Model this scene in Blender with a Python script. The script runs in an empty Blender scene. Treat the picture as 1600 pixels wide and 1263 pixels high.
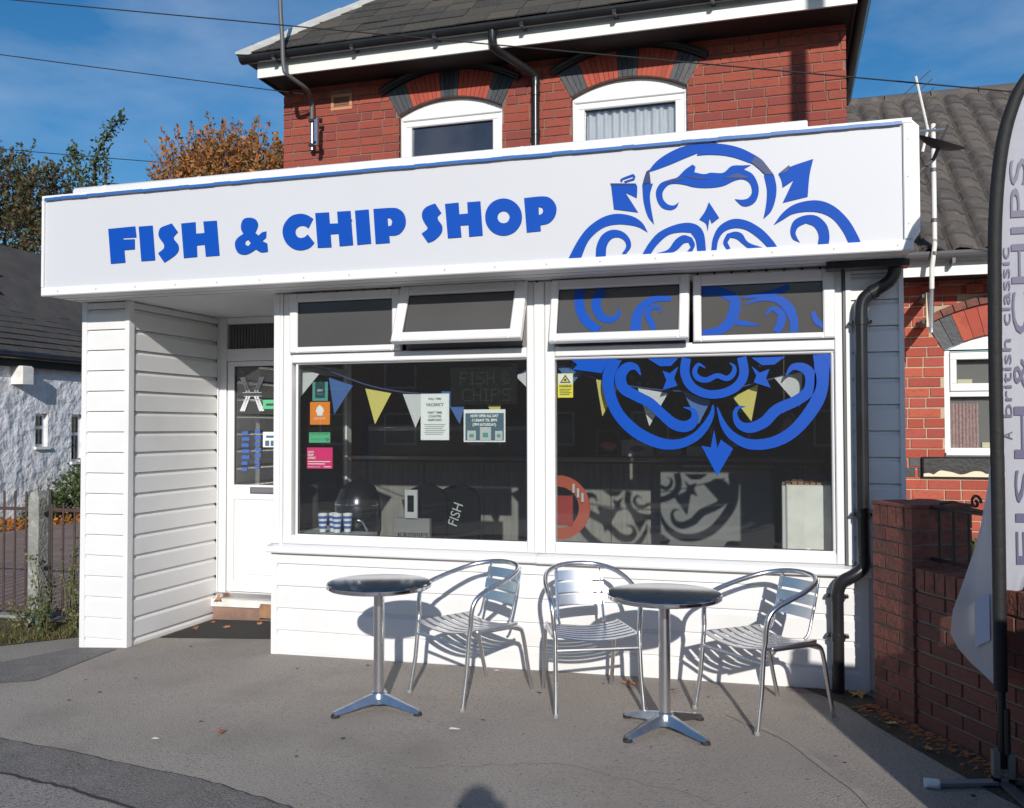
import bpy, math, random
from mathutils import Vector, Matrix, noise
from mathutils.geometry import tessellate_polygon
random.seed(11)
S = bpy.context.scene
COL = S.collection
R_ = math.radians

# ------------------------------------------------------------ camera
cd = bpy.data.cameras.new('camera'); cam = bpy.data.objects.new('camera', cd); COL.objects.link(cam)
cd.sensor_fit = 'HORIZONTAL'; cd.sensor_width = 36; cd.lens = 32.276; cd.clip_start = .05; cd.clip_end = 2000
cam.matrix_world = Matrix(((0.95865, 0.009658, 0.284417, 0), (0.284572, -0.02446, -0.958343, -5.5931),
                           (-0.0023, 0.999654, -0.026197, 1.5228), (0, 0, 0, 1)))
S.camera = cam
# ------------------------------------------------------------ sky, sun, exposure
SUN = Vector((-.315, 1, -.413)).normalized()          # the way the light travels
elev = math.asin(-SUN.z); az = math.atan2(-SUN.x, -SUN.y)   # towards the sun, clockwise from +y
W = bpy.data.worlds.new('World'); S.world = W; W.use_nodes = True
nt = W.node_tree; nt.nodes.clear()
out = nt.nodes.new('ShaderNodeOutputWorld'); bg = nt.nodes.new('ShaderNodeBackground')
sky = nt.nodes.new('ShaderNodeTexSky'); sky.sky_type = 'NISHITA'; sky.sun_disc = False
sky.sun_elevation = elev; sky.sun_rotation = az; sky.air_density = 1.0; sky.dust_density = .3; sky.ozone_density = 3.0
bg.inputs['Strength'].default_value = .15
tc = nt.nodes.new('ShaderNodeTexCoord'); mp = nt.nodes.new('ShaderNodeMapping'); mp.inputs['Scale'].default_value = (1.2, 1.2, 3.6)
mp.inputs['Rotation'].default_value = (.2, .35, .5)
nz = nt.nodes.new('ShaderNodeTexNoise'); nz.inputs['Scale'].default_value = 2.2; nz.inputs['Detail'].default_value = 7; nz.inputs['Roughness'].default_value = .55
cr = nt.nodes.new('ShaderNodeValToRGB'); cr.color_ramp.elements[0].position = .46; cr.color_ramp.elements[1].position = .78
cr.color_ramp.elements[1].color = (.26, .26, .26, 1)
mx = nt.nodes.new('ShaderNodeMix'); mx.data_type = 'RGBA'; mx.inputs[7].default_value = (4.6, 4.9, 5.2, 1)
nt.links.new(tc.outputs['Generated'], mp.inputs[0]); nt.links.new(mp.outputs[0], nz.inputs['Vector']); nt.links.new(nz.outputs['Fac'], cr.inputs[0])
nt.links.new(cr.outputs[0], mx.inputs[0]); hs = nt.nodes.new('ShaderNodeHueSaturation'); hs.inputs['Saturation'].default_value = 1.32; hs.inputs['Value'].default_value = .50; nt.links.new(sky.outputs[0], hs.inputs['Color']); nt.links.new(hs.outputs[0], mx.inputs[6]); nt.links.new(mx.outputs[2], bg.inputs[0])
nt.links.new(bg.outputs[0], out.inputs[0])
sl = bpy.data.lights.new('sun', 'SUN'); sl.energy = 3.1; sl.angle = R_(.53); sl.color = (1, .955, .885)
so = bpy.data.objects.new('sun', sl); COL.objects.link(so); so.rotation_euler = SUN.to_track_quat('-Z', 'Y').to_euler()
so.location = (4, -10, 8)
S.view_settings.view_transform = 'Standard'; S.view_settings.look = 'None'; S.view_settings.gamma = 1
S.view_settings.use_curve_mapping = False; S.view_settings.exposure = 0.45
S.cycles.max_bounces = 8; S.cycles.transparent_max_bounces = 12; S.cycles.glossy_bounces = 4
S.cycles.use_denoising = True

# ------------------------------------------------------------ materials
def mat(name, col, rough=.6, metal=0, var=None, vscale=6, bump=0, bscale=40, rand=None, spec=.5, stretch=None, detail=5, stain=None, sscale=1.5, emit=None, bdist=.02, speck=None, kscale=170):
    """col: base; var: second colour mixed by noise; rand: list of colours by object; stain: colour laid in patches"""
    m = bpy.data.materials.new(name); m.use_nodes = True; t = m.node_tree; b = t.nodes['Principled BSDF']
    b.inputs['Roughness'].default_value = rough; b.inputs['Metallic'].default_value = metal; b.inputs['Specular IOR Level'].default_value = spec
    c4 = lambda c: (c[0], c[1], c[2], 1)
    b.inputs['Base Color'].default_value = c4(col)
    tcn = t.nodes.new('ShaderNodeTexCoord'); vec = tcn.outputs['Object']
    if rand or stretch:
        mpn = t.nodes.new('ShaderNodeMapping'); t.links.new(vec, mpn.inputs[0]); vec = mpn.outputs[0]
        if stretch: mpn.inputs['Scale'].default_value = stretch
    cur = None
    if rand:
        oi = t.nodes.new('ShaderNodeObjectInfo'); r = t.nodes.new('ShaderNodeValToRGB'); r.color_ramp.interpolation = 'CONSTANT'
        while len(r.color_ramp.elements) < len(rand): r.color_ramp.elements.new(.5)
        for i, c in enumerate(rand):
            r.color_ramp.elements[i].position = i/len(rand); r.color_ramp.elements[i].color = c4(c)
        t.links.new(oi.outputs['Random'], r.inputs[0]); cur = r.outputs[0]
        cb = t.nodes.new('ShaderNodeCombineXYZ'); ml = t.nodes.new('ShaderNodeMath'); ml.operation = 'MULTIPLY'; ml.inputs[1].default_value = 37
        t.links.new(oi.outputs['Random'], ml.inputs[0])
        for k in range(3): t.links.new(ml.outputs[0], cb.inputs[k])
        t.links.new(cb.outputs[0], mpn.inputs['Location'])
    def mixin(cur, colr, scale, lo, hi, src=None):
        n = t.nodes.new('ShaderNodeTexNoise'); n.inputs['Scale'].default_value = scale; n.inputs['Detail'].default_value = detail
        t.links.new(vec, n.inputs['Vector'])
        rr = t.nodes.new('ShaderNodeValToRGB'); rr.color_ramp.elements[0].position = lo; rr.color_ramp.elements[1].position = hi
        t.links.new(n.outputs['Fac'], rr.inputs[0])
        x = t.nodes.new('ShaderNodeMix'); x.data_type = 'RGBA'
        if cur: t.links.new(cur, x.inputs[6])
        else: x.inputs[6].default_value = c4(col)
        x.inputs[7].default_value = c4(colr); t.links.new(rr.outputs[0], x.inputs[0]); return x.outputs[2]
    if var: cur = mixin(cur, var, vscale, .35, .68)
    if stain: cur = mixin(cur, stain, sscale, .52, .72)
    if speck: cur = mixin(cur, speck, kscale, .50, .66)
    if cur: t.links.new(cur, b.inputs['Base Color'])
    if bump:
        n = t.nodes.new('ShaderNodeTexNoise'); n.inputs['Scale'].default_value = bscale; n.inputs['Detail'].default_value = 6
        t.links.new(vec, n.inputs['Vector']); bn = t.nodes.new('ShaderNodeBump'); bn.inputs['Strength'].default_value = bump; bn.inputs['Distance'].default_value = bdist
        t.links.new(n.outputs['Fac'], bn.inputs['Height']); t.links.new(bn.outputs[0], b.inputs['Normal'])
    if emit:
        b.inputs['Emission Color'].default_value = c4(col); b.inputs['Emission Strength'].default_value = emit
    return m

M = {}
M['pvc'] = mat('white_plastic_cladding', (.76, .755, .755), .38, var=(.73, .725, .725), vscale=3, stain=(.70, .69, .67), sscale=1.7)
M['frame'] = mat('white_window_frame', (.785, .78, .78), .3, var=(.76, .755, .755), vscale=4)
M['sign'] = mat('sign_panel_white', (.575, .585, .615), .5, var=(.565, .572, .602), vscale=1.2)
M['blue'] = mat('sign_blue', (.001, .064, .39), .6, var=(.001, .068, .41), vscale=2, spec=.2)
M['navy'] = mat('sign_navy', (.006, .03, .15), .4, var=(.004, .02, .09), vscale=8)
M['stripe'] = mat('sign_stripe_blue', (.03, .13, .40), .4)
M['gasket'] = mat('dark_gasket', (.03, .03, .035), .6)
M['grey_film'] = mat('grey_window_film', (.085, .083, .082), .12, var=(.075, .073, .074), vscale=2)
M['vinyl'] = mat('blue_window_vinyl', (.001, .064, .39), .35, var=(.001, .068, .41), vscale=3, spec=.3)
M['black_pl'] = mat('black_plastic', (.012, .012, .014), .28, var=(.02, .02, .022), vscale=6)
M['black_paint'] = mat('black_paint', (.013, .013, .014), .42, var=(.025, .024, .024), vscale=5, bump=.1)
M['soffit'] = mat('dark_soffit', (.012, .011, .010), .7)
M['fascia'] = mat('house_fascia', (.80, .80, .77), .5, var=(.72, .72, .68), vscale=3)
M['alu'] = mat('aluminium', (.80, .80, .82), .27, 1, var=(.72, .72, .74), vscale=12)
M['alu_cast'] = mat('cast_aluminium', (.62, .64, .67), .3, 1, var=(.5, .52, .56), vscale=20, bump=.05)
M['steel_top'] = mat('stainless_tabletop', (.42, .42, .44), .15, 1, var=(.36, .36, .38), vscale=30)
M['chrome'] = mat('polished_rim', (.75, .75, .77), .12, 1)
M['rubber'] = mat('black_rubber', (.02, .02, .02), .8)
M['tarmac'] = mat('forecourt_tarmac', (.325, .285, .252), .9, var=(.385, .342, .305), vscale=1.1, bump=.7, bscale=130, stain=(.27, .237, .21), sscale=1.6, speck=(.235, .208, .186), kscale=85)
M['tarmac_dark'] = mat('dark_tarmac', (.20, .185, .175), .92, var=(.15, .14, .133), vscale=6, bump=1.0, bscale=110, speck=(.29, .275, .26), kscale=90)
M['tarmac_grey'] = mat('grey_pavement_tarmac', (.33, .30, .28), .9, var=(.28, .255, .24), vscale=3, bump=.8, bscale=120, speck=(.15, .14, .13), kscale=80)
M['soil'] = mat('dark_moss_soil', (.045, .038, .028), .95, var=(.085, .07, .055), vscale=14, bump=1.0, bscale=70)
M['pale_seam'] = mat('pale_worn_seam', (.36, .32, .28), .9, var=(.27, .24, .21), vscale=9, bump=.5, bscale=90)
M['seam'] = mat('bitumen_seam', (.035, .034, .036), .75)
brick_reds = [(.34, .068, .043), (.31, .060, .040), (.37, .078, .046), (.33, .066, .045), (.28, .056, .042), (.36, .072, .042), (.335, .075, .05), (.25, .052, .044), (.345, .066, .04)]
M['brick'] = mat('red_brick', (.3, .06, .04), .85, rand=brick_reds, stain=(.17, .055, .045), sscale=7, bump=.4, speck=(.22, .07, .055), kscale=28, bscale=60)
nb = [(.42, .09, .052), (.37, .072, .045), (.45, .105, .06), (.34, .07, .05), (.40, .085, .06)]
M['brick_n'] = mat('orange_red_brick', (.4, .08, .05), .85, rand=nb, stain=(.28, .06, .045), sscale=8, bump=.3, bscale=60)
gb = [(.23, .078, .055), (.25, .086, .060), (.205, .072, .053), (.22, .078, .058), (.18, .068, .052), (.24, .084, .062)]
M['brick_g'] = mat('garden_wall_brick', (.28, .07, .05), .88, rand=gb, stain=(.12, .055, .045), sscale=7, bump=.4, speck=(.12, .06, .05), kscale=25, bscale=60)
M['mortar'] = mat('mortar', (.30, .19, .14), .95, var=(.17, .10, .08), vscale=5, bump=.4, bscale=80)
M['mortar_n'] = mat('pale_mortar', (.50, .40, .29), .95, var=(.42, .34, .25), vscale=5, bump=.4, bscale=80)
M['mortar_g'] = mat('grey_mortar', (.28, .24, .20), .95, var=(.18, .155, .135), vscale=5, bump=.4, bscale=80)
M['rubbed'] = mat('rubbed_red_brick', (.38, .07, .04), .8, rand=[(.38, .068, .04), (.34, .06, .037), (.41, .078, .045)], bump=.2)
M['engine'] = mat('blue_black_brick', (.045, .05, .058), .55, rand=[(.05, .055, .065), (.035, .038, .046), (.06, .062, .068)], bump=.2)
M['slate'] = mat('roof_slate', (.06, .054, .046), .85, rand=[(.062, .056, .048), (.052, .047, .042), (.072, .064, .054), (.046, .042, .038), (.066, .058, .047), (.085, .073, .057)], stain=(.105, .092, .072), sscale=12, bump=.5, bscale=50)
M['old_slate'] = mat('cottage_slate', (.06, .055, .053), .9, var=(.085, .076, .070), vscale=4, stain=(.048, .045, .045), sscale=2, bump=.3)
M['lead'] = mat('lead_hip_flashing', (.50, .50, .47), .6, var=(.40, .40, .37), vscale=6, bump=.2, stain=(.62, .62, .58), sscale=5)
M['tile'] = mat('concrete_roof_tile', (.11, .095, .085), .9, rand=[(.115, .10, .09), (.10, .088, .08), (.13, .112, .10), (.09, .08, .075)], stain=(.16, .14, .12), sscale=9, bump=.4, bscale=60)
M['render'] = mat('white_trowelled_render', (.74, .75, .79), .85, var=(.66, .67, .71), vscale=5, bump=1.0, bscale=4.5, stain=(.60, .60, .62), sscale=2, bdist=.09)
M['gutter_grey'] = mat('grey_gutter', (.10, .10, .105), .5)
M['concrete'] = mat('weathered_concrete', (.30, .30, .28), .95, var=(.20, .205, .18), vscale=9, bump=.6, bscale=40, stain=(.42, .42, .41), sscale=14)
M['iron'] = mat('painted_iron', (.025, .022, .02), .5)
M['rust_iron'] = mat('rusty_iron', (.055, .035, .032), .7, var=(.09, .05, .04), vscale=30)
M['wood'] = mat('bare_wood', (.36, .20, .10), .8, var=(.26, .14, .08), vscale=20, bump=.3)
M['white_paint'] = mat('white_paint', (.78, .77, .74), .5, var=(.66, .64, .60), vscale=8)
M['door_mat'] = mat('dark_door_mat', (.035, .033, .032), .95, bump=.8, bscale=200)
M['leaf'] = mat('autumn_leaf', (.42, .18, .07), .8, rand=[(.45, .2, .08), (.36, .13, .05), (.5, .3, .12), (.28, .10, .05)])
M['scrap'] = mat('paper_scrap', (.7, .7, .68), .8)
M['paving'] = mat('red_brown_block_paving', (.20, .135, .115), .9, var=(.27, .2, .175), vscale=5, bump=.5, bscale=60)
M['litter'] = mat('leaf_litter', (.42, .13, .05), .9, var=(.25, .07, .035), vscale=25)
def leafy(name, cols, rough=.6):
    m = bpy.data.materials.new(name); m.use_nodes = True; t = m.node_tree; b = t.nodes['Principled BSDF']; b.inputs['Roughness'].default_value = rough
    g = t.nodes.new('ShaderNodeNewGeometry'); r = t.nodes.new('ShaderNodeValToRGB')
    while len(r.color_ramp.elements) < len(cols): r.color_ramp.elements.new(.5)
    for i, c in enumerate(cols): r.color_ramp.elements[i].position = i/max(1, len(cols)-1); r.color_ramp.elements[i].color = (*c, 1)
    t.links.new(g.outputs['Random Per Island'], r.inputs[0]); t.links.new(r.outputs[0], b.inputs['Base Color'])
    tr = t.nodes.new('ShaderNodeBsdfTranslucent'); t.links.new(r.outputs[0], tr.inputs[0]); mx_ = t.nodes.new('ShaderNodeMixShader'); mx_.inputs[0].default_value = .25
    t.links.new(b.outputs[0], mx_.inputs[1]); t.links.new(tr.outputs[0], mx_.inputs[2]); t.links.new(mx_.outputs[0], t.nodes['Material Output'].inputs[0])
    return m
M['orange_leaf'] = leafy('orange_foliage', [(.44, .15, .03), (.30, .10, .025), (.48, .20, .04), (.13, .10, .03), (.38, .16, .04)])
M['olive_leaf'] = leafy('olive_foliage', [(.05, .075, .02), (.09, .09, .03), (.14, .06, .03), (.035, .055, .018), (.11, .10, .035)])
M['green_leaf'] = leafy('green_foliage', [(.05, .085, .022), (.035, .06, .018), (.09, .11, .03)])
M['shrub_leaf'] = leafy('shrub_foliage', [(.07, .11, .03), (.05, .085, .025), (.12, .14, .05)])
M['weed_leaf'] = leafy('weed_foliage', [(.17, .18, .07), (.12, .14, .05), (.22, .19, .10)])
M['grass'] = leafy('verge_grass', [(.12, .13, .04), (.18, .14, .05), (.08, .10, .03), (.22, .16, .07)])
M['bark'] = mat('bark', (.09, .065, .045), .95, bump=.6, bscale=20)
def glass(name, tint=(.93, .95, .94), ior=1.5, boost=1.0, haze=.01):
    m = bpy.data.materials.new(name); m.use_nodes = True; t = m.node_tree; t.nodes.clear()
    o = t.nodes.new('ShaderNodeOutputMaterial'); a = t.nodes.new('ShaderNodeBsdfTransparent'); a.inputs[0].default_value = (*tint, 1)
    g = t.nodes.new('ShaderNodeBsdfGlossy'); g.inputs['Roughness'].default_value = .01; f = t.nodes.new('ShaderNodeFresnel'); f.inputs[0].default_value = ior
    k = t.nodes.new('ShaderNodeMath'); k.operation = 'MULTIPLY'; k.inputs[1].default_value = boost; t.links.new(f.outputs[0], k.inputs[0])
    x = t.nodes.new('ShaderNodeMixShader'); t.links.new(k.outputs[0], x.inputs[0]); t.links.new(a.outputs[0], x.inputs[1]); t.links.new(g.outputs[0], x.inputs[2]); 
    d = t.nodes.new('ShaderNodeBsdfDiffuse'); d.inputs[0].default_value = (.8, .8, .85, 1); y = t.nodes.new('ShaderNodeMixShader'); y.inputs[0].default_value = haze      # pale haze mixed in to lighten the dark panes
    t.links.new(x.outputs[0], y.inputs[1]); t.links.new(d.outputs[0], y.inputs[2]); t.links.new(y.outputs[0], o.inputs[0])
    return m
M['glass'] = glass('window_glass', boost=2.0, haze=.008)
M['glass_blue'] = mat('upstairs_dark_glass', (.02, .028, .05), .06, var=(.05, .055, .075), vscale=2.5)
M['room'] = mat('shop_inner_wall', (.22, .22, .23), .7, var=(.17, .17, .18), vscale=2)
M['room_dark'] = mat('dark_inner_wall', (.17, .165, .17), .6)
M['floor_in'] = mat('shop_inner_floor', (.34, .33, .32), .4)
M['counter'] = mat('grey_wood_counter', (.30, .285, .275), .5, var=(.22, .205, .20), vscale=5, stretch=(8, 8, .5))
M['counter_top'] = mat('steel_counter_top', (.3, .3, .31), .3, 1)
M['netc'] = mat('net_curtain', (.62, .62, .68), .9, var=(.5, .5, .56), vscale=30, stretch=(3, 1, .2))
M['pen_w'] = mat('white_pennant', (.62, .63, .66), .7); M['pen_b'] = mat('blue_pennant', (.06, .15, .42), .7); M['pen_y'] = mat('yellow_pennant', (.66, .58, .16), .7)
M['string'] = mat('blue_bunting_tape', (.05, .07, .2), .8)
for n, c in dict(teal=(.09, .32, .30), deep=(.01, .06, .07), orange=(.80, .25, .02), green=(.10, .50, .25), black=(.012, .012, .014), pink=(.72, .03, .19), paper=(.78, .80, .82), slateblue=(.07, .14, .19), yellow=(.85, .75, .05),
                 ink=(.06, .06, .07), white=(.82, .82, .82), dblue=(.05, .12, .42), red=(.32, .03, .02), orangered=(.42, .075, .035), grey=(.25, .25, .26), fish=(.85, .25, .08), purple=(.09, .078, .15), silver=(.5, .5, .5), palegrey=(.5, .52, .54)).items():
    M[n] = mat('print_'+n, c, .5)
M['black'] = mat('print_black', (.008, .008, .009), .9, spec=.1)
M['flag'] = mat('white_flag_fabric', (.60, .61, .66), .75, var=(.54, .55, .61), vscale=4, bump=.3, bscale=8)
_t = M['flag'].node_tree; _tr = _t.nodes.new('ShaderNodeBsdfTranslucent'); _tr.inputs[0].default_value = (.62, .63, .70, 1); _mx = _t.nodes.new('ShaderNodeMixShader'); _mx.inputs[0].default_value = .4
_t.links.new(_t.nodes['Principled BSDF'].outputs[0], _mx.inputs[1]); _t.links.new(_tr.outputs[0], _mx.inputs[2]); _t.links.new(_mx.outputs[0], _t.nodes['Material Output'].inputs[0])
M['flagblue'] = mat('flag_blue_print', (.33, .39, .55), .8)
M['skin'] = mat('skin', (.5, .3, .22), .6); M['cloth_dark'] = mat('dark_coat', (.03, .035, .05), .9); M['hair'] = mat('brown_hair', (.05, .03, .02), .8); M['jeans'] = mat('blue_jeans', (.05, .08, .15), .9)
M['pinkcurtain'] = mat('flowery_pink_curtain', (.42, .22, .26), .9, var=(.5, .42, .38), vscale=60, detail=2)
M['cream'] = mat('flaking_cream_paint', (.72, .66, .48), .8)

# ------------------------------------------------------------ mesh helpers
WL = {}
def wl(o): return WL.get(o.name, Vector((0, 0, 0))) if o else Vector((0, 0, 0))
def tag(o, label=None, cat=None, group=None, kind=None):
    if label: o['label'] = label
    if cat: o['category'] = cat
    if group: o['group'] = group
    if kind: o['kind'] = kind
    return o
def thing(name, loc, label=None, cat=None, group=None):
    o = bpy.data.objects.new(name, None); COL.objects.link(o); o.location = loc; o.empty_display_size = .1
    WL[o.name] = Vector(loc); return tag(o, label, cat, group)
class MB:
    def __init__(s): s.v = []; s.f = []
    def add(s, vs, fs):
        b = len(s.v); s.v += [Vector(v) for v in vs]; s.f += [tuple(b+i for i in f) for f in fs]; return s
    def box(s, x0, x1, y0, y1, z0, z1):
        return s.add([(x0, y0, z0), (x1, y0, z0), (x1, y1, z0), (x0, y1, z0), (x0, y0, z1), (x1, y0, z1), (x1, y1, z1), (x0, y1, z1)],
                     [(3, 2, 1, 0), (4, 5, 6, 7), (0, 1, 5, 4), (1, 2, 6, 5), (2, 3, 7, 6), (3, 0, 4, 7)])
    def cbox(s, x0, x1, y0, y1, z0, z1, c=.004):
        """box with chamfered edges on its front (-y) face"""
        c = min(c, (x1-x0)*.4, (z1-z0)*.4, (y1-y0)*.8)
        r = lambda y, d: [(x0+d, y, z0+d), (x1-d, y, z0+d), (x1-d, y, z1-d), (x0+d, y, z1-d)]
        return s.add(r(y0, c)+r(y0+c, 0)+r(y1, 0), [(0, 1, 2, 3)]+[(4+i, 4+(i+1) % 4, (i+1) % 4, i) for i in range(4)]+[(8+i, 8+(i+1) % 4, 4+(i+1) % 4, 4+i) for i in range(4)]+[(11, 10, 9, 8)])
    def extr(s, prof, fn, a, b):
        """closed profile extruded between a and b: fn(p, t) -> 3d"""
        n = len(prof); s.add([fn(p, a) for p in prof]+[fn(p, b) for p in prof], [(i, (i+1) % n, n+(i+1) % n, n+i) for i in range(n)]+[tuple(range(n-1, -1, -1)), tuple(range(n, 2*n))]); return s
    def poly(s, pts, fn, th, holes=()):
        """flat polygon (2d) with holes; fn(x, y, depth) -> 3d; thickness th"""
        loops = [list(pts)]+[list(h) for h in holes]; allp = [p for l in loops for p in l]
        tr = tessellate_polygon([[Vector((p[0], p[1], 0)) for p in l] for l in loops]); n = len(allp)
        fs = [tuple(t) for t in tr]+[tuple(n+i for i in reversed(t)) for t in tr]; b = 0
        for l in loops:
            m = len(l); fs += [(b+i, b+(i+1) % m, n+b+(i+1) % m, n+b+i) for i in range(m)]; b += m
        return s.add([fn(p[0], p[1], 0) for p in allp]+[fn(p[0], p[1], th) for p in allp], fs)
    def tube(s, path, r, seg=8, cap=True):
        P = [Vector(p) for p in path]; n = len(P); rs = r if isinstance(r, (list, tuple)) else [r]*n
        T = [((P[min(i+1, n-1)]-P[max(i-1, 0)]).normalized()) for i in range(n)]
        u = T[0].orthogonal().normalized(); rings = []; b = len(s.v)
        for i in range(n):
            u = (u-T[i]*u.dot(T[i])); u = u.normalized() if u.length > 1e-6 else T[i].orthogonal().normalized(); w = T[i].cross(u)
            for k in range(seg):
                a = 2*math.pi*k/seg; s.v.append(P[i]+(u*math.cos(a)+w*math.sin(a))*rs[i])
        for i in range(n-1):
            for k in range(seg):
                s.f.append((b+i*seg+k, b+i*seg+(k+1) % seg, b+(i+1)*seg+(k+1) % seg, b+(i+1)*seg+k))
        if cap: s.f += [tuple(b+k for k in range(seg-1, -1, -1)), tuple(b+(n-1)*seg+k for k in range(seg))]
        return s
    def lathe(s, prof, c, seg=32):
        b = len(s.v); n = len(prof)
        for r, z in prof:
            for k in range(seg):
                a = 2*math.pi*k/seg; s.v.append(Vector((c[0]+r*math.cos(a), c[1]+r*math.sin(a), c[2]+z)))
        for i in range(n-1):
            for k in range(seg): s.f.append((b+i*seg+k, b+i*seg+(k+1) % seg, b+(i+1)*seg+(k+1) % seg, b+(i+1)*seg+k))
        s.f += [tuple(b+k for k in range(seg-1, -1, -1)), tuple(b+(n-1)*seg+k for k in range(seg))]; return s
    def build(s, name, m, parent=None, smooth=False, **tags):
        o_ = wl(parent); me = bpy.data.meshes.new(name); me.from_pydata([tuple(v-o_) for v in s.v], [], s.f)
        me.materials.append(M[m] if isinstance(m, str) else m)
        if smooth:
            me.polygons.foreach_set('use_smooth', [True]*len(me.polygons))
            try: me.set_sharp_from_angle(angle=R_(40))
            except Exception: pass
        me.update(); o = bpy.data.objects.new(name, me); COL.objects.link(o)
        if parent: o.parent = parent; WL[o.name] = o_.copy()
        return tag(o, **tags)
def flip_fix(o):
    import bmesh
    bm = bmesh.new(); bm.from_mesh(o.data); bmesh.ops.recalc_face_normals(bm, faces=bm.faces); bm.to_mesh(o.data); bm.free(); return o
def smooth_path(pts, k=4, closed=False):
    out = []; n = len(pts); P = [Vector(p) for p in pts]; rng = range(n) if closed else range(n-1)
    for i in rng:
        a = P[(i-1) % n] if closed or i > 0 else P[i]; b = P[i]; c = P[(i+1) % n]; d = P[(i+2) % n] if closed or i+2 < n else P[(i+1) % n]
        for j in range(k):
            t = j/k; out.append(.5*((2*b)+(-a+c)*t+(2*a-5*b+4*c-d)*t*t+(-a+3*b-3*c+d)*t**3))
    if not closed: out.append(P[-1])
    return out
def smooth_poly(pts, ang=48, k=4):
    """rounds the gentle turns of an outline and leaves its corners sharp"""
    n = len(pts); P = [Vector((p[0], p[1])) for p in pts]; corner = []
    for i in range(n):
        a = P[i]-P[i-1]; b = P[(i+1) % n]-P[i]
        corner.append(a.length < 1e-6 or b.length < 1e-6 or math.degrees(a.angle(b)) > ang)
    out = []
    for i in range(n):
        b, c = P[i], P[(i+1) % n]; a = P[i-1] if not corner[i] else b-(c-b); d = P[(i+2) % n] if not corner[(i+1) % n] else c+(c-b)
        if corner[i] and corner[(i+1) % n]: out.append(b); continue
        for j in range(k):
            t = j/k; out.append(.5*((2*b)+(-a+c)*t+(2*a-5*b+4*c-d)*t*t+(-a+3*b-3*c+d)*t**3))
    return [(p[0], p[1]) for p in out]
def rect_front(name, x0, z0, x1, z1, y, m, parent=None, th=.003, **tags):
    return MB().box(x0, x1, y, y+th, z0, z1).build(name, m, parent, **tags)
def text(name, s, x, z, y, size, m, parent, align='CENTER', width=None, ext=.0006, rot=0, sx=1.0, bold=0):
    cu = bpy.data.curves.new(name, 'FONT'); cu.body = s; cu.size = size; cu.align_x = align; cu.extrude = ext; cu.offset = bold; cu.resolution_u = 3
    to = bpy.data.objects.new(name, cu); COL.objects.link(to); dg = bpy.context.evaluated_depsgraph_get(); dg.update()
    me = bpy.data.meshes.new_from_object(to.evaluated_get(dg)); bpy.data.objects.remove(to); bpy.data.curves.remove(cu)
    xs = [v.co.x for v in me.vertices] or [0]; k = 1
    if width and max(xs)-min(xs) > 0: k = width/(max(xs)-min(xs))
    o_ = wl(parent); c, s_ = math.cos(rot), math.sin(rot)
    for v in me.vertices:
        a, b = v.co.x*k*sx, v.co.y; v.co = Vector((x+a*c-b*s_, y-v.co.z, z+a*s_+b*c))-o_
    me.materials.clear(); me.materials.append(M[m]); me.name = name
    o = bpy.data.objects.new(name, me); COL.objects.link(o)
    if parent: o.parent = parent; WL[o.name] = o_.copy()
    return o
def inst(name, me, loc, parent, rot=(0, 0, 0), scale=(1, 1, 1), **tags):
    o = bpy.data.objects.new(name, me); COL.objects.link(o); o.location = Vector(loc)-wl(parent)
    if parent: o.parent = parent
    o.rotation_euler = rot; o.scale = scale; return tag(o, **tags)
def unit_brick(m):
    b = MB(); e = .012; f = .05
    r = lambda y, d, g: [(d, y, g), (1-d, y, g), (1-d, y, 1-g), (d, y, 1-g)]
    b.add(r(0, e, f)+r(.06, 0, 0)+r(1, 0, 0), [(0, 1, 2, 3)]+[(4+i, 4+(i+1) % 4, (i+1) % 4, i) for i in range(4)]+[(8+i, 8+(i+1) % 4, 4+(i+1) % 4, 4+i) for i in range(4)])
    me = bpy.data.meshes.new('brick'); me.from_pydata([tuple(v) for v in b.v], [], b.f); me.materials.append(M[m]); return me
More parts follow.
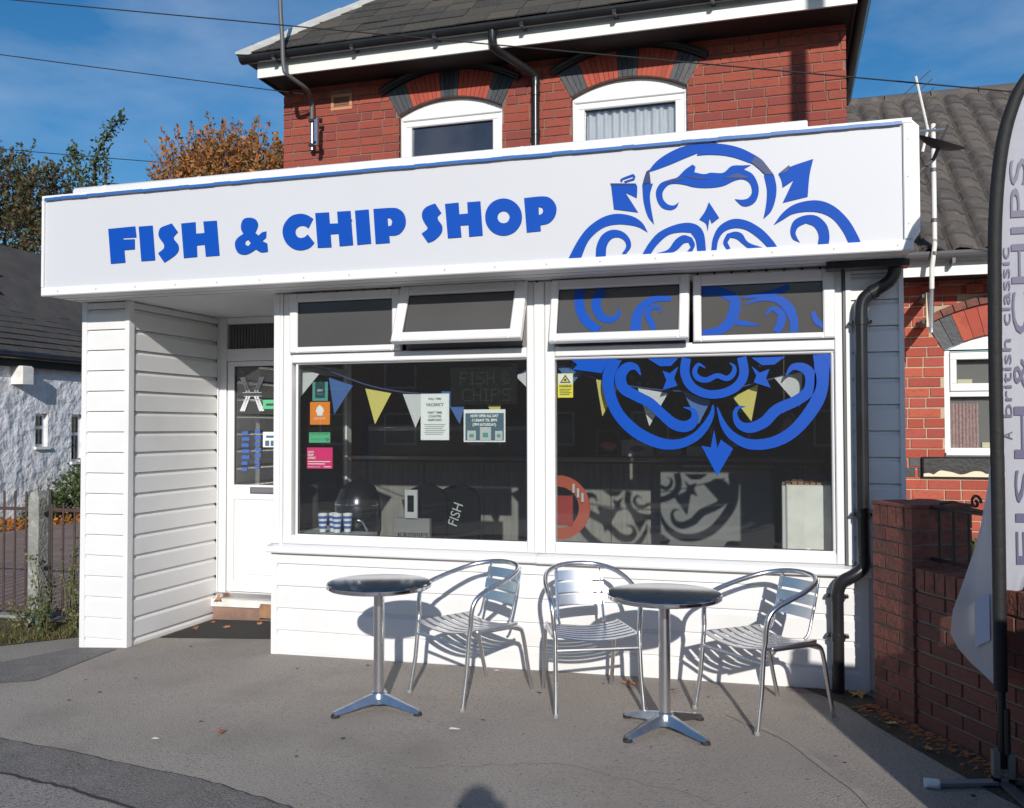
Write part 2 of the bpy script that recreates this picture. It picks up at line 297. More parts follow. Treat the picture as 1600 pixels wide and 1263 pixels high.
def brickwork(parent, me, u0, u1, z0, z1, origin, ang, holes=lambda z: [], skip=lambda u, z: False, maxn=300, pitch=.075, mod=.225, name='brick', bond='mix', depth=.03, zr=None):
    """bricks laid in courses on the plane through origin running along angle ang; returns leftovers as one mesh"""
    ux, uy = math.cos(ang), math.sin(ang); n = 0; rest = MB(); k = 0; z = z0
    while z < z1-.02:
        h = min(pitch-.010, z1-z); spans = [(u0, u1)]
        for a, b in holes(z+h/2):
            ns = []
            for s0, s1 in spans:
                if b <= s0 or a >= s1: ns.append((s0, s1)); continue
                if a > s0: ns.append((s0, a))
                if b < s1: ns.append((b, s1))
            spans = ns
        rr = random.Random(k*7+3)
        u = u0-((k % 2)*mod/2) - (rr.random()*.05 if bond == 'mix' else 0)
        cells = []
        while u < u1:
            w = mod if (bond != 'mix' or rr.random() > .22) else mod/2
            cells.append((u, u+w)); u += w
        for a, b in cells:
            for s0, s1 in spans:
                p, q = max(a, s0), min(b-.010, s1)
                if q-p < .02 or skip((p+q)/2, z): continue
                dz = rr.uniform(-.0015, .0015); out_ = rr.uniform(-.002, .002)
                x, y = origin[0]+ux*p+uy*out_, origin[1]+uy*p-ux*out_
                if n < maxn:
                    inst(name, me, (x, y, z+dz), parent, (0, 0, ang), (q-p, depth, h)); n += 1
                else:
                    x1_, y1_ = origin[0]+ux*q, origin[1]+uy*q
                    rest.add([(x, y, z), (x1_, y1_, z), (x1_, y1_, z+h), (x, y, z+h), (x-uy*depth, y+ux*depth, z), (x1_-uy*depth, y1_+ux*depth, z), (x1_-uy*depth, y1_+ux*depth, z+h), (x-uy*depth, y+ux*depth, z+h)],
                             [(0, 1, 2, 3), (0, 4, 5, 1), (1, 5, 6, 2), (2, 6, 7, 3), (3, 7, 4, 0)])
        z += pitch; k += 1
    if rest.v: rest.build('brick_remainder', me.materials[0], parent, kind='stuff')
    return n
def gz(x):
    T = [(-6.5, -.14), (-5, -.078), (-4.55, -.051), (-3.4, -.014), (-1.5, .008), (.43, .028), (1.5, .03)]
    if x <= T[0][0]: return T[0][1]
    for (a, b), (c, d) in zip(T, T[1:]):
        if x <= c: return b+(d-b)*(x-a)/(c-a)
    return T[-1][1]
LETTERS=[('F', [(-4.448, 2.899), (-4.229, 2.903), (-4.218, 2.827), (-4.327, 2.829), (-4.323, 2.818), (-4.232, 2.815), (-4.23, 2.746), (-4.316, 2.745), (-4.306, 2.659), (-4.424, 2.657)], []), ('I', [(-4.2, 2.899), (-4.089, 2.899), (-4.066, 2.662), (-4.176, 2.661)], []), ('S', [(-3.936, 2.903), (-3.888, 2.842), (-3.921, 2.812), (-3.917, 2.793), (-3.886, 2.757), (-3.881, 2.72), (-3.904, 2.69), (-3.953, 2.661), (-3.993, 2.642), (-4.043, 2.708), (-4.003, 2.733), (-3.994, 2.753), (-4.003, 2.775), (-4.034, 2.814), (-4.04, 2.846), (-4.026, 2.877), (-3.992, 2.89)], []), ('H', [(-3.862, 2.898), (-3.751, 2.9), (-3.747, 2.822), (-3.681, 2.823), (-3.69, 2.9), (-3.588, 2.899), (-3.565, 2.666), (-3.669, 2.665), (-3.678, 2.745), (-3.74, 2.743), (-3.736, 2.667), (-3.839, 2.664)], []), ('&', [(-3.339, 2.902), (-3.298, 2.889), (-3.278, 2.859), (-3.281, 2.832), (-3.298, 2.799), (-3.272, 2.78), (-3.246, 2.799), (-3.215, 2.804), (-3.217, 2.763), (-3.245, 2.743), (-3.209, 2.725), (-3.203, 2.671), (-3.251, 2.669), (-3.291, 2.691), (-3.337, 2.668), (-3.378, 2.661), (-3.419, 2.673), (-3.443, 2.705), (-3.447, 2.747), (-3.426, 2.776), (-3.385, 2.799), (-3.403, 2.831), (-3.4, 2.872), (-3.38, 2.897)], [[(-3.35, 2.758), (-3.329, 2.734), (-3.349, 2.715), (-3.373, 2.729), (-3.369, 2.749)]]), ('C', [(-2.968, 2.902), (-2.917, 2.889), (-2.876, 2.863), (-2.909, 2.805), (-2.939, 2.822), (-2.973, 2.822), (-2.998, 2.805), (-3.003, 2.781), (-2.99, 2.756), (-2.962, 2.745), (-2.934, 2.751), (-2.915, 2.765), (-2.867, 2.707), (-2.9, 2.679), (-2.956, 2.666), (-3.012, 2.677), (-3.063, 2.713), (-3.091, 2.761), (-3.095, 2.812), (-3.075, 2.856), (-3.03, 2.893)], []), ('H', [(-2.862, 2.899), (-2.765, 2.897), (-2.759, 2.824), (-2.701, 2.822), (-2.707, 2.897), (-2.614, 2.896), (-2.595, 2.678), (-2.689, 2.676), (-2.696, 2.756), (-2.753, 2.756), (-2.746, 2.673), (-2.843, 2.675)], []), ('I', [(-2.583, 2.895), (-2.489, 2.896), (-2.471, 2.68), (-2.566, 2.677)], []), ('P', [(-2.456, 2.897), (-2.329, 2.895), (-2.286, 2.885), (-2.254, 2.859), (-2.238, 2.818), (-2.243, 2.769), (-2.275, 2.731), (-2.313, 2.721), (-2.348, 2.723), (-2.344, 2.677), (-2.44, 2.676)], [[(-2.36, 2.834), (-2.34, 2.83), (-2.327, 2.809), (-2.334, 2.785), (-2.356, 2.781)]]), ('S', [(-2.042, 2.901), (-2.002, 2.84), (-2.026, 2.819), (-2.023, 2.799), (-1.998, 2.763), (-1.997, 2.728), (-2.015, 2.7), (-2.052, 2.673), (-2.089, 2.662), (-2.131, 2.722), (-2.096, 2.744), (-2.092, 2.759), (-2.11, 2.785), (-2.128, 2.821), (-2.126, 2.855), (-2.105, 2.881), (-2.073, 2.894)], []), ('H', [(-1.978, 2.894), (-1.89, 2.896), (-1.885, 2.824), (-1.83, 2.825), (-1.834, 2.894), (-1.75, 2.894), (-1.735, 2.685), (-1.822, 2.683), (-1.826, 2.755), (-1.878, 2.755), (-1.871, 2.683), (-1.959, 2.682)], []), ('O', [(-1.489, 2.78), (-1.494, 2.746), (-1.511, 2.716), (-1.536, 2.693), (-1.568, 2.68), (-1.604, 2.676), (-1.639, 2.684), (-1.672, 2.702), (-1.697, 2.728), (-1.714, 2.761), (-1.719, 2.796), (-1.714, 2.83), (-1.697, 2.861), (-1.671, 2.884), (-1.639, 2.897), (-1.603, 2.9), (-1.568, 2.892), (-1.536, 2.874), (-1.51, 2.847), (-1.494, 2.815)], [[(-1.565, 2.785), (-1.571, 2.767), (-1.584, 2.754), (-1.604, 2.751), (-1.623, 2.757), (-1.637, 2.771), (-1.642, 2.79), (-1.636, 2.808), (-1.622, 2.82), (-1.603, 2.824), (-1.584, 2.818), (-1.57, 2.803)]]), ('P', [(-1.475, 2.893), (-1.362, 2.895), (-1.314, 2.88), (-1.284, 2.844), (-1.277, 2.806), (-1.29, 2.764), (-1.324, 2.733), (-1.375, 2.724), (-1.373, 2.689), (-1.459, 2.686)], [[(-1.386, 2.835), (-1.364, 2.828), (-1.358, 2.807), (-1.368, 2.79), (-1.385, 2.786)]])]
EMBLEM=[('b', [(-0.725, 3.005), (-0.691, 3.043), (-0.636, 3.08), (-0.554, 3.114), (-0.474, 3.126), (-0.394, 3.124), (-0.302, 3.109), (-0.223, 3.082), (-0.159, 3.045), (-0.108, 3.007), (-0.076, 2.964), (-0.045, 2.917), (-0.089, 2.921), (-0.121, 2.954), (-0.153, 2.984), (-0.185, 3.0), (-0.25, 3.029), (-0.315, 3.048), (-0.394, 3.059), (-0.461, 3.06), (-0.455, 3.074), (-0.528, 3.05), (-0.609, 3.022), (-0.691, 2.998), (-0.739, 2.988)]), ('b', [(-0.77, 2.918), (-0.709, 2.92), (-0.726, 2.859), (-0.722, 2.79), (-0.704, 2.685), (-0.74, 2.736), (-0.763, 2.821)]), ('n', [(-0.746, 2.992), (-0.729, 3.001), (-0.721, 2.924), (-0.768, 2.922), (-0.76, 2.952)]), ('b', [(-0.096, 2.919), (-0.042, 2.915), (-0.03, 2.847), (-0.036, 2.781), (-0.059, 2.716), (-0.101, 2.676), (-0.085, 2.758), (-0.081, 2.838)]), ('b', [(-0.657, 2.923), (-0.61, 2.936), (-0.569, 2.946), (-0.528, 2.984), (-0.485, 3.011), (-0.468, 2.997), (-0.475, 2.966), (-0.422, 2.951), (-0.382, 2.956), (-0.316, 2.95), (-0.27, 2.984), (-0.211, 2.983), (-0.166, 2.981), (-0.205, 2.961), (-0.154, 2.926), (-0.125, 2.854), (-0.135, 2.788), (-0.168, 2.757), (-0.213, 2.756), (-0.254, 2.797), (-0.213, 2.791), (-0.181, 2.798), (-0.161, 2.83), (-0.171, 2.878), (-0.205, 2.904), (-0.251, 2.902), (-0.317, 2.876), (-0.396, 2.871), (-0.475, 2.881), (-0.529, 2.899), (-0.583, 2.91), (-0.623, 2.904), (-0.653, 2.868), (-0.651, 2.826), (-0.624, 2.794), (-0.59, 2.786), (-0.563, 2.803), (-0.577, 2.773), (-0.611, 2.761), (-0.658, 2.778), (-0.685, 2.822), (-0.692, 2.871), (-0.678, 2.904)]), ('b', [(-0.952, 2.939), (-0.808, 2.928), (-0.799, 2.906), (-0.802, 2.844), (-0.868, 2.881), (-0.795, 2.76), (-0.935, 2.788)]), ('b', [(-0.899, 2.953), (-0.885, 2.966), (-0.822, 2.985), (-0.809, 2.971), (-0.815, 2.949), (-0.868, 2.937), (-0.876, 2.946), (-0.826, 2.959), (-0.823, 2.97), (-0.882, 2.955), (-0.889, 2.941)]), ('b', [(-0.019, 2.919), (0.044, 2.954), (0.164, 2.987), (0.144, 2.899), (0.133, 2.782), (0.002, 2.758), (0.059, 2.877), (0.003, 2.842), (-0.004, 2.885)]), ('b', [(-1.206, 2.513), (-1.155, 2.609), (-1.098, 2.683), (-1.026, 2.734), (-0.956, 2.758), (-0.886, 2.757), (-0.816, 2.734), (-0.768, 2.694), (-0.741, 2.642), (-0.789, 2.673), (-0.844, 2.69), (-0.914, 2.699), (-0.984, 2.69), (-1.041, 2.658), (-1.091, 2.605), (-1.13, 2.512)]), ('b', [(-1.044, 2.515), (-1.038, 2.581), (-1.006, 2.642), (-0.949, 2.669), (-0.886, 2.655), (-0.845, 2.611), (-0.838, 2.562), (-0.866, 2.525), (-0.89, 2.526), (-0.866, 2.564), (-0.873, 2.599), (-0.907, 2.622), (-0.949, 2.617), (-0.978, 2.577), (-0.985, 2.515)]), ('b', [(-0.772, 2.51), (-0.735, 2.577), (-0.68, 2.635), (-0.598, 2.671), (-0.517, 2.682), (-0.457, 2.662), (-0.424, 2.612), (-0.414, 2.51), (-0.462, 2.51), (-0.471, 2.581), (-0.497, 2.624), (-0.558, 2.63), (-0.625, 2.618), (-0.687, 2.567), (-0.724, 2.511)]), ('b', [(-0.694, 2.512), (-0.626, 2.536), (-0.585, 2.588), (-0.538, 2.613), (-0.491, 2.596), (-0.475, 2.554), (-0.491, 2.515), (-0.518, 2.519), (-0.498, 2.542), (-0.511, 2.57), (-0.538, 2.565), (-0.572, 2.533), (-0.612, 2.512)]), ('b', [(-0.396, 2.791), (-0.34, 2.698), (-0.381, 2.668), (-0.392, 2.701), (-0.404, 2.627), (-0.413, 2.67), (-0.449, 2.696), (-0.417, 2.741)]), ('b', [(-0.385, 2.509), (-0.374, 2.589), (-0.338, 2.652), (-0.266, 2.686), (-0.188, 2.671), (-0.111, 2.62), (-0.055, 2.556), (-0.03, 2.505), (-0.08, 2.507), (-0.125, 2.567), (-0.189, 2.618), (-0.253, 2.635), (-0.312, 2.619), (-0.345, 2.574), (-0.356, 2.508)]), ('b', [(-0.319, 2.559), (-0.299, 2.605), (-0.253, 2.615), (-0.215, 2.599), (-0.183, 2.55), (-0.106, 2.509), (-0.177, 2.51), (-0.215, 2.546), (-0.247, 2.574), (-0.28, 2.583), (-0.296, 2.557), (-0.28, 2.523), (-0.3, 2.517)]), ('b', [(-0.047, 2.638), (-0.002, 2.699), (0.055, 2.741), (0.13, 2.759), (0.205, 2.753), (0.278, 2.712), (0.344, 2.636), (0.386, 2.555), (0.401, 2.501), (0.34, 2.502), (0.313, 2.579), (0.265, 2.648), (0.204, 2.687), (0.13, 2.7), (0.054, 2.692), (0.004, 2.665)]), ('b', [(0.09, 2.534), (0.053, 2.556), (0.041, 2.603), (0.06, 2.655), (0.117, 2.68), (0.179, 2.673), (0.228, 2.624), (0.243, 2.564), (0.239, 2.502), (0.183, 2.502), (0.188, 2.568), (0.166, 2.615), (0.123, 2.637), (0.085, 2.62), (0.068, 2.588), (0.078, 2.555)]), ('n', [(-0.144, 3.027), (-0.108, 3.007), (-0.076, 2.964), (-0.045, 2.919), (-0.088, 2.922), (-0.119, 2.954), (-0.162, 2.994)]), ('n', [(-0.017, 2.922), (0.037, 2.963), (0.042, 2.955), (0.025, 2.928), (-0.0, 2.922)]), ('n', [(-0.955, 2.94), (-0.807, 2.928), (-0.806, 2.921), (-0.906, 2.926), (-0.952, 2.931)]), ('n', [(-0.637, 2.927), (-0.549, 2.939), (-0.535, 2.93), (-0.583, 2.923), (-0.623, 2.915)]), ('n', [(-0.528, 2.947), (-0.422, 2.929), (-0.395, 2.92), (-0.475, 2.928)]), ('n', [(-0.316, 2.921), (-0.238, 2.941), (-0.173, 2.909), (-0.225, 2.913)])]
VINYL_BIG=[([(-1.03, 1.976), (-1.04, 1.956), (-1.056, 1.927), (-1.072, 1.892), (-1.083, 1.855), (-1.086, 1.819), (-1.084, 1.784), (-1.078, 1.75), (-1.07, 1.718), (-1.06, 1.685), (-1.048, 1.651), (-1.033, 1.617), (-1.013, 1.585), (-0.989, 1.553), (-0.962, 1.523), (-0.932, 1.495), (-0.9, 1.469), (-0.865, 1.447), (-0.828, 1.428), (-0.791, 1.412), (-0.755, 1.4), (-0.72, 1.392), (-0.687, 1.389), (-0.654, 1.39), (-0.623, 1.394), (-0.592, 1.401), (-0.563, 1.412), (-0.536, 1.426), (-0.511, 1.44), (-0.489, 1.457), (-0.471, 1.476), (-0.455, 1.495), (-0.441, 1.514), (-0.429, 1.535), (-0.419, 1.556), (-0.411, 1.576), (-0.406, 1.596), (-0.403, 1.616), (-0.404, 1.634), (-0.406, 1.649), (-0.407, 1.659)], [(-0.963, 1.94), (-0.974, 1.921), (-0.988, 1.893), (-1.002, 1.864), (-1.009, 1.839), (-1.012, 1.816), (-1.012, 1.79), (-1.008, 1.763), (-1.002, 1.734), (-0.994, 1.706), (-0.983, 1.678), (-0.97, 1.651), (-0.954, 1.625), (-0.934, 1.6), (-0.91, 1.574), (-0.884, 1.551), (-0.857, 1.529), (-0.828, 1.51), (-0.796, 1.492), (-0.764, 1.477), (-0.734, 1.465), (-0.707, 1.457), (-0.681, 1.452), (-0.655, 1.45), (-0.631, 1.451), (-0.607, 1.455), (-0.582, 1.463), (-0.559, 1.473), (-0.538, 1.484), (-0.521, 1.496), (-0.506, 1.51), (-0.491, 1.526), (-0.478, 1.542), (-0.465, 1.558), (-0.453, 1.575), (-0.443, 1.591), (-0.434, 1.606), (-0.427, 1.621), (-0.422, 1.636), (-0.418, 1.65), (-0.415, 1.66)]), ([(-0.843, 1.848), (-0.845, 1.859), (-0.849, 1.876), (-0.854, 1.895), (-0.866, 1.912), (-0.883, 1.922), (-0.901, 1.928), (-0.922, 1.929), (-0.943, 1.923), (-0.962, 1.913), (-0.979, 1.897), (-0.994, 1.878), (-1.004, 1.854), (-1.007, 1.828), (-1.005, 1.802), (-0.997, 1.775), (-0.983, 1.749), (-0.961, 1.729), (-0.937, 1.714), (-0.914, 1.703), (-0.892, 1.692), (-0.87, 1.68), (-0.846, 1.67), (-0.825, 1.659), (-0.806, 1.648), (-0.789, 1.634), (-0.772, 1.617), (-0.754, 1.598), (-0.735, 1.58), (-0.717, 1.563), (-0.698, 1.545), (-0.678, 1.527), (-0.656, 1.513), (-0.632, 1.503), (-0.608, 1.497), (-0.584, 1.495), (-0.56, 1.499), (-0.537, 1.509), (-0.519, 1.525), (-0.506, 1.543), (-0.497, 1.563), (-0.496, 1.585), (-0.5, 1.605), (-0.508, 1.624), (-0.521, 1.639), (-0.539, 1.646), (-0.559, 1.648), (-0.576, 1.649), (-0.588, 1.649)], [(-0.85, 1.845), (-0.857, 1.854), (-0.867, 1.867), (-0.878, 1.878), (-0.887, 1.881), (-0.893, 1.881), (-0.902, 1.879), (-0.91, 1.876), (-0.915, 1.872), (-0.921, 1.865), (-0.928, 1.856), (-0.934, 1.846), (-0.936, 1.838), (-0.937, 1.827), (-0.936, 1.813), (-0.932, 1.8), (-0.928, 1.791), (-0.92, 1.783), (-0.904, 1.773), (-0.884, 1.762), (-0.862, 1.75), (-0.841, 1.739), (-0.818, 1.727), (-0.794, 1.715), (-0.769, 1.699), (-0.747, 1.68), (-0.728, 1.661), (-0.71, 1.642), (-0.693, 1.626), (-0.674, 1.61), (-0.656, 1.594), (-0.64, 1.582), (-0.626, 1.574), (-0.611, 1.568), (-0.597, 1.565), (-0.584, 1.564), (-0.576, 1.564), (-0.569, 1.566), (-0.559, 1.57), (-0.55, 1.577), (-0.545, 1.581), (-0.541, 1.587), (-0.539, 1.598), (-0.539, 1.61), (-0.541, 1.618), (-0.547, 1.626), (-0.562, 1.633), (-0.578, 1.64), (-0.589, 1.644)]), ([(-0.596, 1.95), (-0.598, 1.934), (-0.603, 1.909), (-0.606, 1.879), (-0.605, 1.85), (-0.598, 1.823), (-0.588, 1.797), (-0.574, 1.773), (-0.556, 1.752), (-0.534, 1.734), (-0.509, 1.72), (-0.483, 1.709), (-0.456, 1.701), (-0.428, 1.697), (-0.399, 1.696), (-0.371, 1.699), (-0.344, 1.704), (-0.318, 1.713), (-0.292, 1.724), (-0.268, 1.738), (-0.247, 1.755), (-0.23, 1.774), (-0.217, 1.795), (-0.208, 1.818), (-0.202, 1.844), (-0.202, 1.873), (-0.206, 1.904), (-0.212, 1.93), (-0.216, 1.948)], [(-0.54, 1.939), (-0.543, 1.923), (-0.547, 1.899), (-0.55, 1.876), (-0.549, 1.857), (-0.545, 1.84), (-0.538, 1.821), (-0.529, 1.805), (-0.518, 1.791), (-0.504, 1.778), (-0.486, 1.767), (-0.466, 1.758), (-0.445, 1.751), (-0.424, 1.748), (-0.401, 1.747), (-0.378, 1.75), (-0.357, 1.754), (-0.336, 1.761), (-0.315, 1.771), (-0.297, 1.782), (-0.283, 1.794), (-0.272, 1.807), (-0.265, 1.82), (-0.259, 1.835), (-0.256, 1.849), (-0.256, 1.869), (-0.26, 1.894), (-0.265, 1.919), (-0.269, 1.937)]), ([(-0.454, 1.886), (-0.461, 1.893), (-0.471, 1.902), (-0.483, 1.912), (-0.498, 1.915), (-0.512, 1.906), (-0.523, 1.892), (-0.531, 1.876), (-0.534, 1.859), (-0.532, 1.843), (-0.525, 1.828), (-0.515, 1.814), (-0.502, 1.804), (-0.488, 1.797), (-0.472, 1.794), (-0.456, 1.793), (-0.439, 1.795), (-0.422, 1.801), (-0.407, 1.809), (-0.394, 1.817), (-0.385, 1.819), (-0.375, 1.817), (-0.362, 1.81), (-0.346, 1.803), (-0.327, 1.8), (-0.309, 1.806), (-0.295, 1.816), (-0.284, 1.828), (-0.277, 1.84), (-0.272, 1.854), (-0.271, 1.868), (-0.273, 1.881), (-0.277, 1.893), (-0.286, 1.902), (-0.297, 1.907), (-0.306, 1.91), (-0.312, 1.912)], [(-0.459, 1.88), (-0.467, 1.885), (-0.478, 1.891), (-0.489, 1.895), (-0.492, 1.895), (-0.495, 1.89), (-0.5, 1.88), (-0.503, 1.868), (-0.504, 1.86), (-0.501, 1.854), (-0.497, 1.846), (-0.49, 1.839), (-0.484, 1.835), (-0.477, 1.831), (-0.467, 1.829), (-0.456, 1.827), (-0.446, 1.827), (-0.435, 1.831), (-0.422, 1.838), (-0.405, 1.846), (-0.386, 1.85), (-0.366, 1.847), (-0.349, 1.84), (-0.336, 1.834), (-0.33, 1.833), (-0.324, 1.835), (-0.316, 1.841), (-0.308, 1.848), (-0.303, 1.855), (-0.299, 1.862), (-0.297, 1.87), (-0.296, 1.878), (-0.296, 1.884), (-0.297, 1.89), (-0.303, 1.896), (-0.31, 1.903), (-0.314, 1.907)]), ([(0.163, 1.946), (0.165, 1.926), (0.168, 1.899), (0.17, 1.869), (0.171, 1.839), (0.17, 1.809), (0.169, 1.779), (0.166, 1.75), (0.16, 1.723), (0.151, 1.698), (0.139, 1.673), (0.123, 1.647), (0.106, 1.62), (0.086, 1.593), (0.064, 1.566), (0.041, 1.54), (0.018, 1.519), (-0.005, 1.502), (-0.03, 1.487), (-0.055, 1.475), (-0.08, 1.465), (-0.108, 1.458), (-0.138, 1.454), (-0.167, 1.452), (-0.193, 1.454), (-0.216, 1.458), (-0.239, 1.467), (-0.261, 1.478), (-0.28, 1.49), (-0.297, 1.502), (-0.31, 1.516), (-0.323, 1.532), (-0.336, 1.55), (-0.35, 1.574), (-0.363, 1.601), (-0.375, 1.628), (-0.383, 1.646)], [(0.248, 1.952), (0.249, 1.933), (0.251, 1.904), (0.252, 1.87), (0.251, 1.837), (0.249, 1.805), (0.247, 1.77), (0.241, 1.734), (0.232, 1.698), (0.219, 1.665), (0.202, 1.633), (0.183, 1.604), (0.163, 1.575), (0.14, 1.546), (0.115, 1.516), (0.087, 1.488), (0.058, 1.463), (0.029, 1.443), (-0.001, 1.426), (-0.032, 1.413), (-0.064, 1.402), (-0.098, 1.395), (-0.133, 1.39), (-0.169, 1.39), (-0.203, 1.393), (-0.234, 1.402), (-0.263, 1.416), (-0.289, 1.432), (-0.311, 1.449), (-0.33, 1.468), (-0.345, 1.489), (-0.357, 1.511), (-0.368, 1.534), (-0.376, 1.563), (-0.382, 1.595), (-0.387, 1.624), (-0.39, 1.644)]), ([(0.014, 1.826), (0.023, 1.834), (0.034, 1.847), (0.047, 1.857), (0.056, 1.861), (0.065, 1.86), (0.077, 1.857), (0.09, 1.852), (0.099, 1.847), (0.106, 1.84), (0.111, 1.833), (0.115, 1.825), (0.117, 1.817), (0.119, 1.804), (0.119, 1.786), (0.116, 1.769), (0.112, 1.756), (0.104, 1.745), (0.091, 1.733), (0.073, 1.72), (0.053, 1.707), (0.029, 1.695), (0.001, 1.684), (-0.03, 1.671), (-0.06, 1.655), (-0.085, 1.634), (-0.103, 1.613), (-0.118, 1.595), (-0.131, 1.583), (-0.148, 1.572), (-0.167, 1.562), (-0.185, 1.555), (-0.199, 1.551), (-0.211, 1.55), (-0.223, 1.551), (-0.235, 1.554), (-0.244, 1.559), (-0.252, 1.565), (-0.26, 1.577), (-0.266, 1.59), (-0.27, 1.601), (-0.27, 1.61), (-0.268, 1.619), (-0.264, 1.627), (-0.261, 1.632), (-0.254, 1.637), (-0.243, 1.64), (-0.232, 1.642), (-0.224, 1.644)], [(0.008, 1.83), (0.012, 1.841), (0.018, 1.858), (0.027, 1.877), (0.041, 1.893), (0.061, 1.901), (0.081, 1.903), (0.102, 1.902), (0.121, 1.896), (0.139, 1.887), (0.155, 1.874), (0.169, 1.855), (0.178, 1.833), (0.181, 1.808), (0.181, 1.78), (0.176, 1.752), (0.165, 1.724), (0.148, 1.7), (0.128, 1.682), (0.105, 1.667), (0.082, 1.652), (0.054, 1.637), (0.024, 1.624), (-0.004, 1.612), (-0.026, 1.6), (-0.041, 1.586), (-0.056, 1.569), (-0.073, 1.549), (-0.094, 1.529), (-0.118, 1.515), (-0.143, 1.503), (-0.169, 1.494), (-0.194, 1.49), (-0.219, 1.492), (-0.241, 1.5), (-0.26, 1.511), (-0.275, 1.525), (-0.287, 1.544), (-0.293, 1.563), (-0.296, 1.583), (-0.297, 1.6), (-0.295, 1.615), (-0.289, 1.629), (-0.282, 1.641), (-0.271, 1.649), (-0.258, 1.653), (-0.244, 1.652), (-0.232, 1.65), (-0.224, 1.649)])]
VINYL_BIG_POLY=[[(-1.283, 1.951), (-1.043, 1.95), (-1.089, 1.863), (-1.272, 1.89), (-1.244, 1.92)], [(-0.712, 1.871), (-0.668, 1.855), (-0.616, 1.895), (-0.642, 1.825), (-0.622, 1.777), (-0.713, 1.752), (-0.689, 1.811)], [(-0.801, 1.947), (-0.616, 1.946), (-0.66, 1.899), (-0.727, 1.898)], [(-0.186, 1.889), (-0.138, 1.848), (-0.082, 1.87), (-0.102, 1.815), (-0.076, 1.757), (-0.173, 1.79), (-0.159, 1.831)], [(-0.186, 1.938), (0.008, 1.94), (-0.054, 1.894), (-0.124, 1.891)], [(-0.406, 1.51), (-0.387, 1.4), (-0.367, 1.451), (-0.296, 1.397), (-0.39, 1.233), (-0.482, 1.414), (-0.427, 1.404)], [(0.219, 1.947), (0.268, 1.946), (0.267, 1.823), (0.252, 1.88)]]
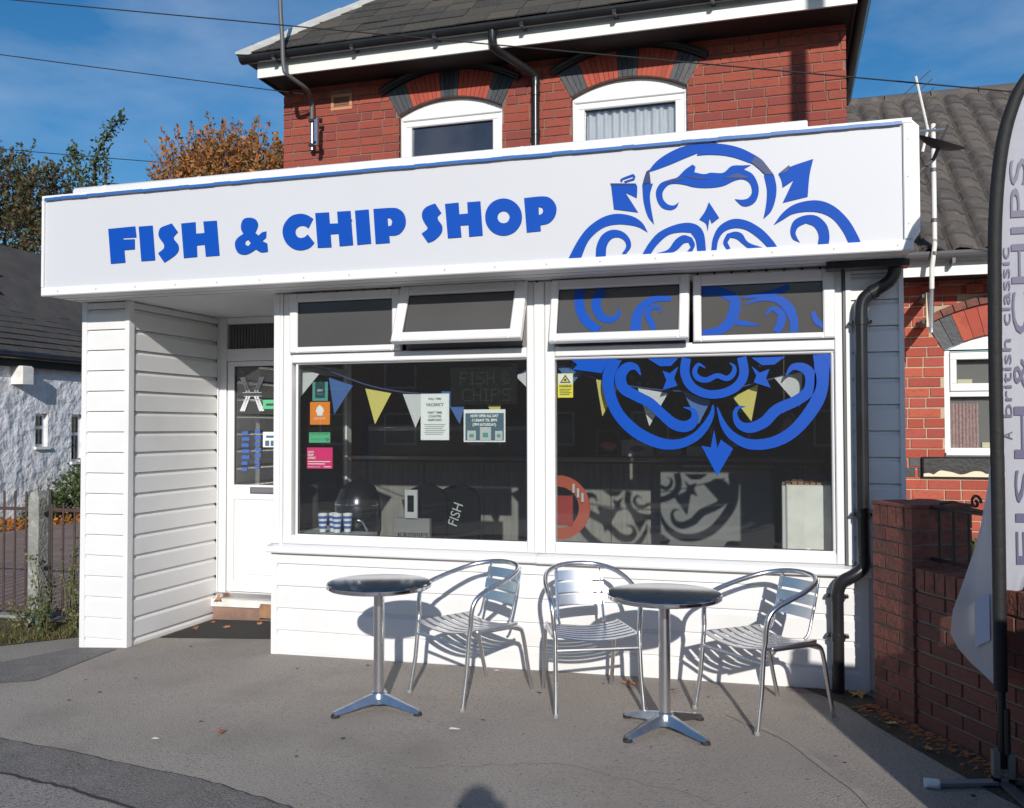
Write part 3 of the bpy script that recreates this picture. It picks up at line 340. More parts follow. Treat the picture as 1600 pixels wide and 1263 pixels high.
VINYL_FIX=[([(-0.47, 2.31), (-0.453, 2.312), (-0.43, 2.315), (-0.406, 2.317), (-0.385, 2.314), (-0.363, 2.306), (-0.339, 2.294), (-0.318, 2.281), (-0.307, 2.271), (-0.305, 2.266), (-0.305, 2.26), (-0.307, 2.248), (-0.309, 2.233), (-0.313, 2.216), (-0.319, 2.198), (-0.326, 2.181), (-0.335, 2.166), (-0.344, 2.153), (-0.354, 2.141), (-0.367, 2.131), (-0.382, 2.123), (-0.403, 2.116), (-0.431, 2.112), (-0.458, 2.109), (-0.477, 2.107)], [(-0.477, 2.362), (-0.461, 2.364), (-0.436, 2.366), (-0.406, 2.368), (-0.376, 2.365), (-0.347, 2.357), (-0.316, 2.345), (-0.288, 2.331), (-0.264, 2.312), (-0.248, 2.287), (-0.242, 2.261), (-0.243, 2.238), (-0.246, 2.218), (-0.251, 2.195), (-0.26, 2.171), (-0.272, 2.148), (-0.287, 2.127), (-0.304, 2.11), (-0.323, 2.097), (-0.344, 2.086), (-0.368, 2.078), (-0.397, 2.074), (-0.428, 2.074), (-0.456, 2.076), (-0.475, 2.076)]), ([(-0.272, 2.132), (-0.263, 2.13), (-0.252, 2.128), (-0.238, 2.125), (-0.221, 2.124), (-0.2, 2.123), (-0.175, 2.123), (-0.152, 2.123), (-0.135, 2.123)], [(-0.265, 2.167), (-0.257, 2.165), (-0.246, 2.162), (-0.232, 2.158), (-0.217, 2.154), (-0.197, 2.148), (-0.173, 2.14), (-0.15, 2.133), (-0.135, 2.128)]), ([(-0.217, 2.247), (-0.201, 2.252), (-0.179, 2.259), (-0.155, 2.265), (-0.131, 2.268), (-0.108, 2.268), (-0.084, 2.266), (-0.061, 2.262), (-0.043, 2.255), (-0.029, 2.245), (-0.016, 2.233), (-0.005, 2.218), (0.005, 2.204), (0.014, 2.189), (0.022, 2.173), (0.029, 2.154), (0.034, 2.138), (0.036, 2.121), (0.036, 2.103), (0.034, 2.085), (0.033, 2.072)], [(-0.219, 2.252), (-0.205, 2.26), (-0.185, 2.272), (-0.161, 2.284), (-0.136, 2.293), (-0.111, 2.299), (-0.084, 2.302), (-0.057, 2.302), (-0.03, 2.298), (-0.005, 2.288), (0.017, 2.274), (0.036, 2.257), (0.052, 2.238), (0.065, 2.215), (0.073, 2.191), (0.078, 2.167), (0.082, 2.144), (0.083, 2.12), (0.081, 2.097), (0.078, 2.079), (0.076, 2.066)]), ([(-0.096, 2.179), (-0.089, 2.187), (-0.079, 2.199), (-0.069, 2.208), (-0.063, 2.209), (-0.056, 2.205), (-0.045, 2.196), (-0.035, 2.186), (-0.032, 2.179), (-0.032, 2.174), (-0.034, 2.164), (-0.037, 2.151), (-0.04, 2.138), (-0.044, 2.127), (-0.049, 2.114), (-0.055, 2.101), (-0.059, 2.091)], [(-0.104, 2.185), (-0.099, 2.195), (-0.092, 2.209), (-0.082, 2.224), (-0.067, 2.234), (-0.047, 2.234), (-0.028, 2.227), (-0.009, 2.216), (0.006, 2.2), (0.014, 2.178), (0.014, 2.156), (0.01, 2.137), (0.005, 2.12), (-0.003, 2.103), (-0.014, 2.089), (-0.025, 2.078), (-0.031, 2.071)]), ([(0.153, 2.191), (0.154, 2.182), (0.156, 2.167), (0.159, 2.15), (0.167, 2.134), (0.179, 2.12), (0.193, 2.109), (0.206, 2.1), (0.215, 2.094)], [(0.176, 2.197), (0.179, 2.187), (0.184, 2.175), (0.189, 2.162), (0.194, 2.153), (0.201, 2.145), (0.212, 2.135), (0.223, 2.126), (0.231, 2.119)]), ([(-0.231, 2.283), (-0.195, 2.286), (-0.144, 2.289), (-0.09, 2.294), (-0.046, 2.3), (-0.015, 2.309), (0.009, 2.319), (0.027, 2.328), (0.039, 2.334)], [(-0.233, 2.296), (-0.198, 2.303), (-0.148, 2.314), (-0.095, 2.325), (-0.054, 2.335), (-0.026, 2.343), (-0.004, 2.351), (0.014, 2.357), (0.027, 2.362)])]
VINYL_SASH=[([(-1.244, 2.383), (-1.243, 2.36), (-1.243, 2.326), (-1.241, 2.288), (-1.235, 2.252), (-1.225, 2.221), (-1.212, 2.193), (-1.196, 2.168), (-1.178, 2.145), (-1.155, 2.125), (-1.13, 2.107), (-1.108, 2.094), (-1.094, 2.086)], [(-1.184, 2.382), (-1.183, 2.358), (-1.183, 2.326), (-1.182, 2.291), (-1.177, 2.263), (-1.17, 2.241), (-1.159, 2.22), (-1.147, 2.201), (-1.134, 2.184), (-1.118, 2.168), (-1.099, 2.153), (-1.079, 2.14), (-1.065, 2.13)]), ([(-1.088, 2.393), (-1.097, 2.38), (-1.111, 2.36), (-1.126, 2.334), (-1.135, 2.304), (-1.135, 2.274), (-1.128, 2.246), (-1.118, 2.219), (-1.104, 2.196), (-1.086, 2.177), (-1.064, 2.163), (-1.041, 2.154), (-1.018, 2.151), (-0.996, 2.156), (-0.978, 2.167), (-0.964, 2.181), (-0.954, 2.196), (-0.951, 2.214), (-0.955, 2.23), (-0.96, 2.243), (-0.964, 2.252)], [(-1.038, 2.359), (-1.048, 2.345), (-1.061, 2.326), (-1.072, 2.308), (-1.077, 2.294), (-1.077, 2.279), (-1.073, 2.259), (-1.067, 2.24), (-1.06, 2.225), (-1.052, 2.214), (-1.04, 2.204), (-1.027, 2.197), (-1.018, 2.193), (-1.01, 2.193), (-0.997, 2.197), (-0.985, 2.204), (-0.977, 2.21), (-0.972, 2.216), (-0.97, 2.228), (-0.97, 2.241), (-0.969, 2.251)]), ([(-0.648, 2.311), (-0.668, 2.312), (-0.698, 2.315), (-0.731, 2.317), (-0.761, 2.314), (-0.787, 2.305), (-0.81, 2.293), (-0.829, 2.279), (-0.846, 2.263), (-0.86, 2.244), (-0.87, 2.224), (-0.877, 2.203), (-0.883, 2.182), (-0.886, 2.158), (-0.887, 2.133), (-0.886, 2.111), (-0.886, 2.097)], [(-0.648, 2.279), (-0.668, 2.279), (-0.697, 2.279), (-0.727, 2.278), (-0.75, 2.273), (-0.766, 2.265), (-0.781, 2.254), (-0.795, 2.242), (-0.805, 2.229), (-0.812, 2.216), (-0.817, 2.203), (-0.82, 2.187), (-0.823, 2.171), (-0.824, 2.153), (-0.823, 2.133), (-0.822, 2.112), (-0.821, 2.098)]), ([(-0.708, 2.206), (-0.707, 2.213), (-0.705, 2.224), (-0.706, 2.237), (-0.714, 2.25), (-0.729, 2.256), (-0.745, 2.258), (-0.763, 2.256), (-0.78, 2.251), (-0.792, 2.239), (-0.8, 2.225), (-0.804, 2.209), (-0.805, 2.192), (-0.801, 2.175), (-0.793, 2.162), (-0.786, 2.151), (-0.78, 2.141), (-0.775, 2.129), (-0.77, 2.115), (-0.765, 2.102), (-0.761, 2.093)], [(-0.716, 2.206), (-0.717, 2.213), (-0.719, 2.223), (-0.722, 2.232), (-0.724, 2.233), (-0.731, 2.232), (-0.743, 2.231), (-0.755, 2.228), (-0.762, 2.224), (-0.764, 2.22), (-0.767, 2.212), (-0.769, 2.203), (-0.769, 2.195), (-0.767, 2.189), (-0.762, 2.181), (-0.754, 2.169), (-0.747, 2.155), (-0.742, 2.14), (-0.738, 2.125), (-0.734, 2.111), (-0.732, 2.102)])]
PENNANTS=[('w', [(-3.258, 1.941), (-3.101, 1.902), (-3.254, 1.733)]), ('b', [(-3.023, 1.876), (-2.837, 1.817), (-2.987, 1.619)]), ('y', [(-2.743, 1.795), (-2.553, 1.761), (-2.673, 1.551)]), ('w', [(-2.468, 1.754), (-2.273, 1.749), (-2.375, 1.526)]), ('b', [(-2.191, 1.768), (-2.001, 1.765), (-2.061, 1.549)]), ('y', [(-1.921, 1.768), (-1.749, 1.782), (-1.802, 1.557)]), ('w', [(-1.675, 1.861), (-1.52, 1.941), (-1.589, 1.776)]), ('b', [(-1.417, 1.938), (-1.224, 1.885), (-1.304, 1.796)]), ('y', [(-1.142, 1.831), (-0.995, 1.788), (-1.106, 1.596)]), ('w', [(-0.877, 1.77), (-0.692, 1.737), (-0.807, 1.533)]), ('b', [(-0.598, 1.746), (-0.434, 1.685), (-0.505, 1.544)]), ('y', [(-0.149, 1.784), (-0.3, 1.707), (-0.192, 1.56)]), ('w', [(-0.056, 1.819), (0.106, 1.853), (0.089, 1.641)])]
R={'teal': (-3.105, 1.712, -2.988, 1.842), 'orange': (-3.123, 1.549, -2.972, 1.705), 'green': (-3.135, 1.414, -2.963, 1.526), 'pink': (-3.145, 1.249, -2.951, 1.393), 'vacancy': (-2.306, 1.445, -2.106, 1.75), 'opening': (-2.005, 1.433, -1.721, 1.644), 'led': (-2.115, 1.675, -1.658, 1.921), 'warn': (-1.374, 1.714, -1.275, 1.867), 'dgreen': (-4.157, 1.686, -3.982, 1.762), 'dposter': (-4.155, 1.369, -3.981, 1.496), 'dflag': (-4.359, 1.661, -4.162, 1.963), 'dblue1': (-4.356, 1.16, -4.268, 1.523), 'dblue2': (-4.234, 1.177, -4.16, 1.534)}

# ============================================================ GROUND
def sheet(name, pts, dz, m, kind='structure', y=None):
    b = MB(); b.v = [Vector((p[0], p[1], gz(p[0])+dz)) for p in pts]; b.f = [tuple(range(len(pts)))]
    o = b.build(name, m); o['kind'] = kind; return o
xs = [-400, -60, -20, -10, -6.5, -5.7, -5, -4.55, -4.2, -3.8, -3.4, -2.8, -2.2, -1.5, -.8, 0, .43, 1.5, 6, 20, 60, 400]; ys = [-400, -60, -20, -8, -5, -3, -2, -1, 0, 1, 2, 4, 8, 20, 60, 400]
g = MB(); g.v = [Vector((x, y, gz(x))) for y in ys for x in xs]
g.f = [(j*len(xs)+i, j*len(xs)+i+1, (j+1)*len(xs)+i+1, (j+1)*len(xs)+i) for j in range(len(ys)-1) for i in range(len(xs)-1)]
g.build('ground', 'tarmac', kind='structure', smooth=True)
def strip_sheet(name, A, B, dz, m):
    """sheet between two polylines with matching points"""
    b = MB(); n = len(A); b.v = [Vector((p[0], p[1], gz(p[0])+dz)) for p in A+B]; b.f = [(i, i+1, n+i+1, n+i) for i in range(n-1)]
    o = b.build(name, m, kind='structure'); return o
def wob(pts, amp, k, seed):
    rr = random.Random(seed); o = []
    for (a, b), (c, d) in zip(pts, pts[1:]):
        for j in range(k): t = j/k; o.append((a+(c-a)*t+rr.uniform(-amp, amp), b+(d-b)*t+rr.uniform(-amp, amp)))
    o.append(pts[-1]); return o
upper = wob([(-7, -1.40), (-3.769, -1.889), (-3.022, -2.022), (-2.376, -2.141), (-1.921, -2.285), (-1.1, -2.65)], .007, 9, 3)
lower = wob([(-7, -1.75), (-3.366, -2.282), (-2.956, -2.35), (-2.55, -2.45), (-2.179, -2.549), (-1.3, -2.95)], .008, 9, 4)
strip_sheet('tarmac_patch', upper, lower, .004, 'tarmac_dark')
strip_sheet('bitumen_seam', [(x, y+.010) for x, y in lower], [(x, y-.008) for x, y in lower], .008, 'seam')
strip_sheet('bitumen_seam', [(x, y+.003) for x, y in upper], [(x, y-.004) for x, y in upper], .008, 'seam')
strip_sheet('pavement', lower, [(x-.2, -5.2) for x, y in lower], .005, 'tarmac_grey')
strip_sheet('path', wob([(-12, -.95), (-6.2, -.85), (-5.2, -.50), (-4.98, -.02)], .01, 6, 8), wob([(-12, -1.75), (-5.9, -1.45), (-4.5, -.90), (-4.6, -.05)], .01, 6, 9), .004, 'tarmac_dark')  # darker band laid over the ground left of the pillar
A_ = wob([(-.30, -.62), (.02, -.98), (.30, -1.60), (.42, -2.2)], .012, 6, 12); strip_sheet('worn_seam', [(x+.016, y+.01) for x, y in A_], [(x-.016, y-.01) for x, y in A_], .004, 'pale_seam')
for k_, pl_ in enumerate(([(-1.6, -1.75), (-1.0, -1.55), (-.35, -1.75), (.1, -2.3)],)):
    A_ = wob(pl_, .02, 9, 50+k_); strip_sheet('ground_crack', [(x, y+.0012) for x, y in A_], [(x+.001, y-.0012) for x, y in A_], .004, 'seam')
A_ = [(.40, -.02), (.50, -.20), (.62, -.48), (.80, -.82), (1.0, -1.2), (1.3, -1.75), (1.9, -2.9)]; strip_sheet('soil_margin', A_, wob([(.10, -.03), (.30, -.30), (.42, -.62), (.60, -.98), (.80, -1.38), (1.1, -1.95), (1.7, -3.0)], .02, 1, 3), .004, 'soil')
sheet('road', [(-200, -200), (200, -200), (200, -7.2), (-200, -7.2)], .003, 'tarmac_dark')
# block paving of the cottage yard: courses of blocks as far as they can be told apart
yard = sheet('yard_paving', [(-30, .66), (-5.0, .66), (-5.0, 30), (-30, 30)], .006, 'paving')
pv = MB().cbox(0, 1, 0, 1, 0, 1, .02); pvm = bpy.data.meshes.new('paving_block')
pvm.from_pydata([(v.x, v.z, 1-v.y) for v in pv.v], [], [tuple(reversed(f)) for f in pv.f]); pvm.materials.append(mat('paving_block_clay', (.2, .12, .1), .9, rand=[(.23, .14, .12), (.19, .115, .10), (.26, .165, .14), (.21, .15, .135)], bump=.3))
n = 0
for j in range(15):
    for i in range(19):
        x = -9.5+i*.205+(j % 2)*.1; y = .75+j*.105
        if x > -5.25: continue
        inst('paving_block', pvm, (x, y, gz(x)+.004), yard, (0, 0, 0), (.197, .098, .012)); n += 1

# ============================================================ SHOP
shop = thing('fish_shop', (-2.2, 0, 0), 'white clad single storey fish and chip shop extension built against the red brick house', 'shop')
PROF = [(.004, .004), (.004, .118), (-.001, .127), (-.009, .134), (-.013, .150), (-.026, .150), (-.026, .004)]
def clad_y(x0, x1, k, y0=0.0, ztop=None):      # board facing -y
    p = PROF if ztop is None else [(.004, .004), (.004, ztop), (-.026, ztop), (-.026, .004)]
    b = MB(); b.extr([(d, z+k*.15) for d, z in p], lambda q, t: (t, y0-q[0], q[1]), x0, x1); return flip_fix(b.build('cladding_board', 'pvc', shop))
def clad_x(y0, y1, k, x0, ztop=None):          # board facing +x
    p = PROF if ztop is None else [(.004, .004), (.004, ztop), (-.026, ztop), (-.026, .004)]
    b = MB(); b.extr([(d, z+k*.15) for d, z in p], lambda q, t: (x0+q[0], t, q[1]), y0, y1); return flip_fix(b.build('cladding_board', 'pvc', shop))
ZS = 2.455
# pillar: front, alcove side, outer side
for k in range(-1, 16): clad_y(-4.925, -4.592, k)
clad_y(-4.925, -4.592, 16, 0, .05)
for k in range(-1, 16): clad_x(.045, 1.085, k, -4.568)
clad_x(.045, 1.085, 16, -4.568, .05)
for b_ in [(-4.968, -4.925, -.010, .03, -.17, ZS), (-4.592, -4.553, -.010, .03, -.17, ZS)]: MB().box(*b_).build('corner_trim', 'pvc', shop)
MB().box(-4.560, -4.5535, .030, .045, -.15, ZS).build('corner_trim', 'pvc', shop)
MB().box(-4.563, -4.555, 1.085, 1.12, -.15, ZS).build('corner_trim', 'pvc', shop)
MB().box(-4.96, -4.60, .026, 1.80, -.17, ZS-.002).build('pillar_core', 'pvc', shop)
# stall riser below the windows
for k in range(0, 4): clad_y(-3.335, .40, k)
clad_y(-3.335, .40, 4, 0, .078)
MB().box(-3.335, .40, -.004, .02, -.06, .003).build('base_board', 'pvc', shop)
for x0, x1 in ((-3.38, -3.335), (.40, .448)): MB().box(x0, x1, -.010, .03, -.08, .678).build('corner_trim', 'pvc', shop)
MB().box(-3.375, .445, .027, .10, -.08, .676).build('riser_core', 'pvc', shop)
MB().box(-3.376, -3.33, .10, 1.12, -.08, .72).build('riser_core', 'pvc', shop)
# window board
flip_fix(MB().extr([(-.055, .690), (-.050, .722), (.03, .735), (.03, .680), (-.05, .680)], lambda q, t: (t, q[0], q[1]), -3.40, -1.492).build('window_sill', 'frame', shop))
flip_fix(MB().extr([(-.058, .688), (-.053, .720), (.03, .734), (.03, .680), (-.053, .678)], lambda q, t: (t, q[0], q[1]), -1.489, .46).build('window_sill', 'frame', shop))
# right hand cladding panel
for k in range(5, 16): clad_y(.372, .626, k, .006)
clad_y(.372, .626, 16, .006, .05)
for x0, x1 in ((.343, .372), (.626, .652)): MB().box(x0, x1, -.008, .03, .736, ZS).build('corner_trim', 'pvc', shop)
MB().box(.345, .648, .034, 1.80, -.02, ZS-.004).build('end_wall', 'pvc', shop)
# soffit boards under the sign and over the alcove
for i in range(8):
    y0 = -.335+i*.0; 
MB().box(-4.97, .65, -.335, .028, ZS+.002, ZS+.02).build('soffit_panel', 'frame', shop)
x = -4.97
sb = MB()
for y_ in (-.22, -.11): sb.box(-4.96, .64, y_, y_+.003, ZS-.0005, ZS+.002)
sb.build('soffit_groove', 'palegrey', shop)
nl = MB(); x = -3.2
while x < .3: nl.box(x, x+.012, .000, .012, ZS-.012, ZS-.001); x += .1
nl.build('soffit_clip', 'gasket', shop, kind='stuff')
MB().box(-4.97, -3.30, .031, 1.80, ZS+.002, ZS+.02).build('alcove_ceiling', 'frame', shop)
MB().box(-4.97, .66, -.30, 1.86, 3.05, 3.09).build('flat_roof', 'gutter_grey', shop)

# ---------------- windows of the shop front: frame pieces
YF = 0.012
def bar(b, x0, x1, z0, z1, y0=YF, y1=.075): b.cbox(x0, x1, y0, y1, z0, z1, .006)
def window_unit(xa, xb):
    w = MB().box(xa, xb, .076, .084, .736, .742).build('window', 'frame', shop)
    # outer frame: jambs, head, bottom, transom
    b = MB(); bar(b, xa, xa+.062, .736, ZS-.003)
    bar(b, xb-.045, xb, .736, ZS-.003); bar(b, xa+.064, xb-.047, .736, .795); bar(b, xa+.064, xb-.047, 1.972, 2.036); bar(b, xa+.064, xb-.047, 2.412, ZS-.003)
    b.build('window_frame', 'frame', w)
    return w
wl_ = window_unit(-3.306, -1.522); wr_ = window_unit(-1.447, .326)
MB().cbox(-1.520, -1.449, .004, .07, .736, ZS-.003, .008).build('mullion', 'frame', shop)
MB().box(-3.330, -3.308, .010, .07, .722, ZS-.003).build('corner_trim', 'frame', shop)
MB().cbox(-3.378, -3.332, .006, .09, .736, ZS-.003, .004).build('corner_post', 'frame', shop)
MB().box(.328, .341, -.002, .07, .736, ZS-.003).build('corner_trim', 'gutter_grey', shop)
def glazing(w, x0, x1, z0, z1, y, m='glass', name='pane'):
    MB().box(x0-.012, x1+.012, y, y+.006, z0-.012, z1+.012).build(name, m, w)
    g_ = MB(); e = .006
    g_.box(x0-.001, x1+.001, y-.004, y-.001, z1-e, z1+.001).box(x0-.001, x1+.001, y-.004, y-.001, z0-.001, z0+e).box(x0-.001, x0+e, y-.004, y-.001, z0+e, z1-e).box(x1-e, x1+.001, y-.004, y-.001, z0+e, z1-e).build('gasket', 'gasket', w)
def bead(w, x0, x1, z0, z1, y, t=.03, d=.014):
    b = MB(); b.cbox(x0-t, x1+t, y-d, y+.02, z1, z1+t, .008).cbox(x0-t, x1+t, y-d, y+.02, z0-t, z0, .008).cbox(x0-t, x0, y-d-.001, y+.02, z0, z1, .008).cbox(x1, x1+t, y-d-.001, y+.02, z0, z1, .008)
    b.build('glazing_bead', 'frame', w)
glazing(wl_, -3.206, -1.553, .802, 1.962, .045); bead(wl_, -3.206, -1.553, .802, 1.962, .046, .018)
glazing(wr_, -1.390, .262, .807, 1.955, .045); bead(wr_, -1.390, .262, .807, 1.955, .046, .018)
def sash(w, x0, x1, z0, z1, gx0, gx1, gz0, gz1, tilt, y=-.022):
    """top hung sash; returns a mapper that puts a vinyl strip on its glass"""
    piv = Vector((0, y+.02, z1)); c, s = math.cos(tilt), math.sin(tilt)
    def mp_(v):
        d = Vector(v)-piv; return Vector((d.x, piv.y+d.y*c+d.z*s, piv.z-d.y*s+d.z*c))
    b = MB(); T = b.cbox
    T(x0, gx0, y, y+.05, z0, z1, .008); T(gx1, x1, y, y+.05, z0, z1, .008); T(gx0, gx1, y, y+.05, gz1, z1, .008); T(gx0, gx1, y, y+.05, z0, gz0, .008)
    b.v = [mp_(v) for v in b.v]; b.build('sash', 'frame', w)
    b = MB().box(gx0-.01, gx1+.01, y+.022, y+.028, gz0-.01, gz1+.01); b.v = [mp_(v) for v in b.v]; b.build('pane', 'grey_film', w)
    e = .006; b = MB().box(gx0, gx1, y+.018, y+.021, gz1-e, gz1).box(gx0, gx1, y+.018, y+.021, gz0, gz0+e).box(gx0, gx0+e, y+.018, y+.021, gz0+e, gz1-e).box(gx1-e, gx1, y+.018, y+.021, gz0+e, gz1-e); b.v = [mp_(v) for v in b.v]; b.build('gasket', 'gasket', w)
    return mp_
sash(wl_, -3.243, -2.425, 2.038, 2.444, -3.183, -2.483, 2.078, 2.385, 0)
sash(wl_, -2.419, -1.552, 2.040, 2.452, -2.350, -1.628, 2.105, 2.385, R_(24))
m3 = sash(wr_, -1.392, -.540, 2.040, 2.446, -1.345, -.598, 2.092, 2.385, R_(14))
sash(wr_, -.520, .285, 2.038, 2.438, -.472, .219, 2.072, 2.372, 0)
for x0, x1 in ((-2.40, -1.57), (-1.385, -.55)):
    MB().box(x0, x1, .03, .032, 2.038, 2.41).build('opening', 'room_dark', shop)
    MB().box(x0+.03, x1-.02, .0, .028, 2.036, 2.046).build('stay_bar', 'gasket', shop)
# blue vinyl emblem on the right hand window
def ribbon_mesh(name, ab, y, m, parent, th=.002, mapper=None, clip=None):
    A, B = ab; n = len(A)
    if clip:
        cl = lambda p: (min(max(p[0], clip[0]), clip[2]), min(max(p[1], clip[1]), clip[3]))
        A = [cl(p) for p in A]; B = [cl(p) for p in B]
    vs = [Vector((p[0], y, p[1])) for p in A+B]
    if mapper: vs = [mapper(v) for v in vs]
    b = MB(); b.v = vs; b.f = [(i, i+1, n+i+1, n+i) for i in range(n-1)]; return b.build(name, m, parent)
def flat_poly(name, pts, y, m, parent, th=.002, holes=(), smooth=True, clip=None):
    if clip: pts = [(min(max(p[0], clip[0]), clip[2]), min(max(p[1], clip[1]), clip[3])) for p in pts]
    q = smooth_poly(pts) if smooth else pts; hs = [smooth_poly(h) for h in holes]
    return flip_fix(MB().poly(q, lambda x, z, d: (x, y-d, z), th, hs).build(name, m, parent))
CB = (-1.388, .809, .260, 1.953)
for ab in VINYL_BIG: ribbon_mesh('vinyl_scroll', ab, .0405, 'vinyl', wr_, clip=CB)
for p in VINYL_BIG_POLY: flat_poly('vinyl_leaf', p, .040, 'vinyl', wr_, .001, smooth=False, clip=CB)
CF = (-.470, 2.074, .217, 2.370)
for i, ab in enumerate(VINYL_FIX): ribbon_mesh('vinyl_scroll', ab, -.0035-i*.0002, 'vinyl', wr_, clip=CF)
CSS = (-1.343, 2.095, -.600, 2.383)
for i, ab in enumerate(VINYL_SASH): ribbon_mesh('vinyl_scroll', ab, -.0035-i*.0002, 'vinyl', wr_, mapper=m3, clip=CSS)
# side window of the bay, in the alcove
sw = MB().box(-3.374, -3.34, .09, 1.12, .722, .78).build('window', 'frame', shop)
b = MB().box(-3.374, -3.34, .09, .15, .782, 2.45).box(-3.374, -3.34, 1.04, 1.12, .782, 2.45).box(-3.374, -3.34, .152, 1.038, 2.38, 2.45).box(-3.374, -3.34, .152, 1.038, 1.93, 1.99).build('window_frame', 'frame', sw)
MB().box(-3.36, -3.354, .15, 1.04, .78, 2.38).build('pane', 'glass', sw)
# door in the alcove
YD = 1.12
MB().box(-4.565, -4.492, YD-.01, YD+.06, .02, ZS).build('door_frame', 'frame', shop)
MB().box(-4.490, -3.40, YD-.008, YD+.06, 2.40, ZS-.001).build('door_frame', 'frame', shop)
MB().box(-4.490, -3.40, YD-.008, YD+.06, 2.09, 2.19).build('door_frame', 'frame', shop)
MB().box(-3.56, -3.376, YD-.006, YD+.06, .02, 2.398).build('door_frame', 'frame', shop)
fl = MB().box(-4.49, -3.56, YD+.02, YD+.03, 2.19, 2.40).build('fanlight', 'room_dark', shop)
x = -4.47; b = MB()
while x < -3.58: b.box(x, x+.012, YD+.008, YD+.019, 2.192, 2.398); x += .028
b.build('fanlight_slats', 'gutter_grey', fl)
dr = MB().box(-4.484, -4.423, YD, YD+.05, .17, 2.086).box(-3.64, -3.566, YD, YD+.05, .17, 2.086).box(-4.421, -3.642, YD+.001, YD+.05, 2.045, 2.086).box(-4.421, -3.642, YD+.001, YD+.05, .935, 1.055).box(-4.421, -3.642, YD+.001, YD+.05, .17, .26).build('door', 'frame', shop)
MB().box(-4.421, -3.642, YD+.012, YD+.04, .26, .935).build('door_panel', 'frame', dr)
MB().cbox(-4.37, -3.69, YD+.006, YD+.0115, .31, .885, .005).build('door_panel', 'frame', dr)
MB().box(-4.421, -3.642, YD+.02, YD+.026, 1.055, 2.045).build('pane', 'glass', dr)
MB().box(-4.423, -4.415, YD+.012, YD+.019, 1.055, 2.045).box(-4.414, -3.65, YD+.012, YD+.019, 2.037, 2.045).build('gasket', 'gasket', dr)
MB().cbox(-4.262, -3.93, YD-.014, YD-.001, .985, 1.038, .006).build('letterbox', 'gutter_grey', dr)
MB().cbox(-4.245, -3.95, YD-.02, YD-.0145, .992, 1.031, .004).build('letterbox_flap', mat('grey_letterbox_flap', (.16, .16, .18), .4), dr)
MB().box(-3.63, -3.60, YD-.05, YD-.02, 1.0, 1.14).box(-3.62, -3.61, YD-.03, YD, 1.02, 1.04).build('door_handle', 'alu', dr)
MB().box(-4.55, -3.38, YD-.06, YD-.012, .120, .168).build('threshold', 'alu', shop)
flip_fix(MB().poly([(-4.60, .055), (-4.60, .118), (-3.38, .118), (-3.38, .098), (-4.10, .098), (-4.115, .062)], lambda x, z, d: (x, YD-.10+d, z), .08).build('white_step_board', 'white_paint', shop))
MB().box(-4.12, -3.38, YD-.085, YD-.02, -.02, .0965).build('step_board', 'wood', shop)
MB().box(-4.56, -4.122, YD-.08, YD-.02, -.06, .053).build('step_block', 'mortar', shop)
# shop room: floor, walls, ceiling behind the glass
rm = thing('shop_room', (-1.5, 3, 0), 'dim grey shop interior seen through the front windows', 'room')
MB().box(-5.0, .62, 1.19, 5.0, .03, .05).box(-3.33, .34, .102, 1.19, .03, .05).build('room_floor', 'floor_in', rm)
MB().box(-5.0, .62, 5.0, 5.1, .05, 2.45).build('back_wall', 'room_dark', rm)
MB().box(.345, .62, 1.81, 5.0, .05, 2.45).box(-5.1, -5.0, 1.19, 5.0, .05, 2.45).build('side_wall', 'room_dark', rm)
MB().box(-5.0, .34, 1.82, 5.1, 2.451, 2.50).box(-3.33, .34, .09, 1.82, 2.470, 2.50).build('room_ceiling', 'room_dark', rm)
MB().box(.335, .3435, .10, 1.8, .05, 2.45).build('side_wall', 'room', rm)
MB().box(-3.33, .34, .09, .102, .05, .73).build('front_wall', 'room', rm)

# downpipe of the shop
dp = MB().tube(smooth_path([(.60, -.075, 2.452), (.60, -.075, 2.40), (.57, -.075, 2.34), (.46, -.075, 2.27), (.425, -.075, 2.22), (.418, -.075, 2.14)], 4), .036, 14).build('downpipe', 'black_pl', shop, smooth=True)
MB().tube([(.418, -.075, 2.15), (.418, -.075, .80)], .034, 14).build('pipe_length', 'black_pl', dp, smooth=True)
MB().tube(smooth_path([(.418, -.075, .80), (.415, -.075, .74), (.37, -.085, .695), (.305, -.085, .655), (.280, -.078, .60), (.277, -.075, .54)], 4), .036, 14).build('pipe_bend', 'black_pl', dp, smooth=True)
MB().tube([(.277, -.075, .55), (.277, -.075, .03)], .034, 14).build('pipe_length', 'black_pl', dp, smooth=True)
for x, z in ((.418, 2.12), (.418, 1.03), (.277, .565), (.277, .34)):
    MB().tube([(x, -.075, z-.02), (x, -.075, z+.02)], .0395, 14).build('pipe_collar', 'black_pl', dp, smooth=True)
    MB().box(x-.06, x+.06, -.045, -.012, z-.008, z+.008).build('pipe_bracket', 'black_pl', dp)
    for s in (-1, 1): MB().tube([(x+s*.052, -.062, z), (x+s*.052, -.04, z)], .010, 8).build('bolt', 'black_pl', dp)
for z in (2.30,): MB().tube([(.50, -.075, 2.293), (.47, -.075, 2.276)], .041, 14).build('pipe_collar', 'black_pl', dp, smooth=True)
flip_fix(MB().extr([(-.15, 2.452), (-.15, 2.415), (-.03, 2.415), (-.03, 2.452)], lambda q, t: (t, q[0], q[1]), .235, .668).build('shop_gutter', 'black_pl', shop))

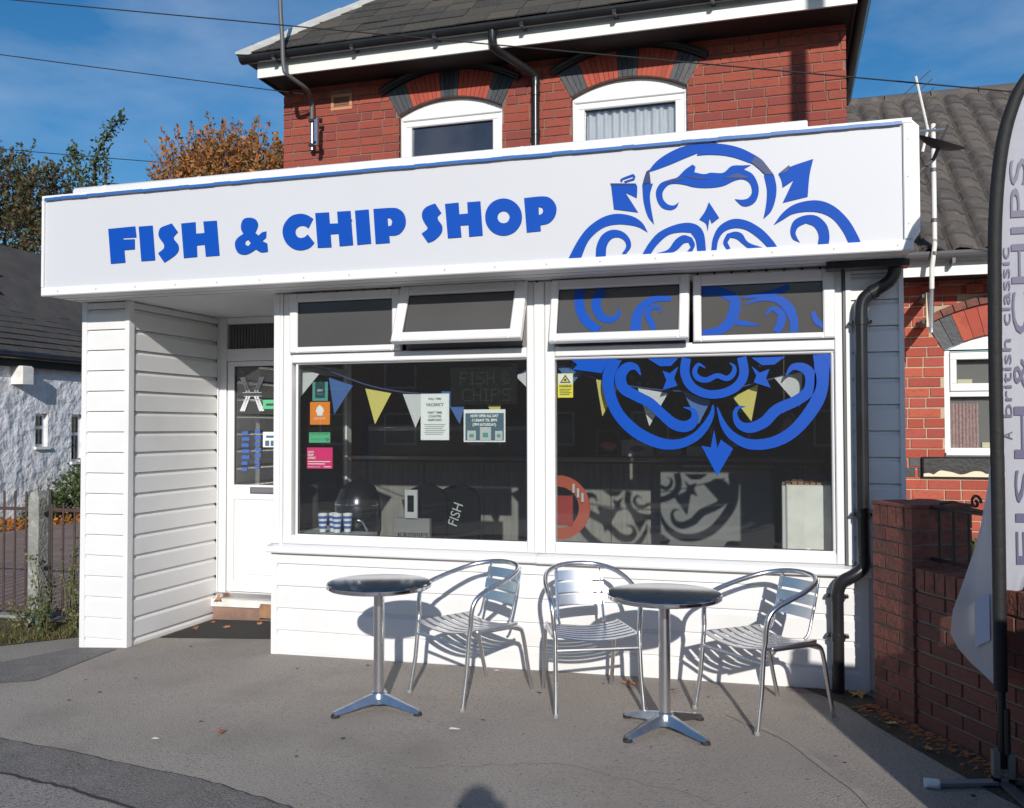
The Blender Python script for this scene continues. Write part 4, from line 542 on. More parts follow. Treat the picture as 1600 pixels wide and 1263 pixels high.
# ============================================================ SHOP SIGN
sg = thing('shop_sign', (-2.17, -.36, 2.455), 'long white shop sign with blue lettering and a swirling blue emblem', 'sign')
YSG = -.36; X0, X1, Z0, Z1 = -5.005, .662, 2.457, 3.165
MB().box(X0+.02, X1-.02, YSG+.006, -.31, Z0+.01, Z1-.01).build('sign_panel', 'sign', sg)
MB().box(X0+.01, X1-.01, -.309, .028, Z0+.02, Z0+.06).build('sign_back', 'sign', sg)
MB().cbox(X0, X1, YSG-.012, -.33, Z0, Z0+.058, .006).build('trim', 'frame', sg)
MB().cbox(X0, X1, YSG-.012, -.33, Z1-.030, Z1, .006).build('trim', 'frame', sg)
MB().cbox(X1-.046, X1, YSG-.013, -.33, Z0+.059, Z1-.031, .006).build('trim', 'frame', sg)
MB().cbox(X0, X0+.018, YSG-.013, -.33, Z0+.059, Z1-.031, .006).build('trim', 'frame', sg)
flip_fix(MB().extr([(.664, 2.52), (.664, Z1-.002), (.70, Z1-.04), (.70, 2.56)], lambda q, t: (q[0], t, q[1]), -.335, -.05).build('side_return', 'frame', sg))
st = MB(); x = X0+.03; rr = random.Random(2)
while x < X1-.05:
    l = .06+.02*rr.random(); dz = rr.choice((-.0015, 0, .0015)); st.box(x, min(x+l, X1-.05), YSG-.0165, YSG-.0125, Z1-.030+dz-.004, Z1-.012+dz-.004); x += l
st.build('stripe', 'stripe', sg)
MB().tube([(-4.752, -.325, 3.178), (-4.745, -.325, 3.178), (.13, -.325, 3.178), (.137, -.325, 3.178)], [.030, .035, .035, .030], 16).build('light_tube', 'frame', sg, smooth=True)
for i in range(7): MB().tube([(-4.5+i*.75, -.325, 3.178), (-4.49+i*.75, -.325, 3.178)], .038, 14).build('tube_clip', 'frame', sg, smooth=True)
for i in range(18):
    MB().lathe([(.007, 0), (.005, .003)], (0, 0, 0), 8)
    s_ = MB().tube([(X0+.15+i*.32, YSG-.016, Z0+.03), (X0+.15+i*.32, YSG-.011, Z0+.03)], .006, 8).build('screw', 'palegrey', sg)
for z in (2.6, 2.85, 3.05): MB().tube([(X1-.022, YSG-.017, z), (X1-.022, YSG-.012, z)], .006, 8).build('screw', 'palegrey', sg)
for ch, p, hs in LETTERS: flat_poly('letter', p, YSG+.0035, 'blue', sg, .004, holes=hs)
ep = 0
for c, p in EMBLEM:
    zc = Z0+.0595; p = [(a, max(b_, zc)) for a, b_ in p]
    flat_poly('emblem_scroll', p, YSG+.0035-(.0026 if c == 'n' else 0), 'blue' if c == 'b' else 'navy', sg, .003, smooth=(c == 'b'))
for x_, z_ in ((-2.61, 2.835), (-.365, 3.125)): MB().tube([(x_, YSG+.001, z_), (x_, YSG+.006, z_)], .008, 6).build('screw_hole', 'ink', sg)

# ============================================================ BRICK HOUSE
hs_ = thing('brick_house', (-1.9, 1.8, 0), 'two storey red brick house with black hood mouldings and slate roof behind the shop', 'house')
HX0, HX1, HY = -4.368, .478, 1.8
MB().box(HX0+.01, HX1-.01, HY+.012, HY+.10, 3.09, 4.64).build('wall', 'mortar', hs_) if False else None
ub = unit_brick('brick')
WC = (-2.752, -1.199); HW = .475; ZSP, RISE = 4.275, .12
Rr = (HW*HW+RISE*RISE)/(2*RISE); ZC = ZSP+RISE-Rr
RE = Rr+.225; RH = RE+.055
def hhole(z):
    o_ = []
    for c in WC:
        h = HW+.0 if z < ZSP else 0
        if z >= ZSP-.02:
            a1 = math.asin(HW/Rr)
            rr_ = z-ZC
            if rr_ < RH:
                # voussoir fan edge and extrados
                w_ = rr_*math.tan(a1)+.0; e_ = math.sqrt(max(RH*RH-rr_*rr_, 0)); h = min(w_ if z < ZC+RE*math.cos(a1)+.03 else e_, e_) if e_ > 0 else 0
                h = max(h, HW if z < ZSP else 0)
        if h > 0: o_.append((c-h, c+h))
    o_.append((-3.895, -3.675)) if 4.375 < z < 4.53 else None
    return sorted(o_)
Zb0 = 3.14
nbk = brickwork(hs_, ub, HX0, HX1, Zb0, 4.62, (0, HY), 0, holes=lambda z: hhole(z), name='brick', maxn=300)
# mortar bed behind the bricks with window openings
mb = MB()
for a, b_ in ((HX0+.004, WC[0]-HW), (WC[0]+HW, WC[1]-HW), (WC[1]+HW, HX1-.004)): mb.box(a, b_, HY+.009, HY+.20, 2.95, ZSP)
def arch_fill(c):
    pts = [(c-HW, ZSP)]
    for i in range(13):
        a = -math.asin(HW/Rr)+i/12*2*math.asin(HW/Rr); pts.append((c+Rr*math.sin(a), ZC+Rr*math.cos(a)))
    return pts+[(c+HW, ZSP)]
x_prev = HX0+.004; top = 4.64; outline = [(HX0+.004, ZSP+.0005)]
for c in WC: outline += arch_fill(c)
outline += [(HX1-.004, ZSP+.0005), (HX1-.004, top), (HX0+.004, top)]
mb.poly(outline, lambda x, z, d: (x, HY+.009+d, z), .19)
flip_fix(mb.build('wall', 'mortar', hs_))
MB().box(HX0, HX0+.01, HY+.035, 7.2, .0, 4.64).box(HX1-.01, HX1, HY+.035, 7.2, 0, 4.64).box(HX0+.01, HX1-.01, 7.1, 7.2, 0, 4.64).build('wall', 'brick', hs_)
def voussoirs(parent, c, r0, r1, a1, cols, y0, zc, dark=True, n=26, ed=4, name='voussoir', mm=('rubbed', 'engine')):
    for i in range(n):
        a = -a1+2*a1*i/n; b_ = -a1+2*a1*(i+1)/n-.0035
        dk = i < ed or i >= n-ed or (dark and abs(i-(n-1)/2) < 2)
        p = [(c+r0*math.sin(a), zc+r0*math.cos(a)), (c+r0*math.sin(b_), zc+r0*math.cos(b_)), (c+r1*math.sin(b_), zc+r1*math.cos(b_)), (c+r1*math.sin(a), zc+r1*math.cos(a))]
        mv = MB(); k_ = .0 if not dk else .004
        mv.add([(x, y0-k_, z) for x, z in p]+[(x, y0+.06, z) for x, z in p], [(0, 1, 2, 3), (7, 6, 5, 4), (0, 4, 5, 1), (1, 5, 6, 2), (2, 6, 7, 3), (3, 7, 4, 0)])
        flip_fix(mv.build(name, mm[1] if dk else mm[0], parent))
A1 = math.asin(HW/Rr)
hoodprof = [(0, 0), (-.03, .004), (-.034, .016), (-.05, .022), (-.062, .040), (-.058, .055), (0, .062)]
def hood(parent, c, r, a1, zc, y0, m='black_paint', k=1.0):
    b = MB(); n = 26; N = len(hoodprof)
    for i in range(n+1):
        a = -a1+2*a1*i/n
        for dy, dr in hoodprof: b.v.append(Vector((c+(r+dr*k)*math.sin(a), y0+dy*k, zc+(r+dr*k)*math.cos(a))))
    for i in range(n):
        for j in range(N): b.f.append((i*N+j, i*N+(j+1) % N, (i+1)*N+(j+1) % N, (i+1)*N+j))
    b.f += [tuple(range(N)), tuple(range(n*N, n*N+N))]
    return flip_fix(b.build('hood_mould', m, parent))
def arched_window(parent, c, z0, gw, gz1, y, glass_m, first):
    w = flip_fix(MB().poly([(c-HW+.004, z0)]+[(p[0]*1.0 if True else 0, p[1]-.004) for p in arch_fill(c)[1:-1]]+[(c+HW-.004, z0), (c+gw+.05, z0), (c+gw+.05, gz1+.05), (c-gw-.05, gz1+.05), (c-gw-.05, z0)], lambda x, z, d: (x, y+d, z), .06).build('window', 'frame', parent))
    b = MB().cbox(c-gw-.052, c-gw, y-.004, y+.05, z0, gz1, .006).cbox(c+gw, c+gw+.052, y-.004, y+.05, z0, gz1, .006).cbox(c-gw-.052, c+gw+.052, y-.005, y+.05, gz1, gz1+.052, .008)
    b.build('window_frame', 'frame', w)
    MB().cbox(c-gw-.085, c+gw+.085, y-.016, y+.001, gz1+.056, gz1+.082, .006).box(c-gw-.09, c-gw-.075, y-.010, y+.001, z0, gz1+.054).box(c+gw+.075, c+gw+.09, y-.010, y+.001, z0, gz1+.054).build('drip_rail', 'frame', w)
    MB().box(c-gw-.01, c+gw+.01, y+.03, y+.036, z0, gz1+.01).build('pane', glass_m, w)
    MB().box(c-gw, c+gw, y+.024, y+.0295, gz1-.007, gz1).build('gasket', 'gasket', w)
    MB().box(c-HW, c+HW, y+.30, y+.31, z0, 4.4).build('dark_reveal', 'room_dark', w)
    return w
for i, c in enumerate(WC):
    voussoirs(hs_, c, Rr, RE, A1, None, HY-.002, ZC)
    hood(hs_, c, RE+.004, A1+.035, ZC, HY)
    w = arched_window(hs_, c, 3.30, .375, 4.172, HY+.055, 'glass_blue' if i == 0 else 'glass', i)
    if i == 1:
        b = MB(); n = 120; gw = .372; rows = (3.3, 3.7, 4.0, 4.165)
        for r_i, z in enumerate(rows):
            for k in range(n+1):
                xx = c-gw+2*gw*k/n; b.v.append(Vector((xx, HY+.125+.012*math.sin(xx*95)+.006*math.sin(xx*41+1), z)))
        for r_i in range(3):
            for k in range(n): b.f.append((r_i*(n+1)+k, r_i*(n+1)+k+1, (r_i+1)*(n+1)+k+1, (r_i+1)*(n+1)+k))
        b.build('net_curtain', 'netc', w, smooth=True)
# vent brick
vb = MB().cbox(-3.89, -3.68, HY-.004, HY+.03, 4.38, 4.408, .003).cbox(-3.89, -3.68, HY-.004, HY+.03, 4.498, 4.525, .003).cbox(-3.89, -3.862, HY-.004, HY+.03, 4.409, 4.497, .003).cbox(-3.708, -3.68, HY-.004, HY+.03, 4.409, 4.497, .003).build('air_brick', mat('buff_clay', (.52, .25, .14), .9), hs_)
b = MB()
for i in range(9): b.box(-3.862+i*.018, -3.852+i*.018, HY+.004, HY+.012, 4.409, 4.497)
for i in range(5): b.box(-3.862, -3.708, HY+.001, HY+.006, 4.412+i*.018, 4.418+i*.018)
b.build('air_brick_grille', mat('dirty_clay', (.25, .12, .07), .9), vb)
# eaves
EX0, EX1, EYF, EZ = -4.41, .535, 1.43, 4.612
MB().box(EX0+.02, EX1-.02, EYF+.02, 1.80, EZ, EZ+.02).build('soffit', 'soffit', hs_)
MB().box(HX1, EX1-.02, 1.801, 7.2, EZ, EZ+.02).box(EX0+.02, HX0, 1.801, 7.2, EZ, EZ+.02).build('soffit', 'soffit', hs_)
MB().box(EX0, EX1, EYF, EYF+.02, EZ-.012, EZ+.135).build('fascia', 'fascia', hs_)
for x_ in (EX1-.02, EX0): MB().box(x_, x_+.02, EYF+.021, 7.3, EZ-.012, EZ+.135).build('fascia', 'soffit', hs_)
def gutter(name, p0, p1, r, m, parent, lip=.006):
    a, b_ = Vector(p0), Vector(p1); d = (b_-a).normalized(); side = Vector((d.y, -d.x, 0)); B = MB(); n = 10
    for P in (a, b_):
        for rr_ in (r, r-lip):
            for k in range(n+1):
                t = math.pi*k/n; B.v.append(P+side*math.cos(t)*rr_-Vector((0, 0, 1))*math.sin(t)*rr_)
    q = n+1
    for k in range(n):
        B.f += [(k, k+1, 2*q+k+1, 2*q+k), (q+k, 3*q+k, 3*q+k+1, q+k+1), (k, q+k, q+k+1, k+1), (2*q+k, 2*q+k+1, 3*q+k+1, 3*q+k)]
    B.f += [(0, 2*q, 3*q, q), (n, q+n, 3*q+n, 2*q+n), tuple(range(q)), tuple(range(2*q, 3*q))]
    return flip_fix(B.build(name, m, parent))
gutter('gutter', (-4.53, EYF-.062, EZ+.155), (.60, EYF-.062, EZ+.155), .058, 'black_pl', hs_)
gutter('gutter', (.60, EYF-.06, EZ+.155), (.60, 7.3, EZ+.155), .058, 'black_pl', hs_)
for i in range(7): MB().box(-4.2+i*.74, -4.17+i*.74, EYF-.125, EYF-.001, EZ+.095, EZ+.125).build('gutter_bracket', 'black_pl', hs_)
hp = MB().tube(smooth_path([(-2.225, 1.37, EZ+.12), (-2.225, 1.37, 4.74), (-2.225, 1.39, 4.62), (-2.20, 1.44, 4.585), (-1.99, 1.70, 4.475), (-1.965, 1.735, 4.43), (-1.965, 1.735, 4.36)], 4), .036, 12).build('downpipe', 'black_pl', hs_, smooth=True)
MB().tube([(-1.965, 1.735, 4.37), (-1.965, 1.735, 3.1)], .034, 12).build('pipe_length', 'black_pl', hp, smooth=True)
for z in (4.31, 3.98): MB().tube([(-1.965, 1.735, z-.02), (-1.965, 1.735, z+.02)], .04, 12).build('pipe_collar', 'black_pl', hp, smooth=True)
# hipped slate roof
PIT = R_(41.5); RZ0, RY0 = EZ+.175, EYF-.07; XL, XR = -4.54, .66
XM = (XL+XR)/2; run = (XR-XL)/2; DY = 6.0
up = lambda x, t, off=0: Vector((x, RY0+t*math.cos(PIT)-off*math.sin(PIT), RZ0+t*math.sin(PIT)+off*math.cos(PIT)))
rb = MB(); zt = RZ0+run*math.tan(PIT); 
A_, B_, C_, D_ = (XL, RY0, RZ0-.03), (XR, RY0, RZ0-.03), (XM+.01, RY0+run, zt-.03), (XM-.01, RY0+run, zt-.03)
E_, F_, G_ = (XL, RY0+DY, RZ0-.03), (XR, RY0+DY, RZ0-.03), (XM, RY0+DY-run, zt-.03)
rb.add([A_, B_, C_, D_, E_, F_, G_], [(0, 1, 2, 3), (0, 3, 6, 4), (1, 5, 6, 2), (4, 6, 5), (0, 4, 5, 1)])
roof = flip_fix(rb.build('roof', 'slate', hs_))
sm = MB().box(0, 1, 0, 1, 0, 1); sme = bpy.data.meshes.new('slate'); sme.from_pydata([tuple(v) for v in sm.v], [], sm.f); sme.materials.append(M['slate'])
rr = random.Random(8); gauge = .19; cnt = 0; rest = MB()
for r_ in range(17):
    t = r_*gauge; inset = t*math.cos(PIT); xa, xb = XL+inset+.02, XR-inset-.02; x = xa-(r_ % 2)*.125
    while x < xb:
        w_ = .245; p, q = max(x, xa), min(x+w_, xb); x += .25
        if q-p < .03: continue
        off = .012+rr.uniform(0, .007); tilt = PIT-R_(1.9)+rr.uniform(-.012, .012); o_ = up(p, t+rr.uniform(-.008, .006), off)
        if cnt < 200:
            inst('slate', sme, o_, roof, (tilt, 0, rr.uniform(-.01, .01)), (q-p, gauge+.06, .009)); cnt += 1
        else:
            u_, v_ = Vector((0, math.cos(tilt), math.sin(tilt)))*(gauge+.05), Vector((0, -math.sin(tilt), math.cos(tilt)))*.009; X_ = Vector((q-p, 0, 0))
            rest.add([o_, o_+X_, o_+X_+u_, o_+u_, o_+v_, o_+X_+v_, o_+X_+u_+v_, o_+u_+v_], [(3, 2, 1, 0), (4, 5, 6, 7), (0, 1, 5, 4), (1, 2, 6, 5), (2, 3, 7, 6), (3, 0, 4, 7)])
ro = rest.build('slate_remainder', 'slate', roof, kind='stuff')
# lead along the hips
hd = Vector((1, 1, math.tan(PIT))); nf = Vector((0, -math.sin(PIT), math.cos(PIT))); ns = Vector((-math.sin(PIT), 0, math.cos(PIT)))
for i in range(8):
    lift = .030+.008*(i % 2); a = Vector((XL, RY0, RZ0))+hd*(i*.32-.03)+Vector((0, 0, lift+.022)); b_ = a+hd*.345
    wf = Vector((.135, 0, 0))-Vector((0, 0, .020)); ws = Vector((0, .135, 0))-Vector((0, 0, .020)); dn = Vector((0, 0, -.018))
    m_ = MB().add([a, b_, b_+wf, a+wf, b_+ws, a+ws, a+dn, b_+dn, b_+wf+dn, a+wf+dn, b_+ws+dn, a+ws+dn], [(0, 3, 2, 1), (0, 1, 4, 5), (3, 9, 8, 2), (0, 6, 9, 3), (5, 4, 10, 11), (0, 5, 11, 6), (6, 7, 8, 9), (7, 6, 11, 10)])
    flip_fix(m_.build('hip_flashing', 'lead', roof))
# television cable mast with a bracket at the left corner
ms = thing('cable_mast', (-4.08, 1.30, 3.95), 'thin grey cable mast curving down over the left end of the brick house eaves', 'mast')
MB().tube(smooth_path([(-4.13, 1.27, 6.2), (-4.10, 1.28, 5.2), (-4.083, 1.29, 4.86), (-4.075, 1.30, 4.62), (-4.05, 1.33, 4.55), (-3.99, 1.52, 4.50), (-4.035, 1.70, 4.49), (-4.04, 1.73, 4.40), (-4.04, 1.735, 4.05)], 5), .019, 10).build('mast_pole', 'gutter_grey', ms, smooth=True)
MB().tube([(-4.04, 1.735, 4.42), (-4.04, 1.735, 4.02)], .0195, 10).build('mast_sleeve', 'alu_cast', ms, smooth=True)
for z in (4.28, 4.06): MB().box(-4.06, -3.93, 1.70, 1.72, z-.012, z+.012).box(-3.95, -3.93, 1.60, 1.72, z-.012-.02, z+.012-.02).build('bracket', 'iron', ms)
MB().box(-3.945, -3.915, 1.60, 1.63, 4.02, 4.26).build('bracket_plate', 'alu_cast', ms)

# ============================================================ NEIGHBOUR BUNGALOW
nbh = thing('bungalow', (2.6, 1.76, 0), 'orange red brick bungalow with a grey tiled roof to the right of the shop', 'house')
NY = 1.76; ubn = unit_brick('brick_n')
NC, NHW, NSP, NRISE = 1.62, .495, 2.085, .13
NR = (NHW*NHW+NRISE*NRISE)/(2*NRISE); NZC = NSP+NRISE-NR; NRE = NR+.225
def nhole(z):
    h = 0
    if 1.315 < z < NSP: h = NHW
    if 1.15 < z <= 1.315: return [(.965, 2.27)]
    if z >= NSP-.01:
        q = z-NZC; ee = math.sqrt(max((NRE+.075)**2-q*q, 0)); h = min(max(q*math.tan(math.asin(NHW/NR)), 0)+.0, ee) if ee > 0 else 0
    return [(NC-h, NC+h)] if h > 0 else []
brickwork(nbh, ubn, .70, 2.30, .02+.0, 2.60, (0, NY), 0, holes=nhole, maxn=300, bond='mix')
mb = MB(); mb.box(.70, NC-NHW, NY+.009, NY+.2, 0, NSP).box(NC+NHW, 6.0, NY+.009, NY+.2, 0, NSP).box(NC-NHW, NC+NHW, NY+.009, NY+.2, 0, 1.30)
pts = [(.70, NSP+.0005), (NC-NHW, NSP+.0005)]
for i in range(13):
    a = -math.asin(NHW/NR)+i/12*2*math.asin(NHW/NR); pts.append((NC+NR*math.sin(a), NZC+NR*math.cos(a)))
pts += [(NC+NHW, NSP+.0005), (6, NSP+.0005), (6, 2.70), (.70, 2.70)]
mb.poly(pts, lambda x, z, d: (x, NY+.009+d, z), .19); flip_fix(mb.build('wall', 'mortar_n', nbh))
MB().box(5.9, 6.0, NY+.2, 7.5, 0, 2.7).build('wall', 'brick_n', nbh)
voussoirs(nbh, NC, NR, NR+.215, math.asin(NHW/NR), None, NY-.002, NZC, n=14, ed=2, dark=False, mm=('brick_n', 'engine'))
for i in range(16):          # brick hood of headers over the arch
    a1 = math.asin(NHW/NR)+.04; a = -a1+2*a1*i/16; b_ = -a1+2*a1*(i+1)/16-.006; c = NC; r0, r1 = NR+.222, NR+.222+.055
    p = [(c+r0*math.sin(a), NZC+r0*math.cos(a)), (c+r0*math.sin(b_), NZC+r0*math.cos(b_)), (c+r1*math.sin(b_), NZC+r1*math.cos(b_)), (c+r1*math.sin(a), NZC+r1*math.cos(a))]
    mv = MB().add([(x, NY-.035, z) for x, z in p]+[(x, NY+.04, z) for x, z in p], [(0, 1, 2, 3), (7, 6, 5, 4), (0, 4, 5, 1), (1, 5, 6, 2), (2, 6, 7, 3), (3, 7, 4, 0)]); flip_fix(mv.build('hood_brick', 'brick_g', nbh))
for i in range(7): MB().cbox(.98+i*.30, 1.09+i*.30, NY-.03, NY+.01, 2.50, 2.565, .004).build('dentil_brick', 'brick_n', nbh)
for i in range(3):   # blue brick band beside the sill
    for z in (1.157, 1.232): MB().cbox(.72+i*.11+(.05 if z > 1.2 else 0), .81+i*.11+(.05 if z > 1.2 else 0), NY-.004, NY+.02, z, z+.064, .003).build('blue_brick', 'engine', nbh)
w = MB().box(NC-NHW+.003, NC+NHW-.003, NY+.105, NY+.11, 1.32, 2.08).build('window', 'room_dark', nbh)
b = MB(); y0 = NY+.035; y1 = NY+.09; xa, xb = NC-NHW+.003, NC+NHW-.003
b.cbox(xa, xa+.04, y0, y1, 1.315, 2.09).cbox(xb-.04, xb, y0, y1, 1.315, 2.09).cbox(xa+.04, xb-.04, y0, y1, 1.315, 1.37).cbox(xa+.04, xb-.04, y0, y1, 1.745, 1.785)
b.cbox(xa+.041, xb-.041, y0-.015, y0+.03, 1.786, 1.842).cbox(xa+.041, xb-.041, y0-.015, y0+.03, 2.018, 2.07).cbox(xa+.041, xa+.085, y0-.015, y0+.03, 1.8425, 2.0175).cbox(xb-.085, xb-.041, y0-.015, y0+.03, 1.8425, 2.0175)
b.build('window_frame', 'frame', w)
flip_fix(MB().poly([(xa, 2.091)]+[(NC+(NR-.004)*math.sin(-math.asin(.49/NR)+i/12*2*math.asin(.49/NR)), NZC+(NR-.004)*math.cos(-math.asin(.49/NR)+i/12*2*math.asin(.49/NR))) for i in range(13)]+[(xb, 2.091)], lambda x, z, d: (x, y0+d, z), .05).build('arch_board', 'frame', w))
MB().box(xa+.04, xb-.04, y0+.03, y0+.036, 1.37, 1.745).box(xa+.08, xb-.08, y0+.031, y0+.037, 1.842, 2.018).build('pane', 'glass', w)
MB().cbox(xa-.0, xb+.0, NY-.03, y0-.001, 1.316, 1.336).build('window_sill', 'frame', w)
b = MB(); n = 40
for z in (1.372, 1.70):
    for k in range(n+1): b.v.append(Vector((xa+.05+.19*k/n, NY+.092+.006*math.sin(k*1.3), z)))
for k in range(n): b.f.append((k, k+1, n+2+k, n+1+k))
b.build('curtain', 'pinkcurtain', w, smooth=True)
MB().box(xa+.26, xb-.1, NY+.09, NY+.10, 1.372, 1.41).box(xa+.10, xa+.2, NY+.09, NY+.1, 1.845, 1.875).build('ornaments', 'cream', w)
sl_ = MB().cbox(.965, 2.275, NY-.045, NY+.03, 1.16, 1.305, .01).build('stone_sill', 'black_paint', nbh)
rr = random.Random(4); pts = [(.972, 1.160)]; x = .972
while x < 2.26: pts.append((x, 1.172+rr.random()*.034)); x += .03+.03*rr.random()
pts += [(2.265, 1.160)]
flip_fix(MB().poly(smooth_poly(pts), lambda x, z, d: (x, NY-.0475+d, z+.002), .002).build('flaking_paint', 'cream', sl_))
# roof: pantiled slope, tiles as far as the frame shows them
PN = R_(36); NEY, NEZ = 1.40, 2.735
MB().box(.66, 6.2, NEY+.02, NEY+.04, 2.585, 2.69).build('fascia', 'fascia', nbh)
MB().box(.66, 6.2, NEY+.041, NY, 2.60, 2.62).build('soffit', 'soffit', nbh)
gutter('gutter', (.66, NEY-.04, 2.74), (6.2, NEY-.04, 2.74), .06, 'gutter_grey', nbh)
for i in range(4): MB().box(1.12+i*.7, 1.14+i*.7, NEY-.09, NEY+.02, 2.655, 2.69).build('gutter_bracket', 'gutter_grey', nbh)
rl = 3.42
ry = lambda t, off=0: (NEY-.03+t*math.cos(PN)-off*math.sin(PN), NEZ+t*math.sin(PN)+off*math.cos(PN))
rf = flip_fix(MB().add([(.55, *ry(0)), (6.3, *ry(0)), (6.3, *ry(rl)), (.55, *ry(rl)), (.55, ry(rl)[0]*2-ry(0)[0], NEZ), (6.3, ry(rl)[0]*2-ry(0)[0], NEZ)], [(0, 1, 2, 3), (3, 2, 5, 4), (0, 3, 4), (1, 5, 2), (0, 4, 5, 1)]).build('roof', 'tile', nbh))
tb = MB(); n = 8; TW, TG = .19, .205
prof = lambda u: .022*math.sin(u*2*math.pi-.6)+.008*math.sin(u*4*math.pi)
for v_, th in ((0, 0), (TG+.05, 0)):
    for k in range(n+1): tb.v.append(Vector((TW*k/n, v_, prof(k/n)+.030)))
for k in range(n+1): tb.v.append(Vector((TW*k/n, 0, prof(k/n)+.008)))
for k in range(n): tb.f += [(k, k+1, n+2+k, n+1+k), (2*(n+1)+k, 2*(n+1)+k+1, k+1, k)]
tme = bpy.data.meshes.new('roof_tile'); tme.from_pydata([tuple(v) for v in tb.v], [], tb.f); tme.materials.append(M['tile']); tme.polygons.foreach_set('use_smooth', [True]*len(tb.f)); 
try: tme.set_sharp_from_angle(angle=R_(50))
except Exception: pass
rr = random.Random(5)
for r_ in range(17):
    for c_ in range(14):
        x = .56+c_*TW; y, z = ry(r_*TG, .012)
        inst('roof_tile', tme, (x+rr.uniform(-.003, .003), y, z), rf, (PN-R_(4.6)+rr.uniform(-.01, .01), rr.uniform(-.01, .01), 0))
for i in range(9):
    y, z = ry(rl); MB().tube([(.56+i*.42, y, z-.03), (.56+i*.42+.41, y, z-.03)], .10, 12).build('ridge_tile', 'tile', rf, smooth=True)
# aerial pole with television aerial
ae = thing('television_aerial', (1.0, 1.28, 2.2), 'tall white pole carrying a television aerial in front of the bungalow roof', 'aerial')
MB().tube([(1.005, 1.28, 3.62), (1.005, 1.28, 2.78), (.985, 1.28, 2.62), (.985, 1.30, 2.48)], .017, 10).build('aerial_pole', 'white_paint', ae, smooth=True)
MB().tube([(.985, 1.30, 2.50), (.985, 1.34, 2.24), (.985, 1.34, 2.18)], .016, 10).build('pole_foot', 'alu_cast', ae, smooth=True)
for z in (2.44, 2.26): MB().box(.93, 1.00, 1.36, 1.75, z-.012, z+.012).build('wall_bracket', 'iron', ae)
MB().box(.955, .975, 1.34, 1.37, 2.22, 2.46).build('bracket_plate', 'cream', ae)
for z in (3.46, 3.30, 2.95, 2.72): MB().tube([(1.005, 1.28, z-.012), (1.005, 1.28, z+.012)], .022, 10).build('clip', 'gutter_grey', ae)
MB().tube([(.885, 1.18, 3.93), (.97, 1.27, 3.58), (.93, 1.24, 3.42)], .010, 8).build('boom', 'white_paint', ae)
MB().tube([(.90, 1.26, 3.57), (1.08, 1.27, 3.57)], .012, 8).build('cross_arm', 'alu', ae)
for i in range(7):
    t = i/6; c = Vector((.895, 1.19, 3.89)).lerp(Vector((.975, 1.27, 3.56)), t); l = .11
    d = Vector((.70, -.25, .55)).normalized(); MB().tube([c-d*l, c+d*l], .0035, 6).build('element', 'gutter_grey', ae)
# satellite dish behind the sign
sd = thing('satellite_dish', (.90, .6, 3.2), 'dark grey satellite dish behind the right end of the shop sign', 'satellite dish')
b = MB(); c = Vector((.93, .60, 3.25)); nrm = Vector((.35, -.25, .9)).normalized(); u = nrm.orthogonal().normalized(); v = nrm.cross(u)
for r_ in range(5):
    for k in range(20): a = 2*math.pi*k/20; rr_ = .15*r_/4; b.v.append(c+u*math.cos(a)*rr_*1.05+v*math.sin(a)*rr_+nrm*(rr_*rr_*2.2))
for r_ in range(4):
    for k in range(20): b.f.append((r_*20+k, r_*20+(k+1) % 20, (r_+1)*20+(k+1) % 20, (r_+1)*20+k))
b.build('dish', mat('dish_grey', (.03, .03, .038), .5), sd, smooth=True)
MB().tube([c, c-nrm*.06, (.80, .62, 3.10), (.655, .62, 3.0)], .012, 8).build('dish_arm', 'gutter_grey', sd)
MB().tube([c-nrm*.01, c+nrm*.14+Vector((0, -.05, 0))], .007, 6).build('feed_arm', 'gutter_grey', sd)

# ============================================================ GARDEN WALL with pier, railings
WA = Vector((.462, -.255, 0)); WD = Vector((.476, -.879, 0)).normalized(); WANG = math.atan2(WD.y, WD.x); WN = Vector((-WD.y, WD.x, 0)); 
# u runs towards the street; outward (left) face normal is (WD.y, -WD.x) -> brickwork faces -(rotated y)
gw_ = thing('garden_wall', tuple(WA), 'low red brick garden wall with brick on edge coping and a taller pier beside the shop', 'wall')
ubg = unit_brick('brick_g')
ux = WD; nr = Vector((WD.y, -WD.x, 0))        # outward normal of the visible face
def wp(u, d, z): p = WA+ux*u+nr*d; return (p.x, p.y, z)
def wbox(b, u0, u1, d0, d1, z0, z1): return b.add([wp(u0, d1, z0), wp(u1, d1, z0), wp(u1, d0, z0), wp(u0, d0, z0), wp(u0, d1, z1), wp(u1, d1, z1), wp(u1, d0, z1), wp(u0, d0, z1)], [(3, 2, 1, 0), (4, 5, 6, 7), (0, 1, 5, 4), (1, 2, 6, 5), (2, 3, 7, 6), (3, 0, 4, 7)])
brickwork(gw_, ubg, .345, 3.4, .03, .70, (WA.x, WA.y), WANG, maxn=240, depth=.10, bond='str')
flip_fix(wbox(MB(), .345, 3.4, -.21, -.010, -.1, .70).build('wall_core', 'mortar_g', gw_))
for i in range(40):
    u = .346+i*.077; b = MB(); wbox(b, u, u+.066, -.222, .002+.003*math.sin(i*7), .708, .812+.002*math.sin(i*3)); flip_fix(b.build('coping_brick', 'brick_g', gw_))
flip_fix(wbox(MB(), .345, 3.42, -.214, -.008, .70, .806).build('coping_mortar', 'mortar_g', gw_))
